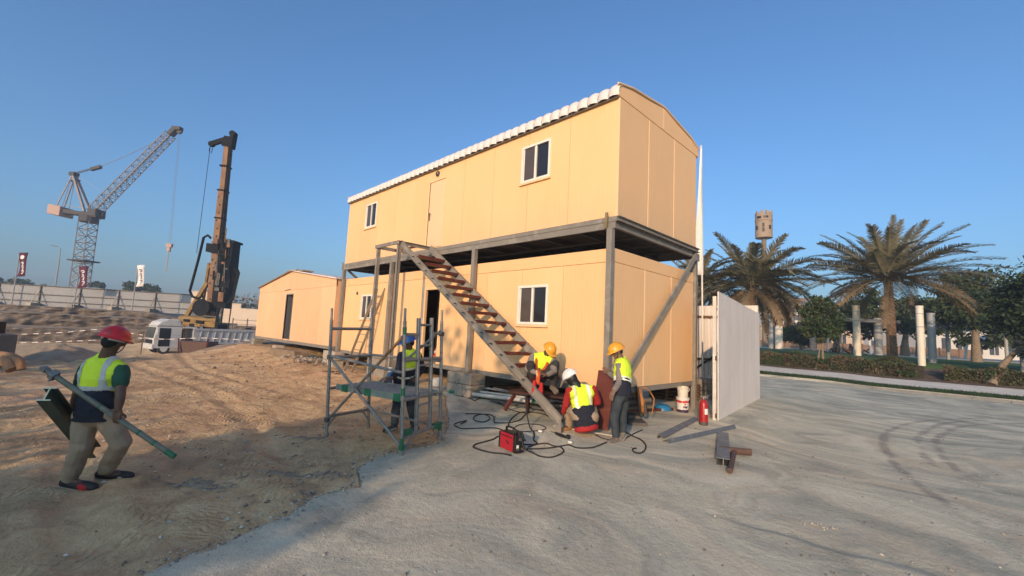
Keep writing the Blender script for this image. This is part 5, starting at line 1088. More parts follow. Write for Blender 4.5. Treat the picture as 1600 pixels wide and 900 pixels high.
# dirt heaps at the edge
def heap(x, y, r, h, lab, seed):
    n = 40; a = np.linspace(-1, 1, n); xx, yy = np.meshgrid(x+a*r, y+a*r*.75); d_ = np.hypot((xx-x)/r, (yy-y)/(r*.75))
    z = gsmooth(xx, yy)-.05+h*np.clip(1-d_, 0, 1)**.8*(1+1.2*fbm(xx*1.4, yy*1.4, 4, seed)); o = sheet('dirt_heap', xx, yy, z, M_dirt); del o['kind']; tag(o, lab, 'dirt heap')
heap(-18.6,-7.4,2.0,.62,'low pale heap of dirt behind the grey bin',41)
heap(-23.4,-2.4,2.2,.34,'dirt heap along the pit edge in front of the truck cab',43); heap(-24.4,.4,2.4,.3,'dirt heap along the pit edge in front of the tipper body',45); heap(-25.2,2.9,2.2,.4,'dirt heap at the pit edge beside the peach cabin',46)
t = thing('site_bin', 'grey steel site bin at the far left edge', 'bin', (-14.2,-8.9,.1))
b = MB(); b.obox((-15.5,-9.5,.50), (.95,.55,0), (.4,-.7,0), (0,0,.45)); b.build('body', mat("bin grey", (.12,.12,.115), .7, var=.15), t, bevel=.03)
b = MB(); b.obox((-15.5,-9.5,1.13), (.70,.42,0), (.3,-.55,0), (0,0,.165)); b.build('contents', M_blk, t); b = MB(); b.obox((-15.15,-9.2,1.14), (.09,.06,0), (.06,-.1,0), (0,0,.16)); b.build('bracket', M_ro, t)
# tan pipes bundle on the ground at far left
b = MB(); b.tube(spl([(-14.2,-9.6,.34),(-13.2,-8.75,.33),(-12.85,-8.42,.38),(-12.68,-8.20,.25)],4), .10, 10); b.tube(spl([(-13.1,-8.62,.28),(-12.75,-8.42,.50),(-12.40,-8.05,.42),(-12.3,-7.95,.16)],4), .10, 10); b.tube(spl([(-12.95,-8.5,.52),(-12.5,-8.25,.40),(-12.3,-8.1,.16)],4), .12, 10)
o = b.build('sandbag_roll', mat("tan fabric", (.30,.17,.09), .9, var=.2, bump=.5, bscale=12), origin=(-12.6,-8.3,.1), smooth=60); tag(o, 'tan fabric rolls lying on the dirt at the left edge of the picture', 'fabric roll')
# ---------------------------------------------------------------- vegetation
M_bark = mat("palm trunk", (.16,.10,.06), .95, var=.3, scale=8, bump=.4, detail=8); M_bark2 = mat("tree bark", (.20,.15,.10), .95, var=.3, scale=8, bump=.5, detail=8)
def leaf_mat(name, c, c2, sc=1.2):
    m = mat(name, c, .6, col2=c2, scale=sc, detail=5, spec=.3)
    b = m.node_tree.nodes["Principled BSDF"]; b.inputs["Subsurface Weight"].default_value = 0
    return m
M_pl1 = leaf_mat("palm leaflet", (.085,.085,.046), (.19,.165,.10), 2.); M_pl2 = leaf_mat("dry palm leaflet", (.15,.105,.06), (.25,.175,.10), 2.); M_rach = mat("palm rachis", (.17,.15,.08), .7)
def frond_mesh(Lf, droop, twist, seed):
    r = random.Random(seed); b = MB(); n = 22; pts = []; ang = 0; x = z = y = 0
    for i in range(n+1):
        s = i/n; pts.append(Vector((x, y, z))); a = -droop*(s**1.5)
        x += Lf/n*math.cos(a); z += Lf/n*math.sin(a); y += Lf/n*twist*s
    b.tube(pts, [.035*(1-.85*i/n) for i in range(n+1)], 4, 1)
    N = 72
    for k in range(N):
        s = .16+.84*k/N; f_ = s*n; i = min(int(f_), n-1); p = pts[i].lerp(pts[i+1], f_-i); d = (pts[i+1]-pts[i]).normalized()
        up = Vector((0,1,0)).cross(d)*-1; up = up if up.z > 0 else -up
        ll = (.66*math.sin(math.pi*min(1, .18+s*.80))**.7+.10)*r.uniform(.85,1.12)
        for sd in (-1, 1):
            v = (Vector((0,sd,0))*r.uniform(.75,1.05)+d*r.uniform(.65,1.0)+up*r.uniform(.05,.55)).normalized()
            tip = p+v*ll-Vector((0,0,.13*ll*r.uniform(.3,1.6))); w = d*.030+up*.012
            mid = p+v*ll*.55+up*.02
            b.add([p-w, p+w, mid+w*1.0, mid-w*1.0, tip], [(0,1,2,3),(3,2,4)], 0)
    return b.mesh('frond', [M_pl1, M_rach], 60)
def palm(label, base, H, Lf, nf, rad_, seed, wind=(0,0), lo=-35, dk=1.):
    r = random.Random(seed); t = thing('palm_tree', label, 'palm', base, 'date palms beside the road'); o = Vector(base)
    b = MB(); N = 24; rows = int(H/.16)
    lean_ = Vector((r.uniform(-.03,.03), r.uniform(-.03,.03), 0)); ax = lambda z: o+lean_*z+Vector((0,0,z)); rr = lambda z: rad_*(1.12-.18*min(1,z/H)+.10*math.exp(-z*2)+.22*max(0,(z-H*.9)/(H*.1))*.6)
    b.tube([ax(H*i/12) for i in range(13)], [rr(H*i/12)*.9 for i in range(13)], 16)
    for j in range(rows):
        z = .1+j*(H-.1)/rows
        for k in range(11):
            a = 2*math.pi*(k+.5*(j%2))/11; R1 = rr(z)*.84; n1 = Vector((math.cos(a),math.sin(a),0)); tq = Vector((-n1.y,n1.x,0)); c = ax(z)+n1*R1
            w = rr(z)*.27; b.add([c-tq*w, c+tq*w, c+Vector((0,0,-.10)), c+Vector((0,0,.13))+n1*(rr(z)*.20), c+Vector((0,0,.05))+n1*(rr(z)*.22)+tq*w*.5, c+Vector((0,0,.05))+n1*(rr(z)*.22)-tq*w*.5], [(0,2,5),(2,1,4),(2,4,5),(5,4,3),(0,5,3),(1,3,4)])
    b.build('trunk', M_bark, t)
    M = [frond_mesh(Lf, dr*dk, tw, seed*10+i) for i, (dr, tw) in enumerate(((.25,.02),(.55,-.04),(.85,.05),(1.15,.02),(.4,.06),(.7,-.06)))]
    dry = frond_mesh(Lf*.8, 1.3, .05, seed+99); dry.materials[0] = M_pl2; dry2 = frond_mesh(Lf*.95, .9, -.05, seed+98); dry2.materials[0] = M_pl2
    top = ax(H)-o
    for i in range(nf):
        f = i/nf; el = 76-(76-lo)*(f**.8)+r.uniform(-7,7); az = i*2.39996+r.uniform(-.2,.2)
        me = M[int(min(5, (1-f)*2+r.random()*4))] if el > -8 else (dry if r.random() < .5 else dry2)
        if el > 40: me = M[r.choice((0,1,4,5))]
        dv = Vector((math.cos(az)*math.cos(rad(el)), math.sin(az)*math.cos(rad(el)), math.sin(rad(el))))+Vector((wind[0],wind[1],0))*.5
        el2 = math.atan2(dv.z, math.hypot(dv.x,dv.y)); az2 = math.atan2(dv.y, dv.x)
        link_mesh('frond', me, t, top+Vector((math.cos(az2),math.sin(az2),0))*.12+Vector((0,0,r.uniform(-.25,.2))), (r.uniform(-.5,.5), -el2, az2), r.uniform(.85,1.08)*(1 if el < 25 else 1-.26*(el-25)/50))
        t.children[-1].rotation_mode = 'XYZ'
    for i in range(14):
        az = i*.45; b_ = 0
    return t
palm('big date palm with a wide crown between the white columns', (1.67,33.1,g(1.67,33.1)-.1), 5.75, 5.7, 92, .26, 3, (.05,-.05), -22)
palm('wind blown date palm behind the white gate, below the round tower head', (-5.35,26.4,g(-5.35,26.4)), 4.7, 5.0, 88, .30, 5, (.5,.45), -32, 1.5)
palm('date palm half hidden behind the white feather flag', (-8.9,26.0,g(-8.9,26)), 4.8, 4.6, 64, .30, 8, (.35,.3), -40, 1.7)

def crown_mesh(name, blobs, n, size, mats, seed, origin, clumps=60, sphere=.75):
    r = np.random.default_rng(seed); V = []; F = []; MI = []
    tot = sum(b[1]**2 for b in blobs)
    for (c, R, sq) in [(np.array(b[0]), b[1], b[2] if len(b) > 2 else .85) for b in blobs]:
        nc = max(6, int(clumps*R*R/tot)); nl = int(n*R*R/tot/nc)
        for k in range(nc):
            d = r.normal(size=3); d /= np.linalg.norm(d); rr_ = R*(r.uniform(.35,1)**.55)*r.uniform(.85,1.12); cc = c+d*rr_*np.array([1,1,sq]); cr = R*r.uniform(.16,.34)
            pos = cc+r.normal(size=(nl,3))*cr*np.array([.6,.6,.42]); mi = int(r.integers(0, len(mats)))
            a = r.normal(size=(nl,3)); a /= np.linalg.norm(a,axis=1)[:,None]; bb = np.cross(a, r.normal(size=(nl,3))); bb /= np.linalg.norm(bb,axis=1)[:,None]
            s = size*r.uniform(.55,1.3,size=(nl,1)); q = np.stack([pos-a*s, pos+bb*s*.45, pos+a*s, pos-bb*s*.45], 1)
            o_ = len(V); V += q.reshape(-1,3).tolist(); F += [(o_+4*i,o_+4*i+1,o_+4*i+2,o_+4*i+3) for i in range(nl)]; MI += [mi]*nl
    me = bpy.data.meshes.new(name); me.from_pydata((np.array(V)-np.array(origin)).tolist(), [], F)
    for m in mats: me.materials.append(m)
    me.polygons.foreach_set('material_index', MI); me.update(); return me
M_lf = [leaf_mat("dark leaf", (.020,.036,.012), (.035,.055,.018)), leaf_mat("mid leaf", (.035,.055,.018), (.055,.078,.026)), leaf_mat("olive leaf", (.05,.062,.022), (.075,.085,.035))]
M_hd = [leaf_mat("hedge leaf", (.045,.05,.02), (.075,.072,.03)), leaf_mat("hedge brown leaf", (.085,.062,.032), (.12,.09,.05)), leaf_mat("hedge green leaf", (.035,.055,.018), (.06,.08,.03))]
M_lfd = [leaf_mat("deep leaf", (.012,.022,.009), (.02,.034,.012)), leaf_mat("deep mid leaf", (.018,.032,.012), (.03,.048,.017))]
def tree(label, base, trunks, blobs, n, size, seed, mats=M_lf, group=None, clumps=60):
    t = thing('tree', label, 'tree', base, group)
    for pts, r in trunks:
        P_ = spl(pts, 4); b = MB(); b.tube(P_, [r*(1.15-.75*i/(len(P_)-1)) for i in range(len(P_))], 9)
        e = P_[-1]
        for bl in blobs[:6]:
            c = Vector(bl[0]); b.tube([e, e.lerp(c,.5)+Vector((random.uniform(-.1,.1),random.uniform(-.1,.1),.05))*bl[1], c], [r*.4,r*.22,r*.08], 5)
        b.build('trunk', M_bark2, t, 60)
    me = crown_mesh('crown', blobs, n, size, mats, seed, base, clumps); link_mesh('crown', me, t)
    return t
z = .33
tree('small round dark tree with two thin stems in front of the hedge', (-.75,22.9,z), [([(-.95,22.75,z),(-.80,22.85,1.2),(-.68,22.9,2.3)],.06),([(-.60,23.0,z),(-.62,22.95,1.2),(-.60,22.95,2.3)],.09)],
     [((-.66,22.9,3.2),.95,1.05),((-1.05,22.6,2.75),.6),((-.25,23.3,2.8),.62),((-.7,22.9,4.15),.62),((-.4,22.7,2.4),.5),((-1.0,23.0,3.6),.55)], 11000, .085, 21, clumps=150)
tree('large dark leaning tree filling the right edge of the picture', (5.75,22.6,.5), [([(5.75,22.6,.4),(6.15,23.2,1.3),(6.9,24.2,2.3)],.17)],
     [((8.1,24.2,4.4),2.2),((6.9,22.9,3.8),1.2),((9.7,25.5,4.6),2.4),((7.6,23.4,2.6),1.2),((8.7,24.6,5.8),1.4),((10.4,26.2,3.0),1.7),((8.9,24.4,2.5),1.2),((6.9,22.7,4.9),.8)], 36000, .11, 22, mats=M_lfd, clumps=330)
tree('dark tree with a straight pale trunk right of the big palm', (6.0,44.5,1.1), [([(6.0,44.5,1.1),(6.0,44.6,2.8),(6.0,44.6,4.4)],.33)], [((6.2,44.6,6.0),2.6),((4.2,43.2,5.2),1.7),((8.2,46.4,5.5),2.0),((5.2,44,7.6),1.3)], 15000, .17, 23, clumps=170)
tree('dark tree behind the nearest white column', (-3.9,49.5,1.1), [([(-3.9,49.5,1.1),(-3.85,49.5,2.6),(-3.6,49.6,4.0)],.32)], [((-3.2,49.6,5.0),2.2),((-1.5,51.2,4.6),1.9),((-.6,52,6.4),1.6),((-4.9,48.2,5.2),1.5),((-2.0,50.8,7.1),1.5)], 14000, .18, 24, clumps=150)
tree('thin dark tree behind the palm trunk', (1.0,57.5,1.1), [([(1.0,57.5,1.1),(1.05,57.5,2.6),(1.2,57.6,4.0)],.42),([(2.0,58.4,1.1),(2.0,58.4,3)],.2)], [((1.4,57.8,5.6),2.3),((3.2,59.4,5.0),1.7),((-.1,56.4,5.2),1.3)], 12000, .2, 25, clumps=130)
tree('low dark tree between the first pair of white columns', (-7.7,52.8,1.1), [([(-7.7,52.8,1.1),(-7.7,52.8,2.4)],.2)], [((-7.7,52.8,3.3),1.7),((-6.3,54,3.4),1.5),((-9.2,51.4,2.9),1.2)], 9000, .18, 26, clumps=110)
tree('dark tree beyond the lawn at the far right', (10.5,66,1.1), [([(10.5,66,1.1),(10.5,66,3)],.3)], [((10.5,66,5),3.2),((7,63,4.4),2.4),((14,69,4.8),2.8)], 10000, .26, 27, clumps=120)
tree('round dark bush tree standing beyond the fence at far left', (-178,-21.5,2), [([(-178,-21.5,2),(-178,-21.5,7)],.4)], [((-178,-21.5,8.0),3.2,.6),((-174,-17.5,7.2),2.6,.6),((-182,-26,7.6),3,.6)], 4000, .5, 28, clumps=60, group='dark trees beyond the fence')
tree('low dark tree beyond the fence behind the white banner flag', (-152,2.5,2), [([(-152,2.5,2),(-152,2.5,6.5)],.4)], [((-152.5,2.4,8.6),2.4,.5),((-150,4.8,8.8),2.2,.5),((-148,6.6,8.2),1.7,.5)], 4000, .45, 29, clumps=60, group='dark trees beyond the fence')
tree('smallest dark tree top beyond the fence, right of the crane mast', (-160,-5,2), [([(-160,-5,2),(-160,-5,7.5)],.3)], [((-160,-5,9.1),1.3,.5),((-158.6,-3.7,8.9),1.1,.5)], 1500, .4, 30, clumps=24, group='dark trees beyond the fence')
# row of bare trees behind the pale wall: reads as one mass
r = random.Random(4); b = MB()
for i in range(70):
    p = Vector((-128,15,1.5))+RV*(i*.45+r.uniform(-.2,.2))+HV*r.uniform(-3,3); h = r.uniform(5,7.2); b.tube([p, p+Vector((r.uniform(-.3,.3),0,h*.6)), p+Vector((r.uniform(-.6,.6),0,h))], [.12,.07,.03], 4)
    for k in range(9): q = p+Vector((0,0,h*r.uniform(.35,.95))); b.tube([q, q+RV*r.uniform(-.9,.9)+Vector((0,0,r.uniform(.4,1.3)))], [.05,.02], 3)
for i in range(1500):
    p = Vector((-128,15,1.5))+RV*r.uniform(0,31)+HV*r.uniform(-3,3)+Vector((0,0,r.uniform(.0,4.2 if r.random() < .7 else 6))); a = Vector((r.gauss(0,1),r.gauss(0,1),r.gauss(0,1))).normalized()*.35; c = a.orthogonal()*.7; b.add([p-a,p+c,p+a,p-c], [(0,1,2,3)], 1)
tag(b.build('foliage_mass', [M_bark2, M_lf[0]]), kind='stuff')

def hedge(label, x0, x1, y0, y1, z0, h, n, seed, size=.05):
    t = thing('hedge', label, 'hedge', ((x0+x1)/2,(y0+y1)/2,z0), 'hedges along the footpath'); r_ = np.random.default_rng(seed); o = np.array(wloc(t))
    x = r_.uniform(x0,x1,n); v = r_.uniform(0,1,n); face = r_.random(n)
    top = h*(.82+.35*fbm(x*.9,x*0,4,seed)+.12*np.sin(x*3.1+seed))
    y = np.where(face < .55, y0+r_.exponential(.10,n)+.10*np.sin(x*4), r_.uniform(y0,y1,n)); zz = z0+np.where(face < .55, v*top, top-r_.exponential(.07,n)*1.0)
    zz += r_.normal(size=n)*.03; zz = np.maximum(zz, z0+.02)
    a = r_.normal(size=(n,3)); a /= np.linalg.norm(a,axis=1)[:,None]; c = np.cross(a, r_.normal(size=(n,3))); c /= np.linalg.norm(c,axis=1)[:,None]; s = size*r_.uniform(.6,1.4,(n,1))
    p = np.stack([x,y,zz],-1); q = np.stack([p-a*s,p+c*s*.5,p+a*s,p-c*s*.5],1).reshape(-1,3)-o
    me = bpy.data.meshes.new('leaves'); me.from_pydata(q.tolist(), [], [(4*i,4*i+1,4*i+2,4*i+3) for i in range(n)])
    for m in M_hd: me.materials.append(m)
    pn = vnoise(x*1.4, zz*3, seed); me.polygons.foreach_set('material_index', np.where(pn < .42, 0, np.where(pn < .66, 1, 2)).astype('i4')); me.update(); link_mesh('leaves', me, t)
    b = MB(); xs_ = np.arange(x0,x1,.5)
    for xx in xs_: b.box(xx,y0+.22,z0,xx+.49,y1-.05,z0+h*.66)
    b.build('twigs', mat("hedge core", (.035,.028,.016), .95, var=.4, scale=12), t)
hedge('long brown green hedge left of the gap, below the big palm', -14, 3.25, 22.65, 24.0, .38, .98, 26000, 51)
hedge('short hedge right of the gap, at the foot of the leaning tree', 4.2, 13, 22.65, 24.0, .40, .78, 14000, 52)
r = random.Random(9); gb = MB()
for i in range(9000):
    x, y = r.uniform(-8,11), r.uniform(18.02,19.48); z_ = g(x,y)+.02; a = r.uniform(0,6.28); h = r.uniform(.04,.11); w = .012
    gb.add([(x-w*math.cos(a),y-w*math.sin(a),z_),(x+w*math.cos(a),y+w*math.sin(a),z_),(x+r.uniform(-.04,.04),y+r.uniform(-.04,.04),z_+h)], [(0,1,2)])
tag(gb.build('grass', M_verge), kind='stuff')
for i in range(3):
    x = (-6.2,-5.4,-4.5)[i]; 
# ---------------------------------------------------------------- columns, tower head, park things
M_col = mat("white painted column", (.66,.60,.50), .6, var=.04, scale=1.2); M_colg = mat("shade grey column", (.30,.30,.29), .6, var=.06)  # grey columns are white ones with shade put into the colour; plain grey elsewhere
def column(x, y, z1, r_, m, lab):
    z0 = g(x,y); t = thing('column', lab, 'column', (x,y,z0), 'round park columns'); o = Vector((x,y,z0))
    b = MB(); b.cyl(o, (x,y,z1), r_, r_, 18); b.build('shaft', m, t, 40)
    for zz in (z1-.42, z1-1.15): 
        b = MB(); b.cyl((x,y,zz), (x,y,zz+.045), r_+.012, n=18); b.build('band', M_colg, t, 40)
    b = MB(); b.lathe([(0,0),(r_+.015,0),(r_+.015,.05),(0,.07)], 18, (x,y,z1)); b.build('cap', m, t, 40)
column(-8.04,44.8,5.25,.36,M_col,'white column farthest left, close to the wind blown palm trunk')
column(-8.9,45.6,4.9,.33,M_colg,'shade grey column just left of the farthest left white column')
column(-.49,35.2,5.0,.235,M_col,'white column standing between the round tree and the big palm')
column(-.35,47.9,4.75,.33,M_colg,'shade grey column close to the left of the big palm trunk')
column(3.35,26.2,4.25,.17,M_col,'white column on the right of the big palm, by the hedge end')
column(3.75,28.6,4.0,.19,M_colg,'shade grey column at the hedge gap, right of the nearest white column')
column(-5.5,47.3,3.1,.30,mat("pink column", (.50,.36,.28), .7),'short pinkish column behind the round tree')
M_tw2 = mat("tan tower render", (.31,.225,.16), .85, var=.12, scale=1.2, bump=.3, bscale=4, detail=8)
q = Vector((-13.05,58.8,1.1)); t = thing('tower', 'round tan tower head on a slim shaft above the wind blown palm', 'tower', q)
b = MB(); b.cyl(q, q+Vector((0,0,15.2)), .42, .30, 12); b.build('shaft', M_bark2, t, 40)
b = MB(); R_t = 1.06; nn = 28; zl = [15.25,16.9,17.5,17.62,18.2,18.32,18.95]; top_ = q.z
vs = []; 
def ring(r_, z_): return [q+Vector((r_*math.cos(2*math.pi*k/nn), r_*math.sin(2*math.pi*k/nn), z_)) for k in range(nn)]
b.lathe([(.3,15.1),(R_t,15.25),(R_t,17.55),(R_t+.05,17.6),(R_t+.05,17.75),(R_t,17.8),(R_t,18.35),(R_t-.15,18.35),(R_t-.15,17.6),(0,17.6)], nn, q); b.build('drum', M_tw2, t, 40)
for k in range(nn):
    a = 2*math.pi*k/nn
    if k % 4 == 3: continue
    n1 = Vector((math.cos(a),math.sin(a),0)); tq = Vector((-n1.y,n1.x,0)); b = MB(); b.obox(q+n1*(R_t-.07)+Vector((0,0,18.55+.12*(k%3==0))), n1*.07, tq*.115, (0,0,.2+.12*(k%3==0))); b.build('merlon', M_tw2, t)
for a, z_, h in ((-1.35,16.9,.28),(-1.35,16.25,.28),(-1.75,18.05,.16),(-1.2,18.05,.16),(-.9,18.05,.16),(-2.2,16.6,.28),(-.55,16.6,.28),(-2.0,18.05,.16)):
    n1 = Vector((math.cos(a),math.sin(a),0)); tq = Vector((-n1.y,n1.x,0)); b = MB(); b.obox(q+n1*(R_t+.0)+Vector((0,0,z_)), n1*.02, tq*.14, (0,0,h)); w = b.build('window', M_blk, t)
b = MB()
for a in (-1.7,-1.0,.4,2.): b.beam(q+Vector((.6*math.cos(a),.6*math.sin(a),17.6)), q+Vector((.7*math.cos(a),.7*math.sin(a),19.2)), .09, .09)
b.build('antenna', M_colg, t)
# far buildings
M_apt = mat("white render", (.55,.50,.44), .8, var=.05); M_aptb = mat("brown render", (.22,.14,.09), .85, var=.1); M_win = mat("far window", (.06,.065,.07), .3)
def block(lab, c, w, d, h, floors, bays, m, m2, ang=0, cat='building', balc=True):
    c = Vector(c); t = thing('building', lab, cat, c); u_ = RV*math.cos(ang)+HV*math.sin(ang); v_ = Vector((-u_.y,u_.x,0))
    b = MB(); b.obox(c+v_*d/2+Vector((0,0,h/2)), u_*w/2, v_*d/2, (0,0,h/2)); b.build('wall', m, t)
    b = MB(); b.obox(c+v_*d/2+Vector((0,0,h+.2)), u_*(w/2+.25), v_*(d/2+.25), (0,0,.2)); b.build('roof', m, t)
    fh = h/floors
    for f in range(floors):
        for k in range(bays):
            x = -w/2+w*(k+.5)/bays; b = MB(); b.obox(c+u_*x+Vector((0,0,fh*(f+.5))), u_*(w/bays*.28), v_*.06, (0,0,fh*.30)); wn = b.build('window', M_win, t)
            b = MB(); b.obox(c+u_*x+Vector((0,0,fh*(f+.5)))-v_*.08, u_*.05, v_*.03, (0,0,fh*.30)); b.build('mullion', m, wn)
            if balc and k % 2 == 0:
                b = MB(); b.obox(c+u_*x-v_*.6+Vector((0,0,fh*f+.1)), u_*(w/bays*.42), v_*.6, (0,0,.12)); b.obox(c+u_*x-v_*1.15+Vector((0,0,fh*f+.6)), u_*(w/bays*.42), v_*.05, (0,0,.42)); b.build('balcony', m2, t)
    return t
block('white apartment block with balconies far behind the wind blown palm', (-38,163,1), 7.5, 10, 19, 6, 3, M_apt, M_aptb)
block('brown and white apartment block, right of the white one', (-31.5,169,1), 5.5, 10, 17, 6, 2, M_aptb, M_apt)
block('grey lower apartment block left of the round tree', (-26,174,1), 5, 10, 14.5, 5, 2, mat("grey render", (.33,.31,.30), .8), M_apt)
block('white villa with dark windows left of the big palm trunk', (-6.6,146,1), 11, 10, 12.0, 3, 4, M_apt, M_apt, balc=False)
block('low pale building behind the lawn, right of the palm', (9,104,1), 22, 8, 4.2, 1, 8, M_apt, M_apt, balc=False)
block('low beige building behind the round tree', (-16,104,1), 22, 8, 4.6, 1, 7, mat("beige render", (.50,.37,.26), .8), M_apt, balc=False)
t = thing('park_fence', 'low brown fence at the far side of the lawn', 'fence', (-8,72,1.1)); p0 = Vector((-24,60,1.1)); e_ = RV
for i in range(15):
    p = p0+e_*i*3; MB().beam(p, p+Vector((0,0,1.5)), .14, .14, e_).build('post', M_woodd, t); b = MB(); b.obox(p+e_*1.5+Vector((0,0,.7)), e_*1.40, HV*.03, (0,0,.65)); b.build('panel', M_aptb, t)
M_can = mat("shade canopy", (.62,.58,.52), .8); M_cang = mat("grey roof slab", (.16,.155,.155), .8)
for i, (x, y, w, z_, lab, m) in enumerate(((-2.2,48,3.1,4.5,'flat grey shade roof behind the white column and round tree',M_cang),(6.3,52,3.2,4.2,'flat grey shade roof right of the nearest white column',M_cang))):
    c = Vector((x,y,1.1)); t = thing('shade_roof', lab, 'shade roof', c); b = MB(); b.obox(c+Vector((0,0,z_-1.1)), RV*w, HV*1.8, (0,0,.16)); b.build('slab', m, t)
    for s in (-1,1): MB().cyl(c+RV*w*.85*s, c+RV*w*.85*s+Vector((0,0,z_-1.2)), .13, n=10).build('post', M_colg, t, 40)
for i, (x, y, s, lab) in enumerate(((9.6,74,2.6,'white tent canopy at the right beyond the lawn, the left one'),(14.6,79,2.4,'white tent canopy at the right beyond the lawn, the right one'))):
    c = Vector((x,y,1.1)); t = thing('tent_canopy', lab, 'canopy', c); k4 = [(-1,-1),(1,-1),(1,1),(-1,1)]
    b = MB(); vs = [c+RV*s*a+HV*s*d+Vector((0,0,2.4)) for a, d in k4]+[c+Vector((0,0,3.9))]; b.add(vs, [(0,1,4),(1,2,4),(2,3,4),(3,0,4),(3,2,1,0)]); b.build('roof', M_can, t)
    for a, d in k4: p = c+RV*s*a*.92+HV*s*d*.92; b = MB(); b.cyl(p+RV*a*.5, p+Vector((0,0,2.4)), .16, .10, n=8); b.build('leg', M_can, t, 40)
# small posts and bollards on the lawn edge
for i, (x, y, h, lab) in enumerate(((7.0,26.0,1.2,'short grey post at the right edge on the lawn'),)):
    zb = g(x,y); o = MB().cyl((x,y,zb), (x,y,zb+h), .12, n=12).lathe([(.12,h),(.09,h+.05),(0,h+.06)], 12, (x,y,zb)).build('bollard', M_colg, origin=(x,y,zb), smooth=40); tag(o, lab, 'post')
# unseen cabin-shaped blocks and leaf cards added behind the camera to shade the foreground
bx0, bx1, by0, by1, bh = -11.0, 6.84, -23.4, -20.0, 5.6
t = thing('shade_block', 'cream cabin-shaped block added behind the photographer to shade the foreground, outside the picture', 'cabin', ((bx0+bx1)/2, (by0+by1)/2, 0))
for x0_, x1_, h_ in ((bx0, 3.68, 2.5), (3.70, bx1, 3.9)):
    b = MB(); b.box(x0_,by0,.1,x1_,by1,h_); w = b.build('wall', M_cream, t)
    for z0 in (1.0,):
        for i in range(max(1, int((x1_-x0_)/3.2))): x = x0_+.9+3.2*i; b = MB(); b.box(x,by1+.002,z0,x+.85,by1+.03,z0+.85); b.build('window', M_gl2, w)
    MB().box(x0_-.02,by0-.1,h_+.003,x1_-.0,by1+.1,h_+.07).build('roof', M_tile, t)

r = np.random.default_rng(78); N = 9000  # unseen leaf cards, added to soften the edge of the foreground shade
x = r.uniform(-12, 6.9, N); tall = np.where(x > 3.7, 1.25, 0.)+.55*fbm(x*.9, x*0, 3, 5)*2; z_ = np.where(x > 3.7, 1.5, .9)+tall+np.abs(r.normal(0, 1, N))*np.where(x > 3.7, 1.5, .85)+r.uniform(0, 1, N); y = r.uniform(-20.2, -18.6, N)
keep = x < 6.75+.25*np.sin(z_*5); x, y, z_ = x[keep], y[keep], z_[keep]; N = len(x)
a = r.normal(size=(N,3)); a /= np.linalg.norm(a,axis=1)[:,None]; c = np.cross(a, r.normal(size=(N,3))); c /= np.linalg.norm(c,axis=1)[:,None]; s_ = .17*r.uniform(.6,1.5,(N,1)); p = np.stack([x,y,z_],-1)
me = bpy.data.meshes.new('foliage_mass'); me.from_pydata(np.stack([p-a*s_,p+c*s_*.7,p+a*s_,p-c*s_*.7],1).reshape(-1,3).tolist(), [], [(4*i,4*i+1,4*i+2,4*i+3) for i in range(N)])
for m in M_lf: me.materials.append(m)
me.update(); o = bpy.data.objects.new('foliage_mass', me); COL.objects.link(o); o['kind'] = 'stuff'
# ---------------------------------------------------------------- people
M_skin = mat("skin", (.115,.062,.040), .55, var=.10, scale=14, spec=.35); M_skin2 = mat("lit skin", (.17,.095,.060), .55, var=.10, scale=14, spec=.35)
M_hair = mat("hair", (.012,.010,.009), .8); M_eye = mat("eye white", (.55,.5,.46), .3); M_iris = mat("iris", (.02,.012,.01), .3)
M_hv = mat("high visibility yellow", (.62,.80,.035), .75, var=.06, scale=5, bump=.2, bscale=30); M_band = mat("reflective band", (.46,.46,.43), .4, var=.08, scale=20); M_bandl = mat("pale reflective band", (.80,.80,.62), .4, var=.05)
M_navy = mat("navy cloth", (.014,.016,.026), .9, var=.25, scale=6, bump=.3, bscale=30); M_khaki = mat("khaki cloth", (.30,.225,.155), .9, var=.14, scale=5, bump=.35, bscale=24, detail=8)
M_jean = mat("worn denim", (.034,.042,.050), .9, var=.4, scale=5, bump=.3, bscale=30, detail=8); M_dkcl = mat("charcoal cloth", (.035,.034,.034), .9, var=.25, scale=6, bump=.3, bscale=25); M_gcl = mat("grey cloth", (.20,.165,.14), .9, var=.15, scale=6, bump=.3, bscale=30)
M_gtee = mat("green cloth", (.022,.075,.045), .9, var=.2, scale=6, bump=.2); M_redc = mat("red cloth", (.34,.018,.018), .85, var=.15, scale=6, bump=.2); M_tan = mat("tan boot leather", (.36,.19,.085), .75, var=.2, scale=8); M_blkb = mat("black boot", (.02,.018,.017), .6, var=.3, scale=8); M_sole = mat("dusty sole", (.26,.22,.18), .9, var=.15, scale=12); M_gboot = mat("dusty boot", (.15,.125,.10), .85, var=.2, scale=8)
M_hy = mat("yellow helmet", (.72,.32,.022), .38, var=.05, spec=.5, wear=(.5,.25,.05), wscale=14, wth=.66); M_hr = mat("red helmet", (.62,.020,.022), .38, var=.05, spec=.5, wear=(.35,.03,.03), wscale=14); M_hb = mat("blue helmet", (.025,.085,.28), .38, spec=.5); M_hw = mat("white helmet", (.72,.70,.66), .38, spec=.5, wear=(.4,.36,.3), wscale=14, wth=.66)
M_harn = mat("orange webbing", (.50,.075,.02), .8, var=.12, scale=20); M_glove = mat("red glove", (.42,.022,.02), .85, var=.15)
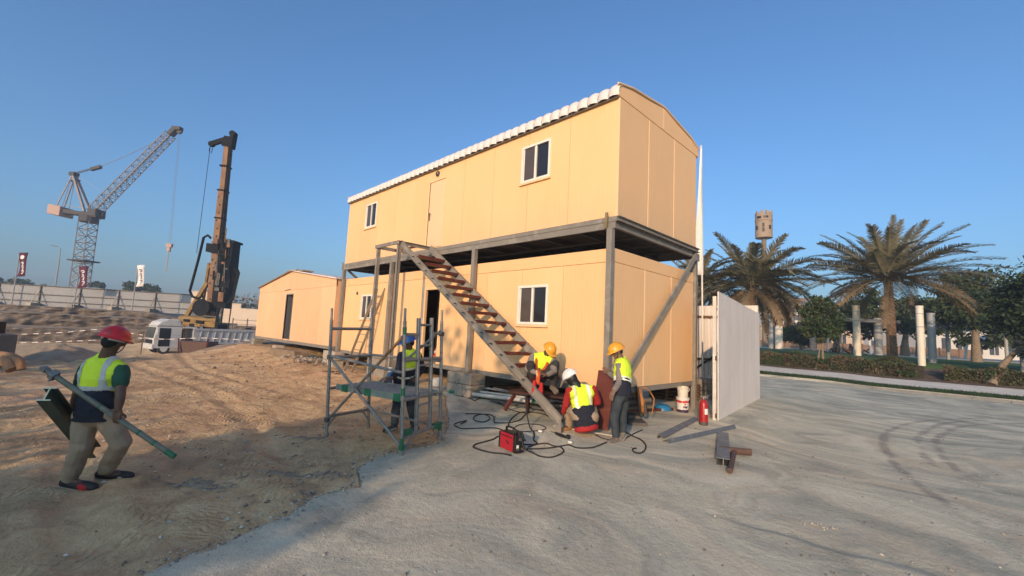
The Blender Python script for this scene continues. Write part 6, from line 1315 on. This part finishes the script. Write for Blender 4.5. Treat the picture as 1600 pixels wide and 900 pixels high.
def capsule(b, p0, p1, r0, r1, n=12):
    p0, p1 = Vector(p0), Vector(p1); L = (p1-p0).length
    if L < 1e-4: p1 = p0+Vector((0,0,.001)); L = .001
    prof = [(r0*math.sin(a), -r0*math.cos(a)) for a in np.linspace(.12, math.pi/2, 4)]+[(r1*math.cos(a), L+r1*math.sin(a)) for a in np.linspace(0, math.pi/2-.12, 4)]
    b.lathe(prof, n, p0, p1-p0)
def remeshed(b, voxel, smooth, name, m, parent, fold=0., ff=26., seed=0, cuts=()):
    me = b.mesh(name, m, None, wloc(parent)); o = bpy.data.objects.new(name, me); COL.objects.link(o)
    md_ = o.modifiers.new("r", 'REMESH'); md_.mode = 'VOXEL'; md_.voxel_size = voxel
    if smooth: sm_ = o.modifiers.new("s", 'SMOOTH'); sm_.iterations = smooth; sm_.factor = .5
    dg = bpy.context.evaluated_depsgraph_get(); ev = o.evaluated_get(dg); m2 = bpy.data.meshes.new_from_object(ev)
    n_ = len(m2.vertices); co = np.empty(n_*3, 'f4'); m2.vertices.foreach_get('co', co); co = co.reshape(-1,3).astype(float)
    if fold:
        no = np.empty(n_*3, 'f4'); m2.vertices.foreach_get('normal', no); no = no.reshape(-1,3)
        w = fbm(co[:,2]*6+seed, (co[:,0]+co[:,1])*6, 3, seed)*5
        h = np.sin((co[:,2]*1.0+.35*(co[:,0]-co[:,1]))*ff+w*2.2)*.22+fbm(co[:,0]*14+co[:,2]*7, co[:,1]*14+co[:,2]*9, 3, seed+3)*1.6
        co = co+no*(fold*h)[:,None]; m2.vertices.foreach_set('co', co.astype('f4').ravel())
    if cuts:
        bm = bmesh.new(); bm.from_mesh(m2); wo = wloc(parent)
        for (cp, cn) in cuts: bmesh.ops.bisect_plane(bm, geom=bm.verts[:]+bm.edges[:]+bm.faces[:], plane_co=Vector(cp)-wo, plane_no=Vector(cn), clear_inner=True)
        bm.to_mesh(m2); bm.free()
    m2.polygons.foreach_set('use_smooth', [True]*len(m2.polygons)); m2.update(); m2.name = name
    m2.materials.clear(); m2.materials.append(m)
    bpy.data.objects.remove(o); bpy.data.meshes.remove(me)
    ob = bpy.data.objects.new(name, m2); COL.objects.link(ob); ob.parent = parent
    return ob
def band_from(ob, cond, name, m, off=.004):
    """a strip of cloth lying just proud of a garment: faces of that garment picked by a rule on their centres (local space)"""
    me = ob.data; np_ = len(me.polygons); c = np.empty(np_*3, 'f4'); me.polygons.foreach_get('center', c); c = c.reshape(-1,3); keep = np.where(cond(c))[0]
    if not len(keep): return
    vm = {}; V = []; F = []
    for i in keep:
        f = []
        for vi in me.polygons[int(i)].vertices:
            if vi not in vm: v = me.vertices[vi]; vm[vi] = len(V); V.append(v.co+v.normal*off)
            f.append(vm[vi])
        F.append(f)
    m2 = bpy.data.meshes.new(name); m2.from_pydata(V, [], F); m2.materials.append(m); m2.polygons.foreach_set('use_smooth', [True]*len(F)); m2.update()
    o = bpy.data.objects.new(name, m2); COL.objects.link(o); o.parent = ob; return o
def helmet(par, H, fw, up, m, name='helmet', k=.95):
    fw = fw.normalized(); sdv = fw.cross(up).normalized(); up = sdv.cross(fw).normalized(); c = H+up*.035; b = MB(); vs = []; n, rows = 28, 8
    for j in range(rows+3):
        th = (math.pi/2)*min(j, rows)/rows; ex = 0; dz = 0
        if j == rows+1: ex, dz = .008, -.006
        if j == rows+2: ex, dz = .010, -.014
        for i in range(n):
            ph = 2*math.pi*i/n; pk = max(0, math.cos(ph))**3
            rx, ry, rz = .122*k, .148*k, .125*k; r_ = math.sin(th); e2 = ex*(1+4.2*pk) if ex else 0; ridge = 1+.035*math.exp(-(math.sin(ph)/.22)**2)*math.cos(th*.5)
            p = c+fw*((ry*r_+e2)*math.cos(ph))+sdv*((rx*r_+e2)*math.sin(ph))+up*(rz*math.cos(th)*ridge+dz-(.012*pk if ex else 0)); vs.append(p)
    fs = [(j*n+i, (j+1)*n+i, (j+1)*n+(i+1)%n, j*n+(i+1)%n) for j in range(rows+2) for i in range(n)]; b.add(vs, fs); o = b.build(name, m, par, 50)
    so = o.modifiers.new("thick", 'SOLIDIFY'); so.thickness = .004; so.offset = -1
    s = MB(); s.tube([c+sdv*sg*.112*k+fw*.03-up*.005 if 0 else c+sdv*(.108*k*math.cos(a))+fw*(.03+.03*math.sin(a))-up*(.15*math.sin(a)) for a in np.linspace(0, math.pi, 12) for sg in (1,)], .005, 5); s.build('chin_strap', M_dkcl, o, 60)
    hb = MB(); hb.lathe([(.098*k,-.03),(.106*k,-.028),(.106*k,-.004),(.098*k,-.002)], 20, c, up); hb.build('head_band', M_band, o, 40)
    return o
def person(label, J, head_fw, flip=False, vest=None, shirt=None, sleeve='long', sleeve_m=None, trousers=M_khaki, boots=M_blkb, helm=M_hy, skin=M_skin, vt=(.36,.95), band_rows=((.37,.45),), stripes=True, sinf=.03, bandm=M_band, st=(-.22,.5), head_up=None, grip=None, gloves=None, boot_side=None, legr=1.0, fold=.009, cat='person'):
    J = {k: Vector(v) for k, v in J.items()}
    low = min(J['toL'].z, J['toR'].z)-.03
    t = thing('person', label, cat, (J['pelvis'].x, J['pelvis'].y, low))
    o = wloc(t); Pv, Nk, Hd = J['pelvis'], J['neck'], J['head']
    up = (Nk-Pv).normalized(); rt = (J['shR']-J['shL'])*(-1 if flip else 1); rt = (rt-up*rt.dot(up)).normalized(); fw = up.cross(rt).normalized(); TL_ = (Nk-Pv).length
    R = Matrix((rt, fw, up)).transposed(); hf = Vector(head_fw).normalized(); hup = Vector(head_up).normalized() if head_up else ((Hd-Nk).normalized()*.5+Vector((0,0,.8))).normalized()
    hr = hf.cross(hup).normalized(); hup = hr.cross(hf).normalized(); HR = Matrix((hr, hf, hup)).transposed()
    hw = lambda t_: float(np.interp(t_, [-.3,-.15,0,.3,.6,.85,1], [.15,.165,.165,.145,.165,.165,.10])); hd_ = lambda t_: float(np.interp(t_, [-.3,-.15,0,.3,.6,.85,1], [.105,.12,.12,.112,.122,.105,.065]))
    def torso(b, infl, t0, t1, n=9):
        for t_ in np.linspace(t0, t1, n): b.ell(Pv+up*(t_*TL_), hw(t_)+infl, hd_(t_)+infl, .075+infl*.5, 16, R)
    sides = ('L', 'R')
    # body: one continuous surface
    b = MB(); torso(b, -.012, -.12, .93)
    capsule(b, Nk-up*.05, Hd-hup*.02, .068, .060)
    for s in sides: capsule(b, Nk+up*.03, Nk.lerp(J['sh'+s],.75)+up*.01, .050, .046)
    b.ell(Hd+hup*.012, .074, .092, .108, 18, HR); b.ell(Hd+hf*.028-hup*.055, .052, .058, .055, 14, HR)
    capsule(b, Hd+hf*.088+hup*.015, Hd+hf*.108-hup*.022, .010, .016, 8); b.ell(Hd+hf*.082-hup*.055, .026, .016, .010, 10, HR); b.ell(Hd+hf*.080+hup*.035, .052, .018, .012, 10, HR); b.ell(Hd+hf*.075-hup*.092, .024, .022, .018, 10, HR)
    for s in (-1, 1): b.ell(Hd+hr*(.076*s)-hf*.005-hup*.005, .010, .022, .034, 10, HR); b.ell(Hd+hf*.066+hr*.046*s-hup*.012, .022, .022, .020, 10, HR)
    for s in sides:
        sh, el, wr, ha = (J[q+s] for q in ('sh','el','wr','ha'))
        capsule(b, Nk-up*.05, sh, .055, .058); capsule(b, sh, el, .054, .043); capsule(b, el, el.lerp(wr,.35), .042, .043); capsule(b, el.lerp(wr,.35), wr, .043, .028)
        hd = (ha-wr).normalized(); ax_ = Vector(grip[s]) if grip and s in grip else None
        if ax_ is not None: pside = (ax_-hd*ax_.dot(hd)).normalized()
        else: pside = (fw-hd*fw.dot(hd)).normalized() if abs(fw.dot(hd)) < .9 else (up-hd*up.dot(hd)).normalized()
        inner = hd.cross(pside); tb = (Pv+up*.1-wr); inner = inner if inner.dot(tb) > 0 else -inner
        k0 = wr+hd*.085; b.obox(wr+hd*.048, pside*.036, hd*.045, inner*.013); b.ell(wr+hd*.05, .038, .05, .017, 10, Matrix((pside, hd, inner)).transposed()); curl = (.75 if ax_ is not None else .38)
        for q, (off, ln) in enumerate(((-.030,.062),(-.010,.072),(.010,.078),(.030,.070))):
            p = k0+pside*off; a = .15+.08*q
            for seg, (fl, r_) in enumerate(((.46,.0098),(.30,.0090),(.26,.0082))):
                a2 = a+curl*(seg+.3)*(1.05-.05*q); d = hd*math.cos(a2)+inner*math.sin(a2); p2 = p+d*ln*fl*1.12; capsule(b, p, p2, r_, r_*.93, 7); p = p2
        tb0 = wr+hd*.030+pside*.034; d = (hd*.65+pside*.55+inner*.5).normalized(); p1_ = tb0+d*.036; capsule(b, tb0, p1_, .0135, .011, 8); capsule(b, p1_, p1_+(hd*.8+inner*.6).normalized()*.030, .011, .009, 8)
        hp, kn, an, to = (J[q+s] for q in ('hip','kn','an','to'))
        capsule(b, hp, kn, .080, .055); capsule(b, kn, kn.lerp(an,.35), .052, .054); capsule(b, kn.lerp(an,.35), an, .054, .036); capsule(b, an-Vector((0,0,.02)), to, .036, .028)
    remeshed(b, .0058, 3, 'body', skin, t)
    for s in (-1, 1):
        b = MB(); b.ell(Hd+hf*.083+hr*.030*s+hup*.014, .013, .010, .010, 10, HR); e_ = b.build('eye', M_eye, t, 60)
        b = MB(); b.ell(Hd+hf*.0915+hr*.030*s+hup*.013, .006, .004, .006, 8, HR); b.build('iris', M_iris, e_, 60)
    b = MB(); b.ell(Hd+hup*.026-hf*.012, .083, .093, .098, 18, HR); b.ell(Hd-hf*.045-hup*.012, .066, .056, .066, 14, HR); remeshed(b, .009, 3, 'hair', M_hair, t, .002, 80)
    # trousers
    b = MB(); b.ell(Pv-up*.03, .166, .122, .11, 16, R); b.ell(Pv-up*.07, .168, .126, .10, 16, R)
    for s in sides:
        hp, kn, an = (J[q+s] for q in ('hip','kn','an')); capsule(b, hp, kn, .102*legr, .078*legr); capsule(b, kn, kn.lerp(an,.4), .076*legr, .074*legr); capsule(b, kn.lerp(an,.4), an+(kn-an)*.10, .074*legr, .066*legr)
    remeshed(b, .0095, 3, 'trousers', trousers, t, fold*1.25, 34, 3)
    # boots
    for s in sides:
        an, to, kn = J['an'+s], J['to'+s], J['kn'+s]; d = (to-an); ft = d.normalized(); dn = (an-kn).normalized(); heel = an+dn*.055-ft*.025; toe = to+(to-an).normalized()*.03
        b = MB(); capsule(b, an-dn*.05, an+dn*.03, .052, .050); capsule(b, heel, heel.lerp(toe,.55), .046, .047); capsule(b, heel.lerp(toe,.5), toe, .047, .040); bo = remeshed(b, .009, 4, 'boot', boots, t, .0015, 40)
        sdn = (dn-ft*dn.dot(ft)).normalized(); b = MB(); sv = ft.cross(sdn); q0, q1 = heel+sdn*.040-ft*.03, toe+sdn*.036+ft*.02; b.obox((q0+q1)/2, (q1-q0)/2, sv*.040, sdn*.010); b.build('sole', M_sole, bo, bevel=.012)
        if boot_side and s == boot_side[0]: b = MB(); b.obox(heel.lerp(toe,.72)-sv*.0+ft*.0, ft*.055, sv*.050, sdn*.030); b.build('toe_cap', boot_side[1], bo, bevel=.022)
    # shirt and sleeves
    b = MB(); torso(b, .012, .3, .85, 7); torso(b, sinf, st[0], .34, 6)
    for s in sides:
        sh, el, wr = J['sh'+s], J['el'+s], J['wr'+s]; capsule(b, Nk-up*.06, sh, .062, .066); capsule(b, sh, sh.lerp(el,.12), .066, .064)
    hemc = Pv+up*((st[0]-.03)*TL_); sh_o = remeshed(b, .010, 4, 'shirt', shirt or M_navy, t, fold*.9, 24, 5, cuts=[(hemc, up)])
    if sleeve == 'long' or sleeve_m:
        for s in sides:
            sh, el, wr = J['sh'+s], J['el'+s], J['wr'+s]; b = MB()
            if sleeve == 'long': capsule(b, sh, el, .072, .060); capsule(b, el, wr+(el-wr)*.12, .059, .044)
            else: capsule(b, sh, sh.lerp(el,.5), .074, .070)
            remeshed(b, .010, 4, 'sleeve', sleeve_m or shirt, t, fold*.8, 34, 8)
    vo = None
    if vest:
        b = MB(); torso(b, .027, vt[0], min(vt[1], .90), 9)
        for s in sides: capsule(b, Nk-up*.055, J['sh'+s].lerp(Nk-up*.055, .12), .075, .080); b.ell(J['sh'+s].lerp(Nk,.25)-up*.05, .082, .105, .10, 12, R); capsule(b, Nk+up*.02, Nk.lerp(J['sh'+s],.70)+up*.005, .066, .062)
        vo = remeshed(b, .0090, 3, 'vest', vest, t, fold*1.0, 30, 11, cuts=[(Pv+up*(vt[0]*TL_-.035), up)])
        Pl = np.array(Pv-o); U3, R3, F3 = np.array(up), np.array(rt), np.array(fw)
        tt_ = lambda c: ((c-Pl)@U3)/TL_; ss_ = lambda c: (c-Pl)@R3
        for (a, e_) in band_rows: band_from(vo, lambda c: (tt_(c) > a) & (tt_(c) < e_), 'reflective_band', bandm)
        if stripes: band_from(vo, lambda c: (np.abs(np.abs(ss_(c))-.118) < .024) & (tt_(c) > (band_rows[0][1] if band_rows else .4)), 'reflective_band', bandm)
    hl = helmet(t, Hd, hf, hup, helm)
    return t, dict(o=o, Pv=Pv, Nk=Nk, Hd=Hd, up=up, rt=rt, fw=fw, hf=hf, hup=hup, hr=hr, J=J, TL=TL_, vest=vo)
A=dict(pelvis=(-1.535,-6.814,0.764),hipL=(-1.604,-6.876,0.715),hipR=(-1.466,-6.738,0.725),neck=(-1.550,-6.815,1.257),head=(-1.467,-6.771,1.440),shL=(-1.653,-6.930,1.142),shR=(-1.396,-6.687,1.154),elR=(-1.248,-6.676,0.930),wrR=(-1.227,-6.672,0.758),haR=(-1.225,-6.662,0.697),elL=(-1.753,-6.968,0.900),wrL=(-1.869,-6.983,0.694),haL=(-1.876,-6.967,0.628),knL=(-1.566,-6.892,0.401),anL=(-1.676,-6.940,0.100),toL=(-1.490,-6.779,0.040),knR=(-1.423,-6.611,0.440),anR=(-1.712,-6.684,0.110),toR=(-1.672,-6.513,0.050),)
B=dict(pelvis=(-2.169,-2.998,0.882),hipL=(-2.203,-3.070,0.817),hipR=(-2.109,-2.916,0.821),neck=(-1.975,-3.053,1.318),head=(-1.931,-3.117,1.469),shL=(-1.956,-3.216,1.246),shR=(-1.983,-2.879,1.242),elL=(-1.948,-3.257,0.977),wrL=(-1.812,-3.445,0.916),haL=(-1.780,-3.517,0.902),elR=(-2.048,-2.729,1.028),wrR=(-1.987,-2.883,0.854),haR=(-1.954,-2.951,0.829),knL=(-2.188,-3.096,0.436),anL=(-2.028,-3.209,0.120),toL=(-2.084,-3.310,0.050),knR=(-2.065,-2.897,0.417),anR=(-1.854,-2.930,0.110),toR=(-1.828,-3.074,0.050),)
C=dict(pelvis=(-1.117,-0.792,0.889),hipL=(-1.214,-0.792,0.866),hipR=(-1.018,-0.776,0.887),neck=(-0.936,-0.824,1.311),head=(-0.829,-0.792,1.425),shL=(-1.077,-0.952,1.289),shR=(-0.794,-0.711,1.250),elL=(-1.064,-1.109,1.057),wrL=(-0.830,-1.086,1.011),haL=(-0.752,-1.070,1.007),elR=(-0.653,-0.833,1.055),wrR=(-0.638,-1.044,0.995),haR=(-0.644,-1.124,0.997),knL=(-0.980,-1.120,1.147),anL=(-1.021,-0.962,0.754),toL=(-0.910,-1.009,0.666),knR=(-0.690,-0.759,1.177),anR=(-0.802,-0.674,0.789),toR=(-0.680,-0.724,0.702),)
D=dict(pelvis=(0.164,-0.993,0.361),hipL=(0.103,-1.087,0.391),hipR=(0.266,-0.925,0.402),neck=(0.042,-1.011,0.853),head=(-0.082,-1.086,1.011),shL=(-0.014,-1.197,0.804),shR=(0.224,-0.887,0.848),elL=(-0.127,-1.140,0.566),wrL=(-0.260,-1.031,0.398),haL=(-0.279,-1.037,0.321),elR=(0.227,-0.730,0.628),wrR=(0.000,-0.755,0.554),haR=(-0.063,-0.795,0.526),knL=(-0.236,-0.962,0.514),anL=(-0.247,-0.875,0.170),toL=(-0.253,-1.093,0.120),knR=(0.072,-0.647,0.491),anR=(0.045,-0.686,0.170),toR=(-0.058,-0.705,0.110),)
E=dict(pelvis=(0.649,-0.675,0.859),hipL=(0.662,-0.772,0.826),hipR=(0.640,-0.577,0.810),neck=(0.553,-0.513,1.343),head=(0.492,-0.601,1.488),shL=(0.589,-0.671,1.265),shR=(0.519,-0.350,1.274),elL=(0.649,-0.759,1.006),wrL=(0.679,-0.974,0.880),haL=(0.674,-1.017,0.813),elR=(0.390,-0.454,1.038),wrR=(0.194,-0.368,1.091),haR=(0.136,-0.340,1.118),knL=(0.645,-0.882,0.482),anL=(0.646,-0.830,0.150),toL=(0.637,-0.980,0.100),knR=(0.631,-0.607,0.463),anR=(0.674,-0.669,0.205),toR=(0.664,-0.763,0.096),)
poleA, poleB = Vector((-1.701,-7.208,1.145)), Vector((-.865,-6.252,.381)); pdv = (poleB-poleA).normalized()
J = dict(A); hq = poleA.lerp(poleB, .565)
J['haR'] = tuple(hq+Vector((.012,-.012,-.03))); J['wrR'] = tuple(hq+Vector((.005,-.012,.085)))
ibA, ibB = Vector((-1.44,-7.172,.95)), Vector((-2.36,-6.77,.165))
ta, ia = person('person in a red hard hat walking away with a pole and a steel beam', J, (-.72,.70,-.20), vest=M_hv, shirt=M_navy, sleeve='short', sleeve_m=M_gtee, trousers=M_khaki, boots=M_blkb, helm=M_hr, skin=M_skin, vt=(.44,.95), band_rows=((.40,.48),), st=(-.17,.5), sinf=.034, grip={'R': tuple(pdv), 'L': tuple((ibB-ibA).normalized())}, boot_side=('L', M_redc), legr=1.12, fold=.011)
t = thing('scaffold_pole', 'grey scaffold pole with green paint bands, held by the person in the red hard hat', 'pole', poleA)
MB().cyl(poleA, poleB, .0245, n=14).build('tube', mat("dusty green grey tube", (.15,.15,.115), .6, var=.2, scale=9, bump=.2), t, 40)
for a, e_ in ((.42,.43),(.72,.735),(.84,.855),(.94,1.003)): MB().cyl(poleA.lerp(poleB,a), poleA.lerp(poleB,e_), .0258, n=14).build('band', M_green, t, 40)
b = MB(); q = poleA.lerp(poleB,.06); b.obox(q, pdv*.03, pdv.orthogonal().normalized()*.036, pdv.cross(pdv.orthogonal()).normalized()*.036); b.obox(poleA-pdv*.01, pdv*.025, Vector((0,0,1)).cross(pdv)*.045, (0,0,.018)); b.cyl(q, q+Vector((.02,-.03,-.055)), .011, n=8); b.build('coupler', M_alu, t, bevel=.006)
M_ibm = mat("green grey primer", (.075,.085,.062), .6, var=.15, scale=5); M_cut = mat("bright cut end", (.62,.60,.40), .4)
t = thing('steel_beam', 'green grey I beam carried at the left side of the person in the red hard hat', 'steel beam', ibA)
b = MB(); b.ibeam(ibA, ibB, .10, .135, .009, up=(0,0,1)); b.build('beam', M_ibm, t)
b = MB(); d = (ibA-ibB).normalized(); b.ibeam(ibA+d*.0005, ibA+d*.003, .10, .135, .012, up=(0,0,1)); b.build('cut_end', M_cut, t)

J = dict(B)
tb, ib = person('person in a blue hard hat and yellow vest bending behind the scaffold tower', J, tuple(RV*-1-HV*.15+Vector((0,0,-.35))), vest=M_hv, shirt=M_navy, sleeve='long', sleeve_m=M_navy, trousers=M_jean, boots=M_blkb, helm=M_hb, vt=(.45,.95), band_rows=((.42,.50),), stripes=False, bandm=M_bandl, st=(-.25,.5))
band_from(next(c for c in tb.children if c.name.startswith('shirt')), lambda c: np.abs((c@np.array(ib['up'])-np.array(ib['Pv']-ib['o'])@np.array(ib['up']))/ib['TL']-.10) < .035, 'reflective_band', M_bandl)

J = dict(C)
J['haL'] = (-.86,-1.06,1.03); J['haR'] = (-.74,-1.12,1.02)
tc_, ic = person('person in a yellow hard hat sitting by the wall with an orange safety harness', J, tuple(RV*.30-HV*.75+Vector((0,0,-.75))), flip=True, vest=M_hv, shirt=M_gcl, sleeve='long', sleeve_m=M_gcl, trousers=M_dkcl, boots=M_gboot, helm=M_hy, vt=(.40,.95), band_rows=((.45,.53),), stripes=False, bandm=M_bandl, st=(-.12,.5))
b = MB()
for s in (-1, 1):
    pts = [ic['Nk']+ic['rt']*.10*s-ic['fw']*.02+ic['up']*.02, ic['Nk']+ic['rt']*.105*s+ic['fw']*.12-ic['up']*.08, ic['Pv']+ic['up']*ic['TL']*.55+ic['rt']*.06*s+ic['fw']*.17, Vector(J['haL']).lerp(Vector(J['haR']),.5+.18*s)+Vector((.02,-.03,.02)), Vector(J['haL']).lerp(Vector(J['haR']),.5+.2*s)+Vector((.03,-.05,-.20))]
    P_ = spl(pts, 5); vs = []
    for i, p in enumerate(P_): w = ic['rt']*.024; vs += [p-w, p+w]
    k_ = len(P_); b.add(vs, [(2*i,2*i+1,2*i+3,2*i+2) for i in range(k_-1)])
hs = b.build('harness', M_harn, tc_, 60); so = hs.modifiers.new("thick", 'SOLIDIFY'); so.thickness = .012; so.offset = 1
c = Vector(J['haL']).lerp(Vector(J['haR']),.5)
b = MB()
for a in (-.03,.0,.03): b.tube([c+ic['rt']*(.03*math.cos(x)+a*.3)+Vector((.03,-.05,-.03+.03*math.sin(x)+a)) for x in np.linspace(0,6.28,9)], .006, 5)
b.build('buckle', mat("buckle", (.5,.42,.2), .4, .4), hs, 60)
for s, lab in ((-1,'red work glove hanging from the harness, the left one of the pair'),(1,'red work glove hanging from the harness, the right one of the pair')):
    q = c+ic['rt']*(.065*-s)+Vector((.04,-.06,-.26)); b = MB(); capsule(b, q+Vector((0,0,.08)), q-Vector((0,0,.06)), .034, .040)
    for f_ in (-.028,-.009,.010,.028): capsule(b, q+ic['rt']*f_-Vector((0,0,.06)), q+ic['rt']*f_*1.3-Vector((0,0,.135)), .013, .011, 7)
    capsule(b, q+ic['rt']*.035*s, q+ic['rt']*.058*s-Vector((0,0,.05)), .012, .010, 7)
    remeshed(b, .006, 3, 'glove', M_glove, hs, .002, 60)

J = dict(D)
td, idd = person('person in a white hard hat crouching with the back turned before the dark red plate', J, tuple(RV*-.55+HV*.65+Vector((0,0,-.45))), vest=M_hv, shirt=M_navy, sleeve='long', sleeve_m=M_redc, trousers=M_khaki, boots=M_tan, helm=M_hw, vt=(.36,.95), band_rows=((.30,.40),), stripes=True, bandm=M_bandl, st=(-.20,.5), sinf=.045, head_up=tuple(RV*-.45+HV*.10+Vector((0,0,.85))), legr=1.05)
b = MB()
for t_ in np.linspace(-.30,-.22,3): b.ell(idd['Pv']+idd['up']*(t_*idd['TL']), .208, .166, .055, 18, Matrix((idd['rt'],idd['fw'],idd['up'])).transposed())
remeshed(b, .011, 4, 'jacket_hem', M_redc, td, .005, 22, 4)
b = MB(); HRm = Matrix((idd['hr'],idd['hf'],idd['hup'])).transposed(); b.ell(idd['Hd']-idd['hup']*.02, .092, .108, .112, 18, HRm); capsule(b, idd['Hd']-idd['hup']*.05, idd['Nk']-idd['up']*.02, .082, .088); remeshed(b, .009, 4, 'balaclava', M_blk, td, .003, 50, 2)
b = MB(); b.tube([idd['Hd']+idd['hr']*(.100*math.cos(a))+idd['hf']*(.112*math.sin(a))-idd['hup']*(.035+.01*math.sin(a*2)) for a in np.linspace(-1.2,1.6,14)], .008, 6); b.build('goggle_strap', M_bandl, td, 60)

J = dict(E)
te, ie = person('person in a yellow hard hat and yellow vest standing by the corner post looking down', J, tuple(RV*-1-HV*.12+Vector((0,0,-.50))), vest=M_hv, shirt=M_navy, sleeve='long', sleeve_m=M_gcl, trousers=M_jean, boots=M_gboot, helm=M_hy, skin=M_skin2, vt=(.30,.95), band_rows=((.27,.40),), stripes=False, bandm=M_bandl, st=(-.20,.5), legr=.92)
b = MB(); HRm = Matrix((ie['rt'],ie['fw'],ie['up'])).transposed(); b.lathe([(.066,0),(.078,.01),(.070,.05),(.060,.05)], 16, ie['Nk']-ie['up']*.03, (ie['Hd']-ie['Nk'])); b.build('collar', M_gcl, te, 50)
# bright bundle just inside the doorway
b = MB(); b.ell((-5.95,.45,1.02), .17, .20, .24, 14); b.ell((-5.72,.40,.95), .13, .16, .16, 12); b.ell((-6.05,.35,.86), .16, .15, .10, 12); o = thing('bundle', 'orange red bundle of cloth lying inside the open doorway', 'bundle', (-5.9,.42,.78)); remeshed(b, .016, 4, 'cloth', mat("orange red cloth", (.45,.07,.03), .9, var=.25, scale=9, wear=(.5,.45,.4), wscale=7, wth=.58), o, .018, 30)
# three people sitting far off on the lawn
def sitter(label, x, y, m, m2, face):
    z0 = g(x,y)+.03; o = thing('person', label, 'person', (x,y,z0), 'people sitting on the lawn'); c = Vector((x,y,z0)); f_ = Vector((math.cos(face),math.sin(face),0)); s_ = Vector((-f_.y,f_.x,0)); b = MB()
    capsule(b, c+Vector((0,0,.16)), c+Vector((0,0,.55))-f_*.05, .17, .16); capsule(b, c+Vector((0,0,.6)), c+Vector((0,0,.72)), .055, .05); b.ell(c+Vector((0,0,.82))+f_*.02, .085, .10, .12, 12)
    for s in (-1,1): capsule(b, c+s_*.1*s+Vector((0,0,.14)), c+s_*.16*s+f_*.42+Vector((0,0,.40)), .09, .07); capsule(b, c+s_*.16*s+f_*.42+Vector((0,0,.40)), c+s_*.15*s+f_*.66+Vector((0,0,.08)), .065, .045); capsule(b, c+s_*.2*s+Vector((0,0,.55)), c+s_*.22*s+f_*.25+Vector((0,0,.34)), .05, .04)
    remeshed(b, .02, 3, 'body', m2, o)
    b = MB(); capsule(b, c+Vector((0,0,.14)), c+Vector((0,0,.58))-f_*.05, .19, .185); b.ell(c+Vector((0,0,.85))-f_*.01, .10, .11, .12, 12); capsule(b, c+f_*.05+Vector((0,0,.16)), c+f_*.45+Vector((0,0,.30)), .18, .12); remeshed(b, .022, 3, 'robe', m, o)
sitter('person in black sitting on the lawn, the one farthest left beside the round tree', -3.0, 43.9, M_blk, M_skin, 2.6)
sitter('person in black sitting low on the lawn beside the foot of a white column', -2.1, 44.6, M_blk, M_skin, 3.4)
sitter('person in white sitting on the lawn right of the white column', -.75, 45.4, M_wcl, M_skin, 3.0)
# ---------------------------------------------------------------- air
b = MB(); b.box(-735,-735,-4.7,735,735,43); hz_ = b.build('haze', bpy.data.materials.new("dusty air")); hz_['kind'] = 'stuff'
hm = hz_.data.materials[0]; hm.use_nodes = True; n = hm.node_tree.nodes; n.remove(n["Principled BSDF"])
pv = n.new("ShaderNodeVolumePrincipled"); pv.inputs["Color"].default_value = (.62,.78,1.0,1); pv.inputs["Density"].default_value = .0011; pv.inputs["Anisotropy"].default_value = .0
hm.node_tree.links.new(pv.outputs[0], n["Material Output"].inputs["Volume"])
